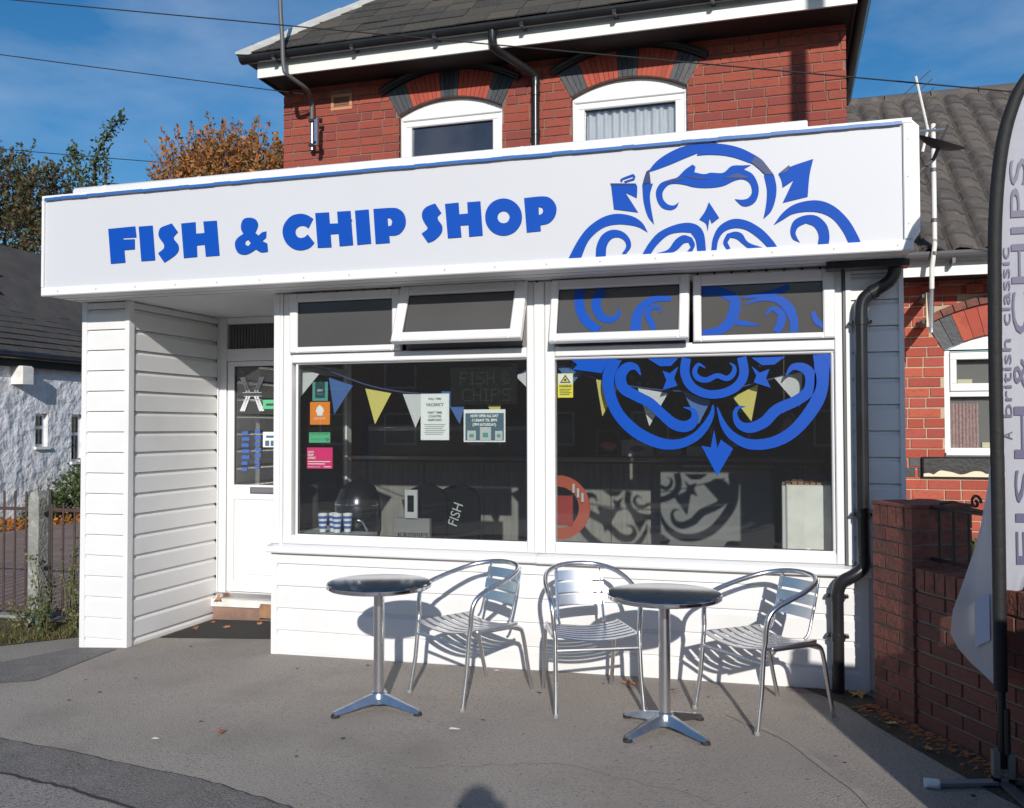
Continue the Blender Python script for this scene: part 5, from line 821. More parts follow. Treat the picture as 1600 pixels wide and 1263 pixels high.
# pier
for k in range(14):
    z = .03+k*.075
    brs = ((0, .215), (.225, .335)) if k % 2 else ((0, .105), (.115, .335))
    if k == 13:
        brs = tuple((j*.0693, j*.0693+.0595) for j in range(5)); hh = .105
    else: hh = .065
    for a, b_ in brs: flip_fix(wbox(MB(), a, b_, -.335, .012, z, z+hh).build('pier_brick', 'brick_g', gw_))
flip_fix(wbox(MB(), .006, .329, -.33, .004, -.05, 1.09).build('pier_core', 'mortar_g', gw_))
flip_fix(wbox(MB(), -.004, .340, -.340, .015, 1.1115, 1.128).build('pier_cap', 'brick_g', gw_))
# iron railings on the wall
rg = thing('iron_railings', wp(.34, -.1, .81), 'black iron railings with a scroll on top of the garden wall', 'railings')
for z, r in ((1.115, .010), (.855, .010)): MB().tube([wp(.34, -.1, z), wp(2.9, -.1, z)], r, 6).build('rail', 'iron', rg)
for i in range(24): MB().tube([wp(.40+i*.105, -.1, .84), wp(.40+i*.105, -.1, 1.115)], .0075, 6).build('bar', 'iron', rg)
def scroll(cu, cz, s, fl):
    pts = []
    for k in range(26):
        a = k/25*2.6*math.pi; r = s*(.12+.88*(1-k/25)); pts.append(wp(cu+fl*(math.cos(a)*r*.5), -.1, cz+math.sin(a)*r*.5))
    return pts
for cu in (.66, 1.42, 2.1):
    MB().tube(scroll(cu, 1.165, .075, 1), .007, 6).build('scroll', 'iron', rg, smooth=True); MB().tube(scroll(cu+.14, 1.165, .075, -1), .007, 6).build('scroll', 'iron', rg, smooth=True)
    MB().tube(smooth_path([wp(cu-.25, -.1, 1.14), wp(cu-.15, -.1, 1.155), wp(cu-.05, -.1, 1.135), wp(cu+.07, -.1, 1.125), wp(cu+.19, -.1, 1.135), wp(cu+.29, -.1, 1.155), wp(cu+.39, -.1, 1.14)], 4), .007, 6).build('scroll', 'iron', rg, smooth=True)

# ============================================================ FEATHER FLAG
FY = -1.30; ff = thing('feather_flag', (.828, FY, 0), 'tall white feather flag with black pole sleeve and purple grey lettering', 'flag')
pp = smooth_path([(.826, FY, .42), (.828, FY, 1.2), (.826, FY, 1.75), (.828, FY, 2.10), (.834, FY, 2.40), (.857, FY, 2.66), (.895, FY, 2.84), (.955, FY, 2.98), (1.06, FY, 3.08), (1.20, FY, 3.10), (1.32, FY, 3.04)], 5)
MB().tube(pp, [.027]*(len(pp)-24)+[.027-.0004*i for i in range(24)], 12).build('pole_sleeve', mat('black_sleeve', (.012, .012, .013), .7, bump=.2, bscale=30), ff, smooth=True)
MB().tube([(.828, FY, .43), (.828, FY, .10)], .017, 10).build('pole', 'black_pl', ff, smooth=True)
MB().tube([(.845, FY-.02, .35), (.845, FY-.02, .16)], .012, 8).build('pole_clip', 'iron', ff, smooth=True)
edge = [Vector((.827, FY, .84+.06*i)) for i in range(6)]+[p for p in pp if p.z > 1.2]
b = MB(); n = len(edge); N = 9
for i, p in enumerate(edge):
    z = p.z; rx = 1.46 if z < 2.5 else 1.46-(z-2.5)**2*.35; taper = 1 if z > 1.5 else max(.10, (z-.80)/.7)
    rx = p.x+.03+(rx-p.x)*taper; rx = max(rx, p.x+.03)
    for k in range(N):
        t = k/(N-1); b.v.append(Vector((p.x+.028+(rx-p.x-.028)*t, FY+.03*math.sin(t*6+z*2.2)*t*t, z-(0 if z < 2.95 else t*t*.5*(z-2.95)))))
for i in range(n-1):
    for k in range(N-1): b.f.append((i*N+k, i*N+k+1, (i+1)*N+k+1, (i+1)*N+k))
cl = b.build('cloth', 'flag', ff, smooth=True)
# the loose tail that blows round to the left of the pole
tail = [(1.36, .800), (1.25, .785), (1.1, .762), (.98, .735), (.86, .700), (.74, .662), (.64, .652), (.58, .680), (.52, .725), (.47, .775), (.44, .805)]
b = MB(); N = 14; CA = Vector((0, -5.5931, 1.5228))
def tailpt(xa, z, f):       # the sheet hangs away from the pole, almost edge on to the sun
    s = (3.529-4.293*(.822+(xa-.822)*f))/(.822+(xa-.822)*f+.944); s = max(s, 0)+.0
    return Vector((.822-.22*s, FY+.03+s, CA.z+(z-CA.z)*(4.293+s)/4.293))
for i, (z, xl) in enumerate(tail):
    for k in range(N):
        t = k/(N-1); p = tailpt(xl, z, t); p.x += .009*math.sin(t*8+i*.5)*t; b.v.append(p)
for i in range(len(tail)-1):
    for k in range(N-1): b.f.append((i*N+k, i*N+k+1, (i+1)*N+k+1, (i+1)*N+k))
ct = b.build('cloth_tail', 'flag', ff, smooth=True)
b = MB()
for i, z in enumerate((.80, .70, .60)):
    for xa in (.745, .80): q = tailpt(xa, z+(.02 if xa > .77 else -.01), 1); b.v.append(q+Vector((-.006, -.003, 0)))
b.f = [(0, 1, 3, 2), (2, 3, 5, 4)]; b.build('tail_print', 'flagblue', ct)
for w_, z_, x_, sz, wd in (('A', 1.47, .886, .052, .034), ('british', 1.555, .886, .052, .33), ('classic', 1.945, .886, .052, .33)): text('flag_word', w_, x_, z_, FY-.0065, sz, 'purple', cl, align='LEFT', rot=R_(90), width=wd)
for w_, z_, wd in (('FISH', .92, .66), ('&', 1.68, .13), ('CHIPS', 1.90, .74)): text('flag_word', w_, .953, z_, FY-.0075, .088, 'purple', cl, align='LEFT', rot=R_(90), width=wd)
b = MB().box(.79, .815, FY-.03, FY+.03, .0+gz(.8), .17).box(.845, .87, FY-.03, FY+.03, gz(.8), .17).box(.79, .87, FY-.03, FY+.03, .045, .065).build('base_bracket', mat('galvanised_bracket', (.28, .28, .27), .5, .6), ff)
def leg_flat(a, b_, w, z, m, name):
    a, b_ = Vector(a), Vector(b_); d = (b_-a).normalized(); s = Vector((-d.y, d.x))*w/2; B = MB()
    q = [a-s, b_-s, b_+s, a+s]; B.add([(p.x, p.y, z) for p in q]+[(p.x, p.y, z+.012) for p in q], [(3, 2, 1, 0), (4, 5, 6, 7), (0, 1, 5, 4), (1, 2, 6, 5), (2, 3, 7, 6), (3, 0, 4, 7)]); return B.build(name, m, ff)
leg_flat((.80, FY-.02), (.565, FY-.10), .045, .04, mat('grey_base_leg', (.20, .20, .22), .6), 'base_leg')
leg_flat((.86, FY), (1.35, FY+.02), .045, .04, 'gutter_grey', 'base_leg'); leg_flat((.83, FY+.03), (.95, FY+.42), .045, .04, 'gutter_grey', 'base_leg'); leg_flat((.83, FY-.03), (.90, FY-.40), .045, .04, 'gutter_grey', 'base_leg')
MB().cbox(.512, .572, FY-.135, FY-.085, .03, .058, .01).build('base_foot', 'white_paint', ff)

ff.location.x += .03
# ============================================================ TABLES AND CHAIRS
def make_table(nm, legs, label):
    t = thing(nm, (0, 0, 0), label, 'table', 'round metal cafe tables')
    H = .685; r = .284
    MB().lathe([(.001, H), (r-.012, H), (r-.006, H-.001), (r-.002, H-.006)], (0, 0, 0), 56).build('tabletop', 'steel_top', t, smooth=True)
    MB().lathe([(r-.004, H-.006), (r+.002, H-.010), (r+.002, H-.024), (r-.004, H-.030), (r-.02, H-.030), (r-.02, H-.008)], (0, 0, 0), 56).build('rim', 'chrome', t, smooth=True)
    MB().lathe([(.14, H-.012), (.14, H-.026), (.03, H-.04), (.03, H-.012)], (0, 0, 0), 24).build('top_plate', 'alu_cast', t)
    MB().tube([(0, 0, .075), (0, 0, H-.03)], .029, 20).build('pedestal', 'alu', t, smooth=True)
    MB().lathe([(.045, .06), (.040, .085), (.033, .094), (.029, .096)], (0, 0, 0), 20).build('hub', 'alu_cast', t, smooth=True)
    for a in legs:
        c, s = math.cos(a), math.sin(a); b = MB(); secs = [(.02, .036, .088, .030), (.06, .034, .082, .040), (.12, .028, .068, .034), (.19, .024, .050, .022), (.245, .022, .038, .016), (.272, .018, .030, .014)]
        for u, hw, z1, z0 in secs:
            for w_, z in ((-hw, z0), (-hw*.35, z1), (hw*.35, z1), (hw, z0)): b.v.append(Vector((u*c-w_*s, u*s+w_*c, z)))
        for i in range(len(secs)-1):
            for k in range(4): b.f.append((i*4+k, i*4+(k+1) % 4, i*4+4+(k+1) % 4, i*4+4+k))
        b.f += [(3, 2, 1, 0), tuple(range(len(b.v)-4, len(b.v)))]
        lg = flip_fix(b.build('leg', 'alu_cast', t, smooth=True))
        MB().lathe([(.022, 0), (.024, .004), (.020, .015), (.010, .020)], (.262*c, .262*s, 0), 12).build('foot', 'rubber', lg)
    return t
t1 = make_table('cafe_table', [R_(a) for a in (-126, -14, 108)], 'round metal pedestal table standing left of the three chairs'); t1.location = (-2.131, -.971, gz(-2.13))
t2 = make_table('cafe_table', [R_(a) for a in (144, 55, -36, -125)], 'round metal pedestal table between the second and third chairs'); t2.location = (-.585, -.96, gz(-.58))
def make_chair(label):
    t = thing('cafe_chair', (0, 0, 0), label, 'chair', 'aluminium cafe chairs')
    for s in (-1, 1):
        MB().tube([(s*.238, -.262, 0), (s*.231, -.225, .20), (s*.228, -.205, .40), (s*.232, -.198, .44)], .0125, 10).build('leg', 'alu', t, smooth=True)
        lg = MB().tube(smooth_path([(s*.228, -.15, .398), (s*.215, .10, .392), (s*.206, .175, .380), (s*.204, .215, .335), (s*.203, .255, .15), (s*.202, .292, 0)], 4), .0115, 10).build('leg', 'alu', t, smooth=True)
        MB().tube(smooth_path([(s*.130, .165, .398), (s*.133, .190, .425), (s*.132, .215, .50), (s*.131, .250, .62), (s*.128, .268, .705)], 4), .008, 8).build('back_rod', 'alu', t, smooth=True)
        MB().lathe([(.014, 0), (.0145, .012), (.0125, .020)], (s*.238, -.262, 0), 10).build('foot_cap', 'grey', t)
        MB().tube(smooth_path([(s*.222, -.198, .405), (s*.218, 0, .402), (s*.205, .165, .404)], 4), .010, 8).build('seat_rail', 'alu', t, smooth=True)
    loop = [(-.232, -.198, .44), (-.238, -.195, .52), (-.243, -.175, .575), (-.246, -.125, .612), (-.243, -.03, .640), (-.228, .08, .668), (-.190, .18, .695), (-.125, .245, .712), (-.06, .268, .719), (0, .272, .721)]
    loop = loop+[(-x, y, z) for x, y, z in reversed(loop[:-1])]
    MB().tube(smooth_path(loop, 5), .0135, 12).build('armrest_loop', 'alu', t, smooth=True)
    MB().tube([(-.227, -.212, .335), (.227, -.212, .335)], .010, 8).build('stretcher', 'alu', t, smooth=True)
    MB().tube([(-.205, .20, .36), (.205, .20, .36)], .009, 8).build('stretcher', 'alu', t, smooth=True)
    for i, y in enumerate([-.200, -.145, -.090, -.035, .020, .075, .130]):
        w_ = .222-.002*i; b = MB(); n = 10
        for k in range(n+1):
            x = -w_+2*w_*k/n; q = (x/w_)**2; z = .408-.026*(1-q)
            for yy, zz in ((y-.022, z+.001), (y-.018, z+.005), (y+.018, z+.005), (y+.022, z+.001), (y+.018, z-.001), (y-.018, z-.001)): b.v.append(Vector((x, yy-.012*(1-q)*(1 if i == 0 else .4), zz)))
        for k in range(n):
            for j in range(6): b.f.append((k*6+j, k*6+(j+1) % 6, k*6+6+(j+1) % 6, k*6+6+j))
        b.f += [tuple(range(6)), tuple(range(n*6, n*6+6))]
        flip_fix(b.build('seat_slat', 'alu', t, smooth=True))
    for z, yb in ((.655, .258), (.588, .240), (.521, .222)):
        b = MB(); n = 8; tl = .27
        for k in range(n+1):
            x = -.142+.284*k/n; q = (x/.142)**2; yy = yb+.012*(1-q)-.010
            for dz, dy in ((-.027, -.004), (.027, -.004+tl*.054*.9), (.027, tl*.054*.9), (-.027, 0)): b.v.append(Vector((x, yy+dy, z+dz)))
        for k in range(n):
            for j in range(4): b.f.append((k*4+j, k*4+(j+1) % 4, k*4+4+(j+1) % 4, k*4+4+j))
        b.f += [(0, 1, 2, 3), tuple(range(n*4, n*4+4))]
        flip_fix(b.build('back_slat', 'alu', t, smooth=True))
    return t
def copy_tree(o, parent=None):
    c = o.copy(); COL.objects.link(c); c.parent = parent
    for ch in [x for x in o.children]: copy_tree(ch, c)
    return c
def place(o, x, y, deg): o.location = (x, y, gz(x)+.001); o.rotation_euler = (0, 0, R_(deg))
c1 = make_chair('aluminium slatted armchair turned left beside the left table')
c2 = copy_tree(c1); c2['label'] = 'aluminium slatted armchair facing forward between the two tables'
c3 = copy_tree(c1); c3['label'] = 'aluminium slatted armchair right of the right table near the black downpipe'
place(c1, -1.737, -.575, -31); place(c2, -1.05, -.575, 25); place(c3, -.12, -.575, -46)

# ============================================================ NOTICES, STICKERS, BUNTING
def notice(nm, key, m, label, cat, y=.055):
    x0, z0, x1, z1 = R[key]; t = thing(nm, (x0, y, z0), label, cat); rect_front('sheet', x0, z0, x1, z1, y, m, t, .0015); return t, x0, z0, x1, z1
t, x0, z0, x1, z1 = notice('vacancy_notice', 'vacancy', 'paper', 'white VACANCY notice taped inside the left shop window', 'notice'); xc = (x0+x1)/2; H = z1-z0
for s, fz, sz, wd in (('FULL TIME', .87, .018, .09), ('VACANCY', .73, .030, .125), ('PART TIME', .57, .020, .10), ('COUNTER', .49, .020, .09), ('ASSISTANT', .41, .020, .10)): text('print', s, xc, z0+H*fz, .0542, sz, 'ink', t, width=wd, bold=.0004)
for i in range(6): rect_front('print_line', xc-.075+(i % 2)*.008, z0+H*(.33-i*.042), xc+.075-(i % 3)*.01, z0+H*(.33-i*.042)+.004, .0535, 'grey', t, .0008)
t, x0, z0, x1, z1 = notice('opening_hours_poster', 'opening', 'paper', 'slate blue poster with opening hours inside the left shop window', 'poster'); xc = (x0+x1)/2
rect_front('poster_print', x0+.012, z0+.010, x1-.010, z1-.024, .0535, 'slateblue', t, .001)
for s, z, wd in (('NOW OPEN ALL DAY', z1-.050, .19), ('11:30AM TIL 8PM', z1-.078, .17), ('(7PM SATURDAY)', z1-.106, .16)): text('print', s, xc, z, .0525, .024, 'white', t, width=wd, bold=.0008)
for a, w_, h in ((.045, .06, .062), (.140, .075, .085), (.23, .05, .06)):
    rect_front('print_box', x0+a-w_/2+.01, z0+.012, x0+a+w_/2+.01, z0+.012+h, .0525, 'palegrey', t, .0008); rect_front('print_box', x0+a-w_/4+.01, z0+.03, x0+a+w_/4+.01, z0+.03+h*.35, .0518, 'teal', t, .0005)
t, x0, z0, x1, z1 = notice('delivery_sticker', 'teal', 'teal', 'dark and pale green delivery sticker, topmost in the left window column', 'sticker')
rect_front('sticker_print', x0+.022, z0+.02, x1-.022, z1, .0535, 'deep', t, .001); text('print', 'uber', (x0+x1)/2, z0+.065, .0525, .028, 'paper', t, width=.042); text('print', 'Eats', (x0+x1)/2, z0+.040, .0525, .024, 'teal', t, width=.042)
t, x0, z0, x1, z1 = notice('delivery_sticker', 'orange', 'orange', 'square orange sticker with white house and cutlery sign, left window', 'sticker'); xc = (x0+x1)/2
flip_fix(MB().poly([(xc-.032, z0+.085), (xc-.024, z0+.115), (xc, z0+.135), (xc+.024, z0+.115), (xc+.032, z0+.085), (xc+.022, z0+.085), (xc+.020, z0+.062), (xc-.020, z0+.062), (xc-.022, z0+.085)], lambda x, z, d: (x, .0535+d, z), .001).build('sticker_print', 'white', t))
text('print', 'JUST EAT', xc, z0+.035, .053, .02, 'white', t, width=.09)
t, x0, z0, x1, z1 = notice('hygiene_rating_sticker', 'green', 'black', 'green and black food hygiene rating sticker, left window', 'sticker')
rect_front('sticker_print', x0+.006, z0+.012, x1-.006, z1-.030, .0535, 'green', t, .001); text('print', 'FOOD HYGIENE RATING', (x0+x1)/2, z1-.044, .0525, .011, 'ink', t, width=.14)
for i in range(6):
    cx = x0+.03+i*.023; MB().tube([(cx, .0535, z0+.035), (cx, .0525, z0+.035)], .011 if i == 5 else .008, 12).build('rating_dot', 'ink' if i == 5 else 'teal', t)
text('print', '5', x0+.03+5*.023, z0+.030, .0518, .016, 'white', t)
t, x0, z0, x1, z1 = notice('pink_notice', 'pink', 'pink', 'bright pink notice, lowest in the left window column', 'sticker')
for i, s in enumerate(("LET'S", 'KEEP', 'APART')): text('print', s, x0+.008, z1-.038-i*.020, .0528, .020, 'white', t, align='LEFT', bold=.0006)
for i, w_ in enumerate((.17, .13)): rect_front('print_line', x0+.008, z0+.045-i*.016, x0+.008+w_, z0+.051-i*.016, .0528, 'white', t, .0008)
rect_front('print_line', x0+.008, z0+.010, x0+.10, z0+.013, .0528, 'white', t, .0008); rect_front('print_line', x0+.13, z0+.010, x1-.01, z0+.016, .0528, 'white', t, .0008)
t, x0, z0, x1, z1 = notice('warning_sticker', 'warn', 'yellow', 'yellow warning sticker with black triangle, right window', 'sticker'); xc = (x0+x1)/2
rect_front('sticker_print', x0+.004, z1-.066, x1-.004, z1-.004, .0537, 'white', t, .001)
flip_fix(MB().poly([(xc-.036, z1-.060), (xc+.036, z1-.060), (xc, z1-.008)], lambda x, z, d: (x, .0528+d, z), .0008, [[(xc-.024, z1-.053), (xc+.024, z1-.053), (xc, z1-.021)]]).build('triangle', 'ink', t))
flip_fix(MB().poly([(xc-.024, z1-.053), (xc+.024, z1-.053), (xc, z1-.021)], lambda x, z, d: (x, .053+d, z), .0006).build('triangle', 'yellow', t))
MB().box(xc-.008, xc+.008, .052, .0526, z1-.048, z1-.034).build('triangle', 'ink', t)
text('print', 'WARNING', xc, z1-.086, .0528, .018, 'ink', t, width=.08, bold=.0005)
for i in range(4): rect_front('print_line', x0+.012, z1-.102-i*.011, x1-.012-(i % 2)*.01, z1-.098-i*.011, .0535, 'ink', t, .0005)
# led board hanging in the left window
x0, z0, x1, z1 = R['led']; t = thing('light_up_sign', (x0, .12, z0), 'black unlit FISH & CHIPS dot letter sign hanging in the left window', 'sign')
MB().cbox(x0, x1, .10, .12, z0, z1, .004).build('board', 'black', t)
led = mat('unlit_led_dot', (.045, .045, .04), .5)
def dots(s, xa, zb, h, k):
    font = {'F': ('11111', '10000', '10000', '11110', '10000', '10000', '10000'), 'I': ('111', '010', '010', '010', '010', '010', '111'), 'S': ('01111', '10000', '10000', '01110', '00001', '00001', '11110'), 'H': ('10001', '10001', '10001', '11111', '10001', '10001', '10001'),
            '&': ('01100', '10010', '10100', '01000', '10101', '10010', '01101'), 'C': ('01111', '10000', '10000', '10000', '10000', '10000', '01111'), 'P': ('11110', '10001', '10001', '11110', '10000', '10000', '10000'), ' ': ('00',)*7}
    b = MB(); x = xa
    for ch in s:
        g_ = font[ch]
        for r, row in enumerate(g_):
            for c_, v in enumerate(row):
                if v == '1': b.box(x+c_*k, x+c_*k+k*.5, .0975, .0998, zb+(6-r)*h/7, zb+(6-r)*h/7+k*.5)
        x += (len(g_[0])+1)*k
    b.build('dot_lettering', led, t)
dots('FISH &', x0+.07, z0+.135, .085, .0115); dots('CHIPS', x0+.085, z0+.025, .085, .0125)
# bunting
for nm, k0, k1, lab, sp in (('bunting', 0, 7, 'string of white, blue and yellow pennants inside the left window', [(-3.20, .14, 1.95), (-3.05, .14, 1.93), (-2.7, .14, 1.81), (-2.33, .14, 1.755), (-1.95, .14, 1.775), (-1.5, .14, 1.93)]),
                            ('bunting', 7, 13, 'string of pennants inside the right window behind the blue emblem', [(-1.40, .14, 1.945), (-1.13, .14, 1.83), (-.87, .14, 1.775), (-.60, .14, 1.748), (-.30, .14, 1.76), (.11, .14, 1.865)])):
    t = thing(nm, sp[0], lab, 'bunting', 'pennant bunting in the windows'); MB().tube(smooth_path(sp, 5), .005, 6).build('string', 'string', t)
    for c, p in PENNANTS[k0:k1]: flip_fix(MB().poly(p, lambda x, z, d: (x, .138+d+.01*math.sin(z*20), z), .0015).build('pennant', {'w': 'pen_w', 'b': 'pen_b', 'y': 'pen_y'}[c], t))
# stickers in the door glass
DG = YD+.0145
t = thing('flag_sticker', (-4.26, DG, 1.66), 'white union flag sticker on the door glass', 'sticker'); x0, z0, x1, z1 = R['dflag']; xc = (x0+x1)/2; zm = (z0+z1)/2
b = MB()
for sx in (-1, 1):
    for sz in (-1, 1):
        for o_ in (.018, .042):
            p = [(xc+sx*o_, zm+sz*.02), (xc+sx*(o_+.016), zm+sz*.02), (xc+sx*(o_+.075), zm+sz*.14), (xc+sx*(o_+.052), zm+sz*.145)]
            b.poly(p, lambda x, z, d: (x, DG+d, z), .001)
flip_fix(b.build('sticker_stripe', 'pen_w', t))
b = MB()
for i in range(6): b.box(xc-.09+.01*(i % 2), xc+.09, DG, DG+.001, zm-.05+i*.03, zm-.046+i*.03)
b.build('sticker_line', 'palegrey', t)
for key, m, lab in (('dgreen', 'green', 'small green sticker on the door glass'), ('dposter', 'paper', 'small white opening hours poster on the door glass')):
    t, x0, z0, x1, z1 = notice('door_sticker', key, m, lab, 'sticker', DG)
    rect_front('sticker_print', x0+.03, z1-.05, x1-.02, z1-.03, DG-.001, 'ink' if m == 'green' else 'slateblue', t, .0008)
    if m == 'paper':
        for i in range(3): rect_front('sticker_print', x0+.02+i*.052, z0+.01, x0+.06+i*.052, z0+.055, DG-.001, 'slateblue', t, .0008)
for key in ('dblue1', 'dblue2'):
    x0, z0, x1, z1 = R[key]; t = thing('door_sticker', (x0, DG, z0), {'dblue1': 'narrow column of blue lettering on the left of the door glass', 'dblue2': 'column of blue lettering in the middle of the door glass'}[key], 'sticker'); b = MB(); rr = random.Random(3)
    for i in range(7):
        z = z1-(i+1)*(z1-z0)/7.2
        b.box(x0, x0+(x1-x0)*rr.uniform(.6, 1), DG, DG+.001, z, z+.028)
    b.build('print_line', 'dblue', t)

# ============================================================ SHOP INSIDE
t = thing('serving_counter', (-1.6, 2.6, .05), 'grey wood panelled serving counter with a steel top inside the shop', 'counter')
MB().box(-4.4, .30, 2.42, 2.95, .06, 1.215).build('counter_body', 'room_dark', t)
for i in range(8): MB().cbox(-4.4+i*.587, -4.4+i*.587+.580, 2.40, 2.419, .10, 1.21, .004).build('counter_panel', 'counter', t)
MB().cbox(-4.45, .33, 2.36, 3.0, 1.225, 1.27, .008).build('counter_top', 'counter_top', t)
fr = thing('frying_range', (-2.8, 2.9, 1.27), 'dark steel frying range with a glass front on the counter', 'range')
MB().box(-3.9, -2.0, 2.62, 3.1, 1.271, 1.56).build('range_body', 'room', fr); MB().box(-3.9, -2.0, 2.60, 2.615, 1.50, 1.54).build('range_rail', 'counter_top', fr)
for i in range(3): MB().tube([(-3.6+i*.5, 2.60, 1.40), (-3.5+i*.5, 2.58, 1.37)], .008, 6).build('range_handle', 'alu', fr)
def pic(nm, x0, x1, z0, z1, y, m, lab, cat='picture'):
    t = thing(nm, (x0, y, z0), lab, cat); MB().cbox(x0, x1, y, y+.02, z0, z1, .004).build('picture_board', m, t); return t
t = pic('framed_picture', -1.60, -1.40, 1.272, 1.50, 2.44, 'black', 'black framed picture of an orange fish standing on the counter')
b = MB().poly(smooth_poly([(-1.57, 1.37), (-1.52, 1.40), (-1.46, 1.39), (-1.42, 1.37), (-1.45, 1.33), (-1.52, 1.32)]), lambda x, z, d: (x, 2.434+d, z), .003); flip_fix(b.build('fish_print', 'fish', t))
e = MB(); e.box(-1.60, -1.40, 2.434, 2.438, 1.492, 1.50).box(-1.60, -1.40, 2.434, 2.438, 1.272, 1.28).box(-1.60, -1.592, 2.434, 2.438, 1.28, 1.492).box(-1.408, -1.40, 2.434, 2.438, 1.28, 1.492).build('picture_frame', 'grey', t)
t = pic('white_card', -1.385, -1.10, 1.272, 1.42, 2.46, 'palegrey', 'pale card with a blue fish standing on the counter', 'card'); flip_fix(MB().poly(smooth_poly([(-1.31, 1.34), (-1.26, 1.37), (-1.20, 1.36), (-1.17, 1.34), (-1.20, 1.32), (-1.27, 1.31)]), lambda x, z, d: (x, 2.454+d, z), .003).build('fish_print', 'dblue', t))
pic('white_card', -1.08, -.86, 1.272, 1.44, 2.48, 'grey', 'plain grey card standing on the counter right of the fish card', 'card')
pic('white_card', -.82, -.62, 1.272, 1.36, 2.50, 'palegrey', 'low pale card on the counter under the emblem', 'card')
t = thing('white_cabinet', (.15, .7, .05), 'plain white cabinet behind the right end of the right window', 'cabinet')
MB().cbox(.004, .268, .17, .60, .06, 1.178, .008).build('cabinet_body', 'white_paint', t); MB().cbox(-.02, .0015, .18, .60, .06, 1.172, .004).build('cabinet_side', 'palegrey', t)
b = MB(); rr = random.Random(1)
for i in range(7): x = .0+i*.035; b.box(x+.006, x+.034, .2, .45, 1.179, 1.183+rr.random()*.018)
b.build('leaflets', mat('brown_card', (.3, .16, .09), .8), t)
t = thing('tall_dark_cupboard', (-.5, 2.3, .05), 'dark charcoal cupboard in front of the counter', 'cupboard')
MB().cbox(-.98, -.10, 1.95, 2.34, .06, 1.20, .01).build('cupboard_body', 'room', t); MB().box(-.99, -.09, 1.94, 2.35, 1.201, 1.22).build('cupboard_top', 'counter', t)
MB().box(-.8, -.45, 1.93, 1.939, 1.205, 1.218).build('price_strip', 'palegrey', t)
t = thing('round_red_sign', (-1.47, .35, .8), 'round orange red sign at the bottom left of the right window', 'sign')
b = MB(); cx, cz = -1.46, .99; 
outl = [(cx+.215*math.cos(R_(a)), cz+.215*math.sin(R_(a))) for a in range(0, 360, 12)]; hole = [(cx+.14*math.cos(R_(a)), cz+.14*math.sin(R_(a))) for a in range(0, 360, 18)]
flip_fix(MB().poly(outl, lambda x, z, d: (x, .42+d, z), .01, [hole]).build('sign_ring', 'orangered', t)); MB().box(cx-.01, cx+.10, .41, .418, cz-.12, cz+.08).build('sign_bar', 'red', t)
for i in range(3): MB().box(cx+.10+i*.03, cx+.115+i*.03, .40, .418, cz+.10-i*.03, cz+.16-i*.03).build('sign_stripe', 'palegrey', t)
t = thing('steel_urn', (-3.15, .55, .75), 'dark rounded steel urn on a stand behind the lower left of the left window', 'urn')
MB().lathe([(.15, .72), (.17, .78), (.17, .98), (.15, 1.04), (.12, 1.10), (.04, 1.14), (.02, 1.17)], (-3.0, .55, 0), 24).build('urn_body', mat('dark_steel', (.06, .06, .07), .22, .8), t, smooth=True); MB().lathe([(.18, .05), (.18, .72), (.16, .725)], (-3.0, .55, 0), 20).build('urn_stand', 'room', t)
MB().tube([(-2.92, .38, .86), (-2.86, .34, .86), (-2.82, .34, .80)], .012, 8).build('urn_tap', 'chrome', t, smooth=True); MB().lathe([(.172, .965), (.176, .97), (.172, .98)], (-3.0, .55, 0), 24).build('urn_band', 'chrome', t, smooth=True)
for i in range(4):
    t = thing('striped_cup', (-3.10+i*.05, .22, .74), ['leftmost blue and white striped paper cup in the corner of the left window', 'second blue and white striped paper cup from the left', 'third blue and white striped paper cup from the left', 'rightmost blue and white striped paper cup in the corner of the left window'][i], 'cup', 'striped paper cups')
    x = -3.10+i*.055; y = .20+(i % 2)*.05; z = .80
    MB().lathe([(.022, z), (.034, z+.13), (.030, z+.13), (.02, z+.01)], (x, y, 0), 14).build('cup', 'paper', t, smooth=True)
    for k in range(3): MB().lathe([(.0265+k*.004, z+.025+k*.035), (.0285+k*.004, z+.043+k*.035), (.026, z+.043+k*.035), (.024, z+.025+k*.035)], (x, y, 0), 14).build('stripe', 'dblue', t)
t = thing('inner_window_shelf', (-1.5, .2, .78), 'white shelf running along the inside of the shop windows', 'shelf'); MB().box(-3.32, -2.75, .104, .34, .775, .795).build('shelf', 'palegrey', t)
# two dark padded chairs seen through the left window, white leaflet box beside
for i, (cx, lab) in enumerate(((-2.62, 'left dark arched chair back seen through the left window'), (-2.38, 'right dark arched chair back with white lettering seen through the left window'))):
    t = thing('padded_chair', (cx, .9, .05), lab, 'chair', 'dark padded chairs inside the shop')
    pts = [(cx-.16, .52), (cx-.165, .95), (cx-.12, 1.06), (cx, 1.10), (cx+.12, 1.06), (cx+.165, .95), (cx+.16, .52), (cx+.04, .68), (cx-.06, .64)]
    flip_fix(MB().poly(smooth_poly(pts), lambda x, z, d: (x, .92+d+i*.06, z), .05).build('backrest', 'black', t)); MB().box(cx-.18, cx+.18, .97+i*.06, 1.35, .45, .50).build('seat', 'room_dark', t)
    for s in (-1, 1):
        for y in (.98, 1.3): MB().box(cx+s*.15-.012, cx+s*.15+.012, y, y+.024, .05, .45).build('leg', 'iron', t)
    if i == 1: text('print', 'FISH', cx+.02, .86, .965, .11, 'palegrey', t, rot=R_(72), width=.17)
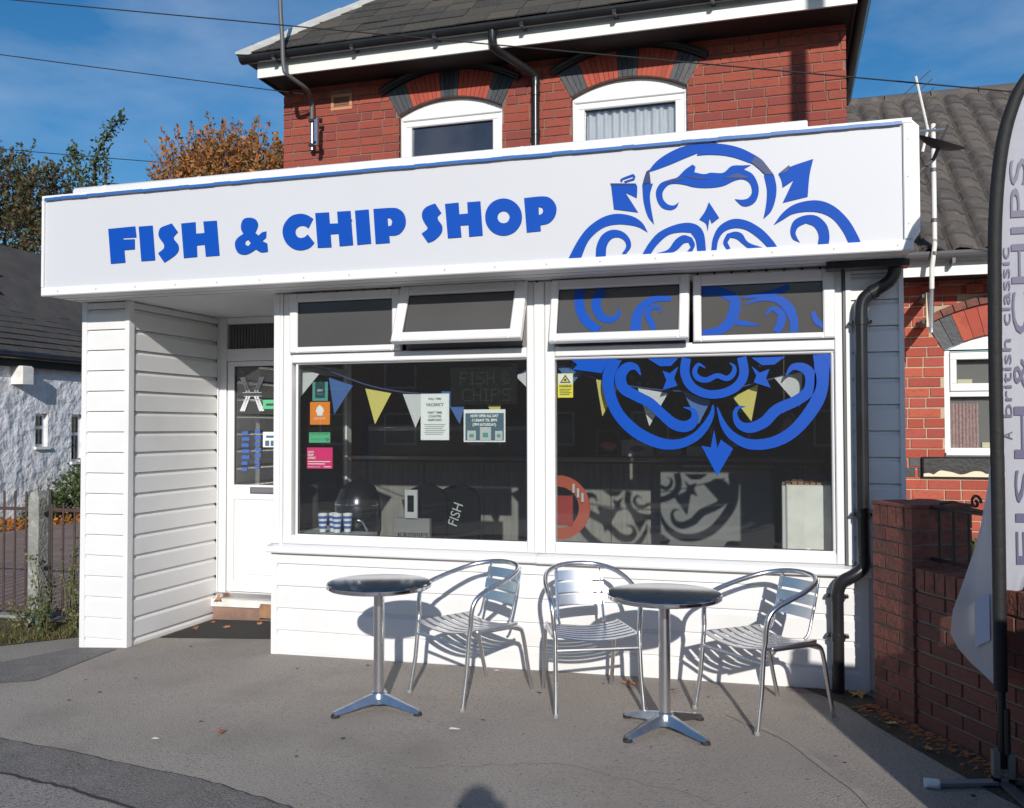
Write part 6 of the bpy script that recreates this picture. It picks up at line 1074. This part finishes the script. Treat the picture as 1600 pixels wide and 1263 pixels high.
t = thing('leaflet_holder', (-2.66, .8, .05), 'grey leaflet holder with black print behind the left window', 'leaflet holder'); MB().box(-2.78, -2.50, .70, .74, .30, .86).build('holder_panel', 'grey', t); MB().cbox(-2.69, -2.59, .68, .699, .86, 1.07, .004).build('leaflet', 'palegrey', t); MB().box(-2.665, -2.615, .676, .679, .91, 1.03).build('leaflet_print', 'black', t)
text('print', 'KRISPIES', -2.63, .72, .698, .05, 'black', t, width=.24)

# ============================================================ SMALL THINGS ON THE GROUND
t = thing('door_mat', (-4.1, .62, gz(-4.1)), 'dark rectangular mat on the ground before the shop door', 'mat')
MB().add([(-4.52, .32, gz(-4.5)+.006), (-3.42, .42, gz(-3.4)+.006), (-3.42, .98, gz(-3.4)+.006), (-4.52, .98, gz(-4.5)+.006), (-4.52, .32, gz(-4.5)-.01), (-3.42, .42, gz(-3.4)-.01), (-3.42, .98, gz(-3.4)-.01), (-4.52, .98, gz(-4.5)-.01)], [(0, 1, 2, 3), (7, 6, 5, 4), (0, 4, 5, 1), (1, 5, 6, 2), (2, 6, 7, 3), (3, 7, 4, 0)]).build('mat_pad', 'door_mat', t)
def leaf_mesh(seed, s=1):
    rr = random.Random(seed); pts = []
    for k in range(10):
        a = 2*math.pi*k/10; r = (.032 if k % 2 == 0 else .016)*s*rr.uniform(.8, 1.15); pts.append((r*math.cos(a), r*math.sin(a)))
    me = bpy.data.meshes.new('fallen_leaf'); me.from_pydata([(0, 0, .010*s)]+[(x, y, .003+.012*s*rr.random()) for x, y in pts], [], [(0, k+1, (k+1) % 10+1) for k in range(10)]); me.materials.append(M['leaf']); return me
LM = [leaf_mesh(i) for i in range(4)]; big_leaf = leaf_mesh(9, 1.9)
spots = [(-4.48, 1.00, .12, 'b', 'large curled brown maple leaf on the step at the left of the door'), (-4.43, .85, None, 'l', 'pale leaf on the left of the door mat'), (-4.20, .70, None, 'l', 'pale leaf near the front of the door mat'), (-4.0, .85, None, 'l', 'small leaf in the middle of the door mat'), (-4.42, .62, None, 'l', 'leaf at the front left corner of the door mat'),
         (-.88, -.22, None, 'b', 'orange brown leaf behind the right hand table at the wall'), (-1.02, -.09, None, 'l', 'small red leaf against the white cladding behind the middle chair'), (-.86, -.08, None, 'l', 'small red leaf against the cladding, left of the orange brown leaf'), (-.62, -.28, None, 'l', 'small brown leaf on the tarmac behind the right hand table'),
         (.42, -.35, None, 'l', 'brown leaf under the black downpipe'), (.50, -.60, None, 'l', 'pale leaf on the shaded ground beside the garden wall'), (.62, -.95, None, 'l', 'brown leaf at the foot of the garden wall'), (.38, -.12, None, 'b', 'dark leaf in the corner between downpipe and pier'), (-2.72, -1.56, None, 'l', 'tiny red leaf on the tarmac in the left foreground')]
for i, (x, y, z, k, lab) in enumerate(spots):
    o = bpy.data.objects.new('fallen_leaf', big_leaf if k == 'b' else LM[i % 4]); COL.objects.link(o); o.location = (x, y, z if z else gz(x)+.006); o.rotation_euler = (random.uniform(-.2, .2)+(.9 if i == 0 else 0), random.uniform(-.2, .2), random.uniform(0, 6)); tag(o, lab, 'leaf', 'fallen autumn leaves')
for x, y, s, lab in ((-1.60, -1.22, .03, 'white paper scrap on the tarmac left of centre'), (-2.98, -1.72, .022, 'tiny white paper scrap near the dark tarmac patch'), (-1.73, -.10, .018, 'small white speck at the wall behind the first chair')):
    MB().add([(x-s, y-s*.4, gz(x)+.008), (x+s, y-s*.5, gz(x)+.012), (x+s*.8, y+s*.5, gz(x)+.008), (x-s*.9, y+s*.4, gz(x)+.011), (x, y, gz(x)+.014)], [(0, 1, 4), (1, 2, 4), (2, 3, 4), (3, 0, 4)]).build('paper_scrap', 'scrap', label=lab, cat='scrap', group='paper scraps')
# grit and dark spots of trodden gum: lots of tiny pieces
b = MB(); rr = random.Random(21)
for i in range(900):
    x = rr.uniform(-4.9, .9); y = rr.uniform(-3.2, -.05); s = rr.uniform(.002, .007) if i % 30 else rr.uniform(.010, .02)
    if -4.5 < x < -3.4: y = rr.uniform(-3.2, .9)
    n = 6; z = gz(x)+.0045+(.003 if s < .01 else 0); a0 = rr.random()*6
    b.add([(x+s*math.cos(a0+k)*rr.uniform(.6, 1), y+s*.8*math.sin(a0+k)*rr.uniform(.6, 1), z) for k in range(6)], [tuple(range(6))])
b.build('ground_grit', 'seam', kind='stuff', label='dark specks of grit and gum on the tarmac', cat='grit')
# damp silt in the corner under the pier
b = MB(); rr = random.Random(5)
for i in range(500):
    t_ = rr.random()**1.2*1.6; p = WA+ux*t_+nr*(.02+abs(rr.gauss(0, .06))); s = rr.uniform(.006, .02); z = gz(p.x)+.003
    b.add([(p.x-s, p.y-s*.5, z), (p.x+s, p.y-s*.3, z+s*.4), (p.x+s*.3, p.y+s, z+s*.2)], [(0, 1, 2)])
for i in range(200):
    x = rr.uniform(.0, .46); y = -abs(rr.gauss(0, .05))-.01; s = rr.uniform(.005, .014); z = gz(x)+.003; b.add([(x-s, y, z), (x+s, y-s*.3, z+s*.4), (x, y+s, z)], [(0, 1, 2)])
b.build('leaf_debris', 'leaf', kind='stuff', label='crumbled leaf debris along the foot of the garden wall', cat='leaf debris')

# ============================================================ LEFT SIDE: fence, verge, cottage
fe = thing('yard_fence', (-6.0, .65, -.13), 'iron bar fence with a weathered concrete post left of the shop', 'fence')
po = flip_fix(MB().poly([(-6.03, -.16), (-6.035, .93), (-6.01, 1.0), (-5.945, 1.01), (-5.93, .95), (-5.925, -.16)], lambda x, z, d: (x, .60+d, z), .14).build('concrete_post', 'concrete', fe))
for z in (.80, .35): MB().box(-5.924, -5.918, .65, .68, z, z+.03).build('post_hole', 'gasket', po)
for a, b_ in ((-8.6, -6.04), (-5.92, -4.97)):
    for z in (.845, .02): MB().box(a, b_, .655, .665, z+(-.005), z+.022).build('rail', 'rust_iron', fe)
    x = a+.07
    while x < b_-.02: MB().tube([(x, .66, -.02), (x, .66, 1.0 if x < -6 else .90)], .0085, 6).build('bar', 'rust_iron', fe); x += .115
MB().tube([(-5.865, .66, 1.02), (-5.865, .66, .12)], .014, 8).build('bar', 'iron', fe)
kb = MB().box(-9, -6.06, .70, .80, -.15, -.055).build('stone_edging', 'concrete', kind=None); tag(kb, 'low concrete edging strip behind the bars of the fence', 'edging')
def blades(name, n, area, h, m, label, lean=.3, w=.006, cat='grass', seed=1, kind='stuff', leaf=False):
    rr = random.Random(seed); b = MB()
    for i in range(n):
        x, y = area(rr); z = gz(x); hh = h*rr.uniform(.4, 1.1); a = rr.random()*6.28; dx, dy = math.cos(a)*w, math.sin(a)*w; lx, ly = rr.gauss(0, lean)*hh, rr.gauss(0, lean)*hh
        b.add([(x-dx, y-dy, z), (x+dx, y+dy, z), (x+lx*.5+dx*.6, y+ly*.5+dy*.6, z+hh*.6), (x+lx, y+ly, z+hh*.95), (x+lx*.5-dx*.6, y+ly*.5-dy*.6, z+hh*.6)], [(0, 1, 2, 3, 4)])
    o = b.build(name, m, kind=kind); return tag(o, label, cat)
sheet('verge', [(-12, -.5), (-6.2, -.36), (-5.62, -.02), (-5.10, .42), (-5.0, .70), (-12, .70)], .006, mat('verge_soil', (.075, .06, .035), .95, var=(.10, .09, .04), vscale=20, bump=.8, bscale=60))
def va(rr):
    while True:
        x, y = rr.uniform(-8.0, -5.05), rr.uniform(-.45, .72)
        if y > -.45+max(0, (x+6.3))*.70: return x, y
blades('verge_grass', 9000, va, .065, 'grass', 'patchy green and yellow grass verge in front of the fence', .5, .004)
def leaf_cluster(b, c, s, rr, n, fl=.6):
    for i in range(n):
        p = Vector(c)+Vector((rr.gauss(0, 1), rr.gauss(0, 1), rr.gauss(0, 1)*fl))*s; r = rr.uniform(.6, 1.2)
        yield p, r
def leaf_quad(b, p, r, rr):
    a = Vector((rr.gauss(0, 1), rr.gauss(0, 1), rr.gauss(0, .7))).normalized(); u = a.orthogonal().normalized(); v = a.cross(u); ang = rr.random()*6.28
    u, v = u*math.cos(ang)+v*math.sin(ang), v*math.cos(ang)-u*math.sin(ang)
    b.add([p-u*r, p-v*r*.55, p+u*r, p+v*r*.55], [(0, 1, 2, 3)])
def weed(x, y, h, label, n=220, m='weed_leaf', spread=.10, seed=1):
    t = thing('weed_plant', (x, y, gz(x)), label, 'plant', 'weeds along the fence'); rr = random.Random(seed); st_ = MB(); lf = MB()
    for s in range(7):
        a = rr.random()*6.28; tx, ty = math.cos(a)*spread*rr.uniform(.3, 1.2), math.sin(a)*spread*rr.uniform(.3, 1.2); hh = h*rr.uniform(.6, 1.05); path = [Vector((x, y, gz(x)-.01)), Vector((x+tx*.4, y+ty*.4, gz(x)+hh*.5)), Vector((x+tx, y+ty, gz(x)+hh))]
        st_.tube(path, [.004, .003, .0015], 5)
        for i in range(n//7):
            t_ = rr.random(); p = path[0].lerp(path[1], t_*2) if t_ < .5 else path[1].lerp(path[2], t_*2-1); leaf_quad(lf, p+Vector((rr.gauss(0, .028), rr.gauss(0, .028), rr.gauss(0, .02))), rr.uniform(.008, .020), rr)
    st_.build('stems', 'weed_leaf', t); lf.build('leaves', m, t)
for i, (x, y, h, lab) in enumerate(((-5.78, .50, .62, 'tall pale weed just right of the concrete post'), (-5.62, .60, .80, 'tallest dry weed in front of the fence bars'), (-5.45, .52, .55, 'bushy weed in the middle between the post and the shop'), (-5.28, .55, .62, 'leafy weed left of the white pillar'), (-5.12, .62, .42, 'low weed against the white pillar'), (-5.55, .30, .28, 'short weed at the edge of the path'), (-5.90, .42, .30, 'low weed at the foot of the concrete post'), (-5.35, .42, .25, 'small weed on the verge below the fence'))):
    weed(x, y, h, lab, 300, 'weed_leaf' if i not in (3, 5) else 'shrub_leaf', .12, 30+i)
# cottage with render walls
CX = -13.0; CO = lambda y: -5.593+(y+5.593)*1.3684; CZ = lambda z: 1.5228+(z-1.5228)*1.3684
co = thing('white_cottage', (CX, 6, -.2), 'low white rendered cottage with a dark roof beyond the fence on the left', 'cottage')
MB().box(CX-6, CX, 3.0, CO(4.258), -.3, CZ(2.51)).box(CX-6, CX, CO(4.259), CO(4.47), -.3, CZ(1.29)).box(CX-6, CX, CO(4.259), CO(4.47), CZ(1.73), CZ(2.51)).box(CX-6, CX, CO(4.471), CO(4.90), -.3, CZ(2.51)).box(CX-6, CX, CO(4.901), CO(5.12), -.3, CZ(1.07)).box(CX-6, CX, CO(4.901), CO(5.12), CZ(1.73), CZ(2.51)).box(CX-6, CX, CO(5.121), 15, -.3, CZ(2.51)).build('wall', 'render', co)
for (ya, yb, za, zb_) in ((4.26, 4.47, 1.29, 1.73), (4.90, 5.12, 1.07, 1.73)):
    a, b_, c_, d_ = CO(ya), CO(yb), CZ(za), CZ(zb_); mdl = d_-(d_-c_)*.42; X_ = CX-.10
    w = MB().box(X_-.06, X_-.05, a, b_, c_, d_).build('window', 'room_dark', co)
    f = MB()
    for q in ((a, a+.04, c_, d_), (b_-.04, b_, c_, d_), (a+.04, b_-.04, c_, c_+.045), (a+.04, b_-.04, d_-.045, d_), (a+.04, b_-.04, mdl-.03, mdl+.03)): f.box(X_-.04, X_+.02, *q)
    f.build('window_frame', 'frame', w); MB().box(X_-.02, X_-.012, a+.04, b_-.04, c_+.045, d_-.045).build('pane', 'glass', w); MB().box(X_, CX+.05, a-.03, b_+.03, c_-.05, c_-.001).build('window_sill', 'white_paint', w)
ez = CZ(2.51); ZR = 5.45; 
rf = flip_fix(MB().add([(CX+.16, 2.6, ez-.12), (CX+.16, 15.4, ez-.12), (CX-3, 15.4, ZR), (CX-3, 2.6, ZR), (CX-6.3, 2.6, ez-.12), (CX-6.3, 15.4, ez-.12)], [(0, 1, 2, 3), (3, 2, 5, 4), (0, 3, 4), (1, 5, 2)]).build('roof', 'old_slate', co))
# slate courses of the cottage roof
b = MB(); n = 22; dv = Vector((-3.3, 0, ZR-ez+.12)); L_ = dv.length; dv.normalize(); nv = Vector((dv.z, 0, -dv.x)); 
for i in range(n):
    t0 = L_*i/n; t1_ = L_*(i+1.2)/n; rr = random.Random(i); y = 2.6-(i % 2)*.15
    while y < 15.3:
        P0 = Vector((CX+.16, y, ez-.12))+dv*t0+nv*(.03+rr.uniform(0, .012)); P1 = Vector((CX+.16, y, ez-.12))+dv*min(t1_, L_)+nv*.008; d = Vector((0, .29, 0))
        b.add([P0, P0+d, P1+d, P1, P0-nv*.02, P0+d-nv*.02], [(0, 1, 2, 3), (4, 5, 1, 0)]); y += .30
b.build('slates', 'old_slate', rf, kind='stuff')
fg = Vector((CX-1.15, 0, 0))
MB().tube([(CX+.20, 2.6, ez-.06), (CX+.20, 15.4, ez-.06)], .07, 10).build('gutter', 'black_pl', co, smooth=True)
MB().box(CX+.10, CX+.14, 2.6, 15.4, ez-.26, ez-.13).build('fascia', 'soffit', co)
fb = thing('alarm_box', (CX, CO(3.93), CZ(2.2)), 'small white box fixed high on the cottage wall', 'alarm box'); MB().box(CX+.002, CX+.26, CO(3.85), CO(4.02), CZ(2.10), CZ(2.32)).box(CX+.02, CX+.24, CO(3.86), CO(4.01), CZ(2.32)+.001, CZ(2.32)+.02).build('box_cover', 'white_paint', fb)
fy = 8.05; fx = CX-1.75; fz = ez-.12+(2.05)*(ZR-ez+.12)/3.3
fl_ = MB().tube([(fx, fy, fz-.1), (fx, fy, fz+.50)], .085, 12).build('flue', 'white_paint', co, smooth=True); MB().tube([(fx, fy, fz+.50), (fx, fy, fz+.56)], .10, 12).build('flue_cap', 'palegrey', fl_, smooth=True)
MB().add([Vector((fx+.35, fy-.4, fz-.30))+nv*.06, Vector((fx+.35, fy+.35, fz-.30))+nv*.06, Vector((fx-.2, fy+.3, fz+.16))+nv*.06, Vector((fx-.2, fy-.5, fz+.16))+nv*.06], [(0, 1, 2, 3)]).build('flue_flashing', 'lead', co)
def bush(name, c, rad, n, m, label, cat='shrub', lr=.03, seed=1, group=None, stems=True):
    t = thing(name, (c[0], c[1], gz(c[0])), label, cat, group); rr = random.Random(seed); b = MB(); cl_ = []
    for i in range(max(6, n//60)):
        d = Vector((rr.gauss(0, 1), rr.gauss(0, 1), rr.gauss(0, 1))).normalized(); r = rr.random()**.4; cl_.append(Vector((c[0]+d.x*rad[0]*r, c[1]+d.y*rad[1]*r, c[2]+d.z*rad[2]*r)))
    for i in range(n):
        q = rr.choice(cl_); p = q+Vector((rr.gauss(0, rad[0]*.13), rr.gauss(0, rad[1]*.13), rr.gauss(0, rad[2]*.16)))
        if p.z > gz(c[0]): leaf_quad(b, p, lr*rr.uniform(.6, 1.3), rr)
    b.build('foliage', m, t)
    if stems:
        s_ = MB()
        for i in range(6): q = rr.choice(cl_); s_.tube([(c[0]+rr.uniform(-.05, .05), c[1]+rr.uniform(-.05, .05), gz(c[0])-.05), (c[0]*.5+q.x*.5, c[1]*.5+q.y*.5, (c[2]+q.z)*.45), tuple(q)], [.015, .01, .005], 5)
        s_.build('stems', 'bark', t)
bush('garden_shrub', (-12.3, 8.6, .45), (.55, .75, .55), 5200, 'shrub_leaf', 'bright green shrub against the cottage wall beside the white pillar', lr=.035, seed=3)
bush('garden_shrub', (-12.4, 7.5, .15), (.35, .5, .25), 1800, 'shrub_leaf', 'low green shrub at the left end of the cottage wall', lr=.03, seed=4)
bush('garden_shrub', (-12.2, 9.7, .55), (.6, .6, .6), 4000, 'shrub_leaf', 'dark green shrub farthest along the cottage wall', lr=.035, seed=5)
b = MB(); rr = random.Random(6)
for i in range(6000):
    x, y = rr.uniform(-12.95, -11.75), rr.uniform(5.5, 12); leaf_quad(b, Vector((x, y, gz(x)+.02+abs(rr.gauss(0, .05)))), rr.uniform(.03, .06), rr)
b.build('leaf_litter', 'orange_leaf', kind='stuff', label='drift of orange fallen leaves along the foot of the cottage', cat='fallen leaves')
# plants behind the garden railings
bush('garden_plant', (1.15, .35, .62), (.28, .35, .25), 1500, 'shrub_leaf', 'green leafy plant behind the railings of the bungalow garden', 'plant', lr=.022, seed=7)
bush('garden_plant', (1.42, .15, .66), (.18, .25, .24), 900, 'orange_leaf', 'orange flowered plant behind the railings near the flag', 'plant', lr=.018, seed=8)

# ============================================================ TREES
def tree(x, y, base, top, rad, n_twig, m, label, seed, lr=.05, upright=.8, cz=None, twig=1.1, ntips=0, group='trees behind the shop'):
    t = thing('deciduous_tree', (x, y, -.2), label, 'tree', group); rr = random.Random(seed)
    H = top-base; cz = cz or (base+H*.45); s_ = MB()
    s_.tube([(x, y, -.3), (x+.1, y, base*.6), (x-.05, y+.1, base+.5), (x, y, base+H*.5)], [.28, .22, .17, .08], 8)
    tr_ = s_.build('trunk', 'bark', t, smooth=True); lm = MB(); lf = MB(); mains = []
    for i in range(12):
        a = rr.random()*6.28; el = rr.uniform(.3, 1.2); z0 = base*.7+rr.random()*H*.4; L_ = rad*rr.uniform(.7, 1.0)
        p0 = Vector((x, y, z0)); p1 = p0+Vector((math.cos(a)*math.cos(el), math.sin(a)*math.cos(el), math.sin(el)))*L_*.5; p2 = p1+Vector((math.cos(a)*math.cos(el)*.8, math.sin(a)*math.cos(el)*.8, math.sin(el)+.4))*L_*.5
        lm.tube([p0, p1, p2], [.07, .045, .02], 5)
    for i in range(n_twig):
        d = Vector((rr.gauss(0, 1), rr.gauss(0, 1), rr.gauss(.25, 1))).normalized(); r = rr.random()**.45
        p = Vector((x+d.x*rad*r, y+d.y*rad*r, cz+d.z*(top-cz if d.z > 0 else cz-base)*r*.88))
        dr_ = (d*(1-upright)+Vector((0, 0, upright))+Vector((rr.gauss(0, .25), rr.gauss(0, .25), 0))).normalized(); L_ = twig*rr.uniform(.35, 1.0)
        q = p+dr_*L_; lm.tube([p-dr_*.3, q], [.012, .004], 3, False)
        for k in range(int(26*L_/twig)+8):
            t_ = rr.random(); leaf_quad(lf, p.lerp(q, t_)+Vector((rr.gauss(0, 1), rr.gauss(0, 1), rr.gauss(0, 1)))*(.13*(1.15-t_)), lr*rr.uniform(.6, 1.3), rr)
    for i in range(ntips):
        pass
    lm.build('limbs', 'bark', t); lf.build('crown', m, t)
tree(-14.2, 16.0, 5.0, 9.35, 2.05, 800, 'orange_leaf', 'orange brown autumn tree left of the brick house gable', 5, .06, .8, cz=7.4, twig=1.3)
tree(-24.6, 18.5, 3.5, 10.7, 2.6, 720, 'olive_leaf', 'dense dark green and russet tree at the left edge behind the cottage', 6, .075, .45, cz=7.6, twig=1.2)
tree(-18.2, 16.2, 4.0, 7.9, 2.0, 380, 'olive_leaf', 'low olive coloured tree in the middle behind the sign', 8, .06, .5, cz=6.8, twig=.8)
t = thing('deciduous_tree', (-19.0, 15.6, -.2), 'ivy clad tree with two bare upright shoots between the larger trees', 'tree', 'trees behind the shop')
rr = random.Random(12); lm = MB(); lf = MB()
lm.tube([(-18.7, 15.6, -.2), (-18.6, 15.6, 4.0), (-18.5, 15.6, 7.6)], [.2, .16, .1], 8)
for path, w_, n_ in (([(-18.5, 15.6, 7.2), (-18.5, 15.6, 8.3), (-18.45, 15.6, 9.1), (-18.1, 15.6, 9.7), (-17.55, 15.6, 10.25)], .17, 700), ([(-18.6, 15.6, 7.4), (-18.9, 15.6, 8.3), (-19.15, 15.6, 9.0), (-19.25, 15.6, 9.5)], .18, 480), ([(-18.5, 15.6, 7.0), (-18.15, 15.6, 8.2), (-18.1, 15.6, 9.2)], .10, 200)):
    P = smooth_path(path, 6); lm.tube(P, [.05*(1-i/len(P))+.012 for i in range(len(P))], 5)
    for i in range(n_):
        u = rr.random()**1.3*(len(P)-1); k = int(min(u, len(P)-2)); q = P[k].lerp(P[k+1], u-k); leaf_quad(lf, q+Vector((rr.gauss(0, 1), rr.gauss(0, 1), rr.gauss(0, 1)))*w_*(1.2-.8*u/len(P)), rr.uniform(.04, .08), rr)
lm.build('trunk', 'bark', t); lf.build('crown', 'green_leaf', t)

# ============================================================ OVERHEAD WIRES
def wire(a, b_, sag, r, label):
    a, b_ = Vector(a), Vector(b_); pts = [a.lerp(b_, i/24)-Vector((0, 0, sag*4*(i/24)*(1-i/24))) for i in range(25)]
    t = thing('overhead_wire', tuple(a), label, 'wire', 'overhead wires'); MB().tube(pts, r, 5).build('wire', 'iron', t)
wire((-9.66, 0, 5.68), (6.0, 0, 2.38), .02, .0045, 'long wire crossing in front of the slate roof from the top left')
wire((-11.0, -1.0, 5.35), (-4.05, 1.6, 4.48), .02, .0045, 'wire running from the left edge to the left eaves corner of the brick house')
wire((-24, 12, 9.3), (-8.0, 22, 9.3), .2, .012, 'faint upper wire behind the trees on the left')
wire((-24, 12, 8.7), (-8.0, 24, 8.8), .2, .012, 'faint lower wire behind the trees on the left')

# ============================================================ BEHIND THE CAMERA: what casts shadows and shows in the glass
tp = thing('telegraph_pole', (1.50, -2.55, 0), 'brown wooden telegraph pole beside the garden wall, right of the frame', 'pole'); MB().tube([(1.50, -2.55, -.2), (1.50, -2.55, 8.0)], [.075, .06], 14).build('pole', 'bark', tp, smooth=True); MB().box(1.2, 1.8, -2.6, -2.5, 7.3, 7.4).build('cross_arm', 'bark', tp)
# board panel added out of view, shaped to shade the ground and garden wall
bf = thing('shade_panel', (2.2, -3.3, gz(2)), 'brown boarded panel added out of view right of the frame to cast shade', 'fence'); G0 = gz(2)
for i in range(16): MB().cbox(1.05+i*.15, 1.05+i*.15+.155, -3.31-.008*(i % 2), -3.29-.008*(i % 2), G0+.03, G0+1.50, .004).build('panel_board', 'wood', bf)
for z in (.3, 1.2): MB().box(1.05, 3.45, -3.285, -3.24, G0+z, G0+z+.07).build('panel_rail', 'wood', bf)
for x_ in (1.04, 2.2, 3.40): MB().box(x_, x_+.08, -3.238, -3.16, G0-.1, G0+1.53).build('panel_post', 'wood', bf)
def far_house(x, y, label):
    t = thing('terraced_house', (x, y, 0), label, 'house', 'houses across the road'); wd = 6.0
    MB().box(x, x+wd-.02, y-6, y, -.1, 4.6).build('wall', 'brick', t)
    rf_ = MB().add([(x-.1, y+.35, 4.55), (x+wd+.1, y+.35, 4.55), (x+wd+.1, y-3, 6.6), (x-.1, y-3, 6.6), (x-.1, y-6.3, 4.55), (x+wd+.1, y-6.3, 4.55)], [(0, 3, 2, 1), (3, 4, 5, 2), (0, 4, 3), (1, 2, 5)]); flip_fix(rf_.build('roof', 'slate', t))
    MB().box(x+1, x+1.7, y-3.3, y-2.7, 6.2, 7.1).build('chimney', 'brick', t)
    for a, z in ((.9, .9), (3.6, .9), (.9, 3.0), (3.6, 3.0)):
        w_ = MB().box(x+a, x+a+1.3, y+.001, y+.03, z, z+1.2).build('window', 'frame', t); MB().box(x+a+.08, x+a+1.22, y+.031, y+.04, z+.08, z+1.12).build('pane', 'glass_blue', w_)
    MB().box(x+2.55, x+3.35, y+.001, y+.04, 0, 2.0).build('door', 'navy', t)
for i, x in enumerate((-24, -18, -12, -6, 0, 6, 12)): far_house(x, -26, ['leftmost', 'second', 'third', 'fourth', 'fifth', 'sixth', 'rightmost'][i]+' brick terraced house across the road behind the camera')
for i, (x, y) in enumerate(((-16, -21), (-9, -22), (-2.5, -21.5), (3, -22), (9, -21))):
    tree(x, y, 1.6, 5.4+.4*(i % 2), 2.1, 220, 'green_leaf', ['leftmost', 'second', 'middle', 'fourth', 'rightmost'][i]+' green street tree across the road behind the camera', 40+i, .12, .4, twig=.8, group='street trees across the road')
# the photographer, just behind the camera
ph = thing('person', (.04, -6.0, gz(0)), 'photographer in a dark coat and jeans holding a camera up, behind the viewpoint', 'person')
def skin(name, verts, edges, radii, m, parent, sub=2):
    me = bpy.data.meshes.new(name); o_ = wl(parent); me.from_pydata([tuple(Vector(v)-o_) for v in verts], edges, []); me.materials.append(M[m]); o = bpy.data.objects.new(name, me); COL.objects.link(o); o.parent = parent
    md = o.modifiers.new('skin', 'SKIN'); 
    if not me.skin_vertices: me.attributes.new('skin', 'FLOAT', 'POINT')
    try:
        sv = me.skin_vertices[0].data
        for i, r in enumerate(radii): sv[i].radius = (r, r*.85)
        sv[0].use_root = True
        sb_ = o.modifiers.new('sub', 'SUBSURF'); sb_.levels = sub; sb_.render_levels = sub
    except Exception as e:
        print('skin failed', e)
    return o
X, Y, G = .04, -6.02, gz(0)
V = [(X, Y, .92), (X, Y, 1.12), (X, Y, 1.34), (X, Y+.02, 1.43), (X-.17, Y, 1.37), (X-.24, Y+.06, 1.15), (X-.08, Y+.30, 1.38), (X+.17, Y, 1.37), (X+.24, Y+.06, 1.15), (X+.08, Y+.30, 1.38), (X-.10, Y, .86), (X-.12, Y+.02, .48), (X-.13, Y, .10), (X+.10, Y, .86), (X+.13, Y+.02, .48), (X+.14, Y, .10), (X, Y+.03, 1.50)]
skin('body', V, [(0, 1), (1, 2), (2, 3), (2, 4), (4, 5), (5, 6), (2, 7), (7, 8), (8, 9), (0, 10), (10, 11), (11, 12), (0, 13), (13, 14), (14, 15), (3, 16)], [.14, .15, .14, .06, .07, .055, .035, .07, .055, .035, .09, .07, .05, .09, .07, .05, .055], 'cloth_dark', ph)
hd_ = MB(); sph = []
for i in range(13):
    th = math.pi*i/12
    for k in range(20): a = 2*math.pi*k/20; r = math.sin(th); nose = .018*max(0, math.cos(a-math.pi/2))**8*max(0, math.sin(th))**4 if abs(i-7) < 2 else 0; hd_.v.append(Vector((X+.078*r*math.cos(a), Y+.045+(.098+nose)*r*math.sin(a), 1.575+.118*math.cos(th)*(1 if i < 7 else 1.05))))
for i in range(12):
    for k in range(20): hd_.f.append((i*20+k, (i+1)*20+k, (i+1)*20+(k+1) % 20, i*20+(k+1) % 20))
hd_.build('head', 'skin', ph, smooth=True)
hr = MB(); rr = random.Random(77)
for i in range(8):
    th = math.pi*i/13
    for k in range(20): a = 2*math.pi*k/20; r = math.sin(th); hr.v.append(Vector((X+(.088+.006*rr.random())*r*math.cos(a), Y+.030+(.105+.006*rr.random())*r*math.sin(a), 1.580+(.125+.008*rr.random())*math.cos(th))))
for i in range(7):
    for k in range(20): hr.f.append((i*20+k, (i+1)*20+k, (i+1)*20+(k+1) % 20, i*20+(k+1) % 20))
hr.build('hair', 'hair', ph, smooth=True)
for s in (-1, 1):
    hc = Vector((X+s*.075, Y+.335, 1.40)); skin('hand', [hc, hc+Vector((s*.0, .03, .035)), hc+Vector((0, .045, .07)), hc+Vector((-s*.012, .06, .062)), hc+Vector((-s*.028, .062, .045)), hc+Vector((-s*.03, .055, .02)), hc+Vector((-s*.02, .01, .055))], [(0, 1), (1, 2), (1, 3), (1, 4), (0, 5), (0, 6)], [.022, .018, .009, .009, .009, .009, .010], 'skin', ph, 1)
    for z in (1.585,): MB().lathe([(.004, -.008), (.011, 0), (.004, .008)], (X+s*.03, Y+.138, z), 8).build('eye', 'white', ph)
    MB().box(X+s*.13-.05, X+s*.13+.05, Y-.08, Y+.18, G, .09).build('shoe', 'rubber', ph)
MB().box(X-.025, X+.025, Y+.138, Y+.146, 1.515, 1.522).build('mouth', 'pink', ph)
cm = thing('compact_camera', (X, -5.66, 1.49), 'small silver compact camera held by the photographer', 'camera'); MB().box(X-.09, X-.0+.01, -5.675, -5.65, 1.46, 1.52).build('camera_body', 'silver', cm)
